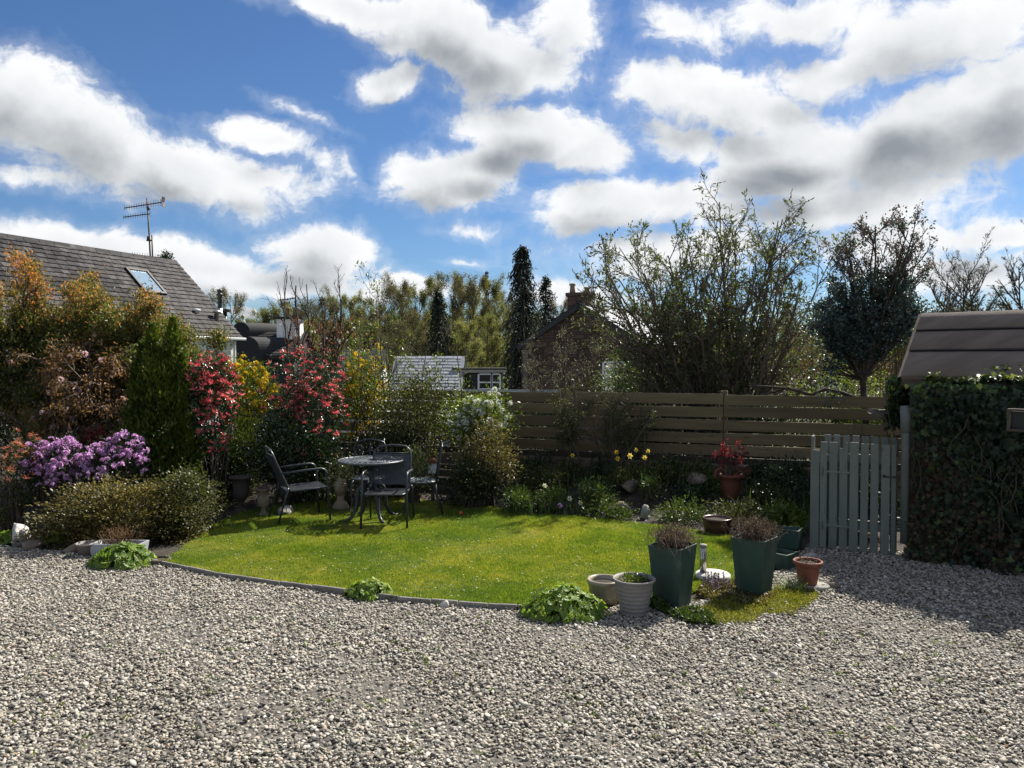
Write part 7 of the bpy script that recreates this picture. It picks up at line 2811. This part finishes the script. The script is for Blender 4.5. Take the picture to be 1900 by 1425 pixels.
mat_patch('moss_mat', 'yellow-green mossy mat in front of the tall planters', [(1300, 1135), (1330, 1112), (1400, 1118), (1440, 1095), (1490, 1095), (1502, 1122), (1470, 1145), (1420, 1140), (1395, 1158), (1330, 1162), (1300, 1155)], 9000, .05, .022, .007, L_MOSS, 1)
mat_patch('bugle_patch', 'dark bugle leaves between the tall planters', [(1295, 1105), (1300, 1088), (1375, 1085), (1385, 1105), (1440, 1110), (1420, 1130), (1340, 1125)], 3200, .05, .035, .016, L_BRONZE, 2, .5)
mat_patch('weeds', 'small leafy weeds round the foot of the left tall planter', [(1205, 1130), (1215, 1095), (1235, 1100), (1240, 1140), (1300, 1140), (1335, 1165), (1290, 1165), (1250, 1150)], 1700, .07, .045, .02, L_MID, 3, .6)
mat_patch('moss_mat', 'mossy fringe beside the stone disc under the red pot', [(1440, 1115), (1500, 1085), (1520, 1110), (1500, 1125)], 1500, .04, .02, .008, L_MOSS, 4)
rng = random.Random(14)
for i in range(34):
    px, py = rng.uniform(1304, 1384), rng.uniform(1082, 1106)
    g = G(px, py)
    h = rng.uniform(.08, .14)
    t = thing('bugle_spike', 'purple bugle flower spike in the patch between the tall planters', 'flower', g, rng.uniform(0, 6), 'purple bugle spikes')
    if i == 0:
        nn = 30
        r2 = np.random.default_rng(6)
        zz = np.linspace(.03, 1, nn) * .1
        a = r2.uniform(0, 6.28, nn)
        V, F = leaf_np(r2, np.c_[np.zeros((nn, 2)), zz], np.c_[np.cos(a), np.sin(a), np.full(nn, .5)], .016, .01)
        SPK = np_mesh('blooms', V, F)
        STM = MB().tube([(0, 0, 0), (0, 0, .1)], .0025, 5).mesh('stem')
    part('stem', STM, L_BRONZE, t, scale=(1, 1, h / .1))
    part('blooms', SPK, L_AJUGA, t, scale=(1, 1, h / .1))
straps('grassy_plant', 'pale arching grassy tuft between right tall planter and red pot', 'plant', 1472, 1098, G(1472, 1098).y, 130, .17, .055, leafy('silver_blade', [(0, (.1, .14, .05)), (.5, (.2, .25, .1)), (1, (.4, .44, .25))], .4, .4), 77, .007, arch=.9, foot=0.0)
# seedlings in the ribbed pot
r2 = np.random.default_rng(8)
V, F = leaf_np(r2, np.c_[r2.normal(size=(160, 2)) * .05, np.full(160, .26) + r2.uniform(0, .03, 160)], np.c_[r2.normal(size=(160, 2)) * .8, np.ones(160)], .032, .014)
o = solo('seedlings', np_mesh('seedlings', V, F), L_LIME, 'fresh green seedlings growing in the grey ribbed pot', 'plant', GP.location)
o['kind'] = 'stuff'
# weeds that came up through the gravel
P_, A_ = [], []
r2 = np.random.default_rng(12)
for i in range(150):
    g = G(r2.uniform(20, 1880), 1110 + 300 * r2.uniform() ** 1.2)
    for k in range(r2.integers(3, 9)):
        P_.append((g.x + r2.normal() * .014, g.y + r2.normal() * .014, .016 + r2.uniform(0, .012)))
        A_.append((r2.normal(), r2.normal(), .8))
V, F = leaf_np(r2, np.array(P_), np.array(A_), .024, .011)
o = solo('weeds', np_mesh('weeds', V, F), L_LIME, 'tiny green weeds sprouting between the gravel stones')
o['kind'] = 'stuff'

# fallen leaves on the gravel, daisies and petals in the grass
r2 = np.random.default_rng(23)
n = 420
P_ = np.array([tuple(G(r2.uniform(-20, 1920), 1050 + 370 * r2.uniform() ** 1.4)) for _ in range(n)])
k = poly_inside(P_[:, 0], P_[:, 1], GRAVEL) & ~poly_inside(P_[:, 0], P_[:, 1], LAWN)
P_ = P_[k] + np.array([0, 0, .026])
n = len(P_)
V, F = leaf_np(r2, P_, np.c_[r2.normal(size=(n, 2)), r2.normal(size=n) * .15], .034 * r2.uniform(.5, 1.4, n), .015, .2, 0, .5, 3.0)
o = solo('leaf_litter', np_mesh('leaf_litter', V, F), leafy('dry_litter', [(0, (.06, .04, .022)), (.6, (.16, .105, .055)), (1, (.3, .22, .12))], .2, .8, .2), 'small dry leaves and bits lying on the gravel')
o['kind'] = 'stuff'
n = 260
P_ = np.array([tuple(G(r2.uniform(330, 1360), r2.uniform(945, 1120))) for _ in range(n)])
P_ = P_[poly_inside(P_[:, 0], P_[:, 1], LAWN)]
c = np.repeat(P_, 5, 0) + np.array([0, 0, .042])
a = np.tile(np.arange(5) * 1.2566, len(P_))
V, F = leaf_np(r2, c, np.c_[np.cos(a), np.sin(a), np.full(len(a), .25)], .009, .006, .1, 0, .5, 3.0)
o = solo('daisies', np_mesh('daisies', V, F), L_WHITEP, 'tiny white daisies and fallen petals in the lawn')
o['kind'] = 'stuff'
# grass that leans over the edging
edge = [G(*p) for p in EDGE_PX[1:]]
pts = []
for a, b in zip(edge[:-1], edge[1:]):
    m = int((b - a).length * 420)
    s = r2.uniform(0, 1, m)
    q = np.outer(1 - s, np.array(a)) + np.outer(s, np.array(b))
    q[:, 1] += .03 + np.abs(r2.normal(size=m)) * .018
    pts.append(q)
pts = np.concatenate(pts)
keep = r2.uniform(size=len(pts)) < .35 + .65 * (np.sin(pts[:, 0] * 9) * np.sin(pts[:, 0] * 3.7 + 1) > -.1)
pts = pts[keep]
pts[:, 2] = .015
m = len(pts)
scatter('edge_grass', pts, np.c_[np.full(m, .35) + r2.normal(size=m) * .2, np.zeros(m), r2.normal(size=m) * .5], np.c_[np.ones((m, 2)), r2.uniform(.9, 2.0, m)], [blade_clump(40 + i, 9, .014) for i in range(3)], M_GRASS, label='longer grass leaning over the lawn edging')
# ------------------------------------------------------------------ woodland beyond the houses
M_FARBARK = surf('far_bark', [(0, (.05, .045, .035)), (1, (.1, .09, .07))], 2, .95)
L_SPRING = leafy('spring_leaf', [(0, (.095, .105, .035)), (.5, (.155, .165, .055)), (1, (.24, .24, .095))], .45, .6, .3, per_object=.9, pscale=.3)
L_BUD = leafy('bud_haze', [(0, (.07, .06, .035)), (.5, (.11, .1, .055)), (1, (.16, .15, .08))], .4, .7, .2, per_object=.6, pscale=.3)


def decid(seed, H, spread, leaf, per, Lf, bare=False):
    """trunk and crown meshes of a broadleaved tree, metres"""
    lv = [dict(n=9, wob=.04, up=.06, kids=17, klen=.5 * spread, ang=50, kr=.5, taper=.18, shape=.55, **{'from': .25}), dict(n=6, wob=.11, up=.1, kids=8, klen=.46, ang=38, kr=.55, taper=.3), dict(n=4, wob=.14, up=.08, kids=5, klen=.5, ang=38, kr=.6, leafy=2), dict(n=3, wob=.16, up=.05, kids=2 if bare else 0, klen=.6, ang=35)]
    if bare:
        lv = [dict(n=10, wob=.02, up=.08, kids=17, klen=.46 * spread, ang=42, kr=.5, taper=.2, shape=.45, **{'from': .32}), dict(n=6, wob=.06, up=.1, kids=7, klen=.42, ang=36, kr=.55, taper=.3), dict(n=4, wob=.09, up=.08, kids=5, klen=.5, ang=36, kr=.6), dict(n=3, wob=.1, up=.05, kids=2, klen=.6, ang=34), dict(n=2, wob=.12, up=.03)]
    g = Grow(seed, lv)
    g.run((0, 0, -.3), (0, 0, 1), H, H * .016)
    wood = g.wood(4, .013 if bare else .016)
    lf = g.leaves(seed, per, Lf, Lf * .55, Lf * 1.5, .1) if per else None
    return wood, lf, float(np.percentile([q[2] for q in g.tp], 96))


PROT = [decid(500 + i, 15, s, None, 5, .17) for i, s in enumerate((.95, 1.15, .8, 1.0))]
BARE = [decid(520 + i, 15, s, None, 1, .06, True) for i, s in enumerate((.95, .8))]


def tree(kind, px, top, d, label, mat, group, wide=1.0, seed=0):
    c = P(px, top, d)
    z = ground_z(c.x, d)
    t = thing('broadleaved_tree', label, 'tree', (c.x, d, z), seed * 1.7, group)
    w, l, top_z = (BARE if kind == 'bare' else PROT)[seed % (2 if kind == 'bare' else 4)]
    s = (c.z - z) / (top_z * 1.01)
    part('trunk', w, M_FARBARK, t, scale=(s * wide, s * wide, s))
    o = part('crown', l, mat, t, scale=(s * wide, s * wide, s))
    return t


far = [  # px, top, distance, words
    (428, 545, 70, 'hazy pale tree right of the capped flue'), (470, 590, 85, 'low rounded tree in the gap behind the aerial'), (505, 575, 80, 'rounded tree behind the white chimney'), (548, 562, 82, 'tree just right of the slim dark aerial'),
    (585, 560, 90, 'tree behind the copper-leaved top'), (622, 548, 92, 'thin tree behind the copper-leaved tree tips'), (655, 552, 88, 'tree with many stems above the yellow forsythia'), (690, 556, 86, 'tree between forsythia and the wispy green stems'),
    (722, 530, 84, 'tall tree behind the wispy green stems'), (752, 528, 88, 'tree peak left of the shorter dark spruce'), (782, 540, 92, 'tree close behind the shorter dark spruce'), (838, 514, 82, 'tall pale tree right of the shorter dark spruce'),
    (858, 520, 78, 'tall forked tree over the pale slate roof'), (882, 528, 84, 'tall tree halfway from slate roof to dark column spruce'), (908, 522, 80, 'tall tree nearest the left side of the dark column spruce'), (930, 545, 88, 'short tree beside the dark column spruce'),
    (1030, 555, 95, 'pale green tree behind the sandstone chimney'), (990, 575, 92, 'low pale tree behind the pine'), (800, 520, 96, 'farther tree above the shorter dark spruce'), (670, 575, 70, 'nearer bushy tree over the dark roofed house'), (735, 585, 66, 'nearer bushy tree above the pale slate roof'),
    (560, 590, 64, 'nearer tree behind the red pieris'), (900, 590, 64, 'nearer tree above the dormer'), (1110, 580, 90, 'tree behind the slate roof of the sandstone house'), (1190, 575, 85, 'tree seen through the arching bush'), (1450, 590, 80, 'tree low behind the arching bush'), (860, 600, 60, 'young tree above the dormer roof'), (770, 600, 62, 'young tree left under the shorter dark spruce')]
for i, (px, top, d, lab) in enumerate(far):
    tree('leaf', px, top, d, 'spring-green broadleaf, ' + lab, L_SPRING if i % 3 else L_BUD, 'woodland trees beyond the houses', .8 if top < 560 else 1.15, i)
for i, (px, top, d, wide, lab) in enumerate(((1742, 487, 62, 1.0, 'almost bare tree, shortest of those over the shed ridge'), (1793, 478, 60, .8, 'almost bare slim tree beside the big one above the shed'), (1818, 455, 58, 1.0, 'biggest almost bare tree above the shed roof'), (1888, 452, 60, .95, 'almost bare tree at the picture edge above the shed'), (1915, 440, 56, .8, 'almost bare tree partly cut off by the picture edge'), (1700, 560, 70, 1.2, 'low bushy bare tree at the end of the shed ridge'), (1850, 545, 66, 1.5, 'low bushy bare tree between the tall ones above the shed'))):
    tree('bare', px, top, d, lab, L_BUD, 'bare trees above the shed', wide, i)


def conifer(px, top, d, base_half, label, name='spruce', seed=1, droop=.5, n=90, ragged=.25, power=.8, mat=None, clear=0.0, leaf=.3):
    c = P(px, top, d)
    z = ground_z(c.x, d)
    H = c.z - z
    R0 = base_half / FPX * d
    t = thing(name, label, 'conifer', (c.x, d, z))
    rng = np.random.default_rng(seed)
    A, B, ra, rb = [[0, 0, -.2]], [[0, 0, H * .97]], [H * .018], [.03]
    pos, ax = [], []
    for i in range(n):
        f = (i + rng.uniform()) / n
        f = clear + (1 - clear) * f
        r = R0 * min(1, ((1 - f) * 1.6)) ** power * rng.uniform(1 - ragged, 1 + ragged) + .1
        for k in range(5):
            a = rng.uniform(0, 6.28)
            rr = r * rng.uniform(.6, 1.1)
            p0 = np.array([0, 0, H * f])
            p1 = np.array([math.cos(a) * rr * .6, math.sin(a) * rr * .6, H * f - rr * droop * .25])
            p2 = np.array([math.cos(a) * rr, math.sin(a) * rr, H * f - rr * droop])
            A += [p0, p1]; B += [p1, p2]; ra += [.05, .03]; rb += [.03, .015]
            m = 12
            s = rng.uniform(.25, 1.05, m)[:, None]
            q = np.where(s < .6, p0 + (p1 - p0) * s / .6, p1 + (p2 - p1) * (s - .6) / .4)
            pos.append(q + rng.normal(size=(m, 3)) * .1)
            ax.append(np.tile((p2 - p1), (m, 1)) * .7 / max(rr, .1) + rng.normal(size=(m, 3)) * .5 + np.array([0, 0, -droop]))
    V, F = tubes_np(A, B, ra, rb, 4)
    part('trunk', np_mesh('trunk', V, F), M_FARBARK, t)
    pos, ax = np.concatenate(pos), np.concatenate(ax)
    V, F = leaf_np(rng, pos, ax, leaf * rng.uniform(.6, 1.3, len(pos)), leaf * .32, .2)
    part('crown', np_mesh('crown', V, F), mat or L_DARKCONE, t)


conifer(968, 455, 55, 38, 'tall dark columnar spruce rising beside the sandstone house', seed=3, n=150, ragged=.35, power=.42, droop=.8, leaf=.26)
conifer(813, 540, 60, 42, 'shorter dark spruce behind the pale slate roof', seed=4, n=90, power=.85, leaf=.26)
conifer(1012, 515, 75, 34, 'ragged pine between columnar spruce and chimney', 'pine', 5, .2, 60, .45, .6, L_DARKCONE, .3, .3)
conifer(903, 505, 110, 13, 'distant fir tip poking above the woodland', 'fir', 6, .3, 50, .3, .9)
conifer(855, 512, 115, 11, 'second distant fir tip above the woodland', 'fir', 7, .3, 50, .3, .9)
shrub('ridge_weed', 'tuft of dark weeds growing on the cottage ridge', 'weed', (298, 317, 470, 492), 26.2, L_DARK, M_STEM, 22, 18, .09, .04, .08, seed=99, foot=P(307, 489, 26.2).z, twig=8)
# distant wooded rise closing the view between the trunks
shrub('thicket', 'dim thicket closing the view under the woodland trees', 'thicket', (420, 960, 600, 740), 98, L_OLIVE, M_STEM, 900, 26, .8, .45, 1.6, depth=4.0, seed=400, lump=.25, shell=.2, twig=30, r0=.1)
shrub('thicket', 'dim thicket below the bare trees behind the shed', 'thicket', (1380, 1990, 575, 720), 75, L_OLIVE, M_STEM, 1200, 26, .32, .18, 1.2, depth=4.0, seed=401, lump=.3, shell=.2, twig=60, r0=.07)
shrub('thicket', 'dim thicket beyond the sandstone house', 'thicket', (940, 1420, 600, 720), 95, L_OLIVE, M_STEM, 700, 26, .8, .45, 1.6, depth=4.0, seed=402, lump=.25, shell=.2, twig=30, r0=.1)
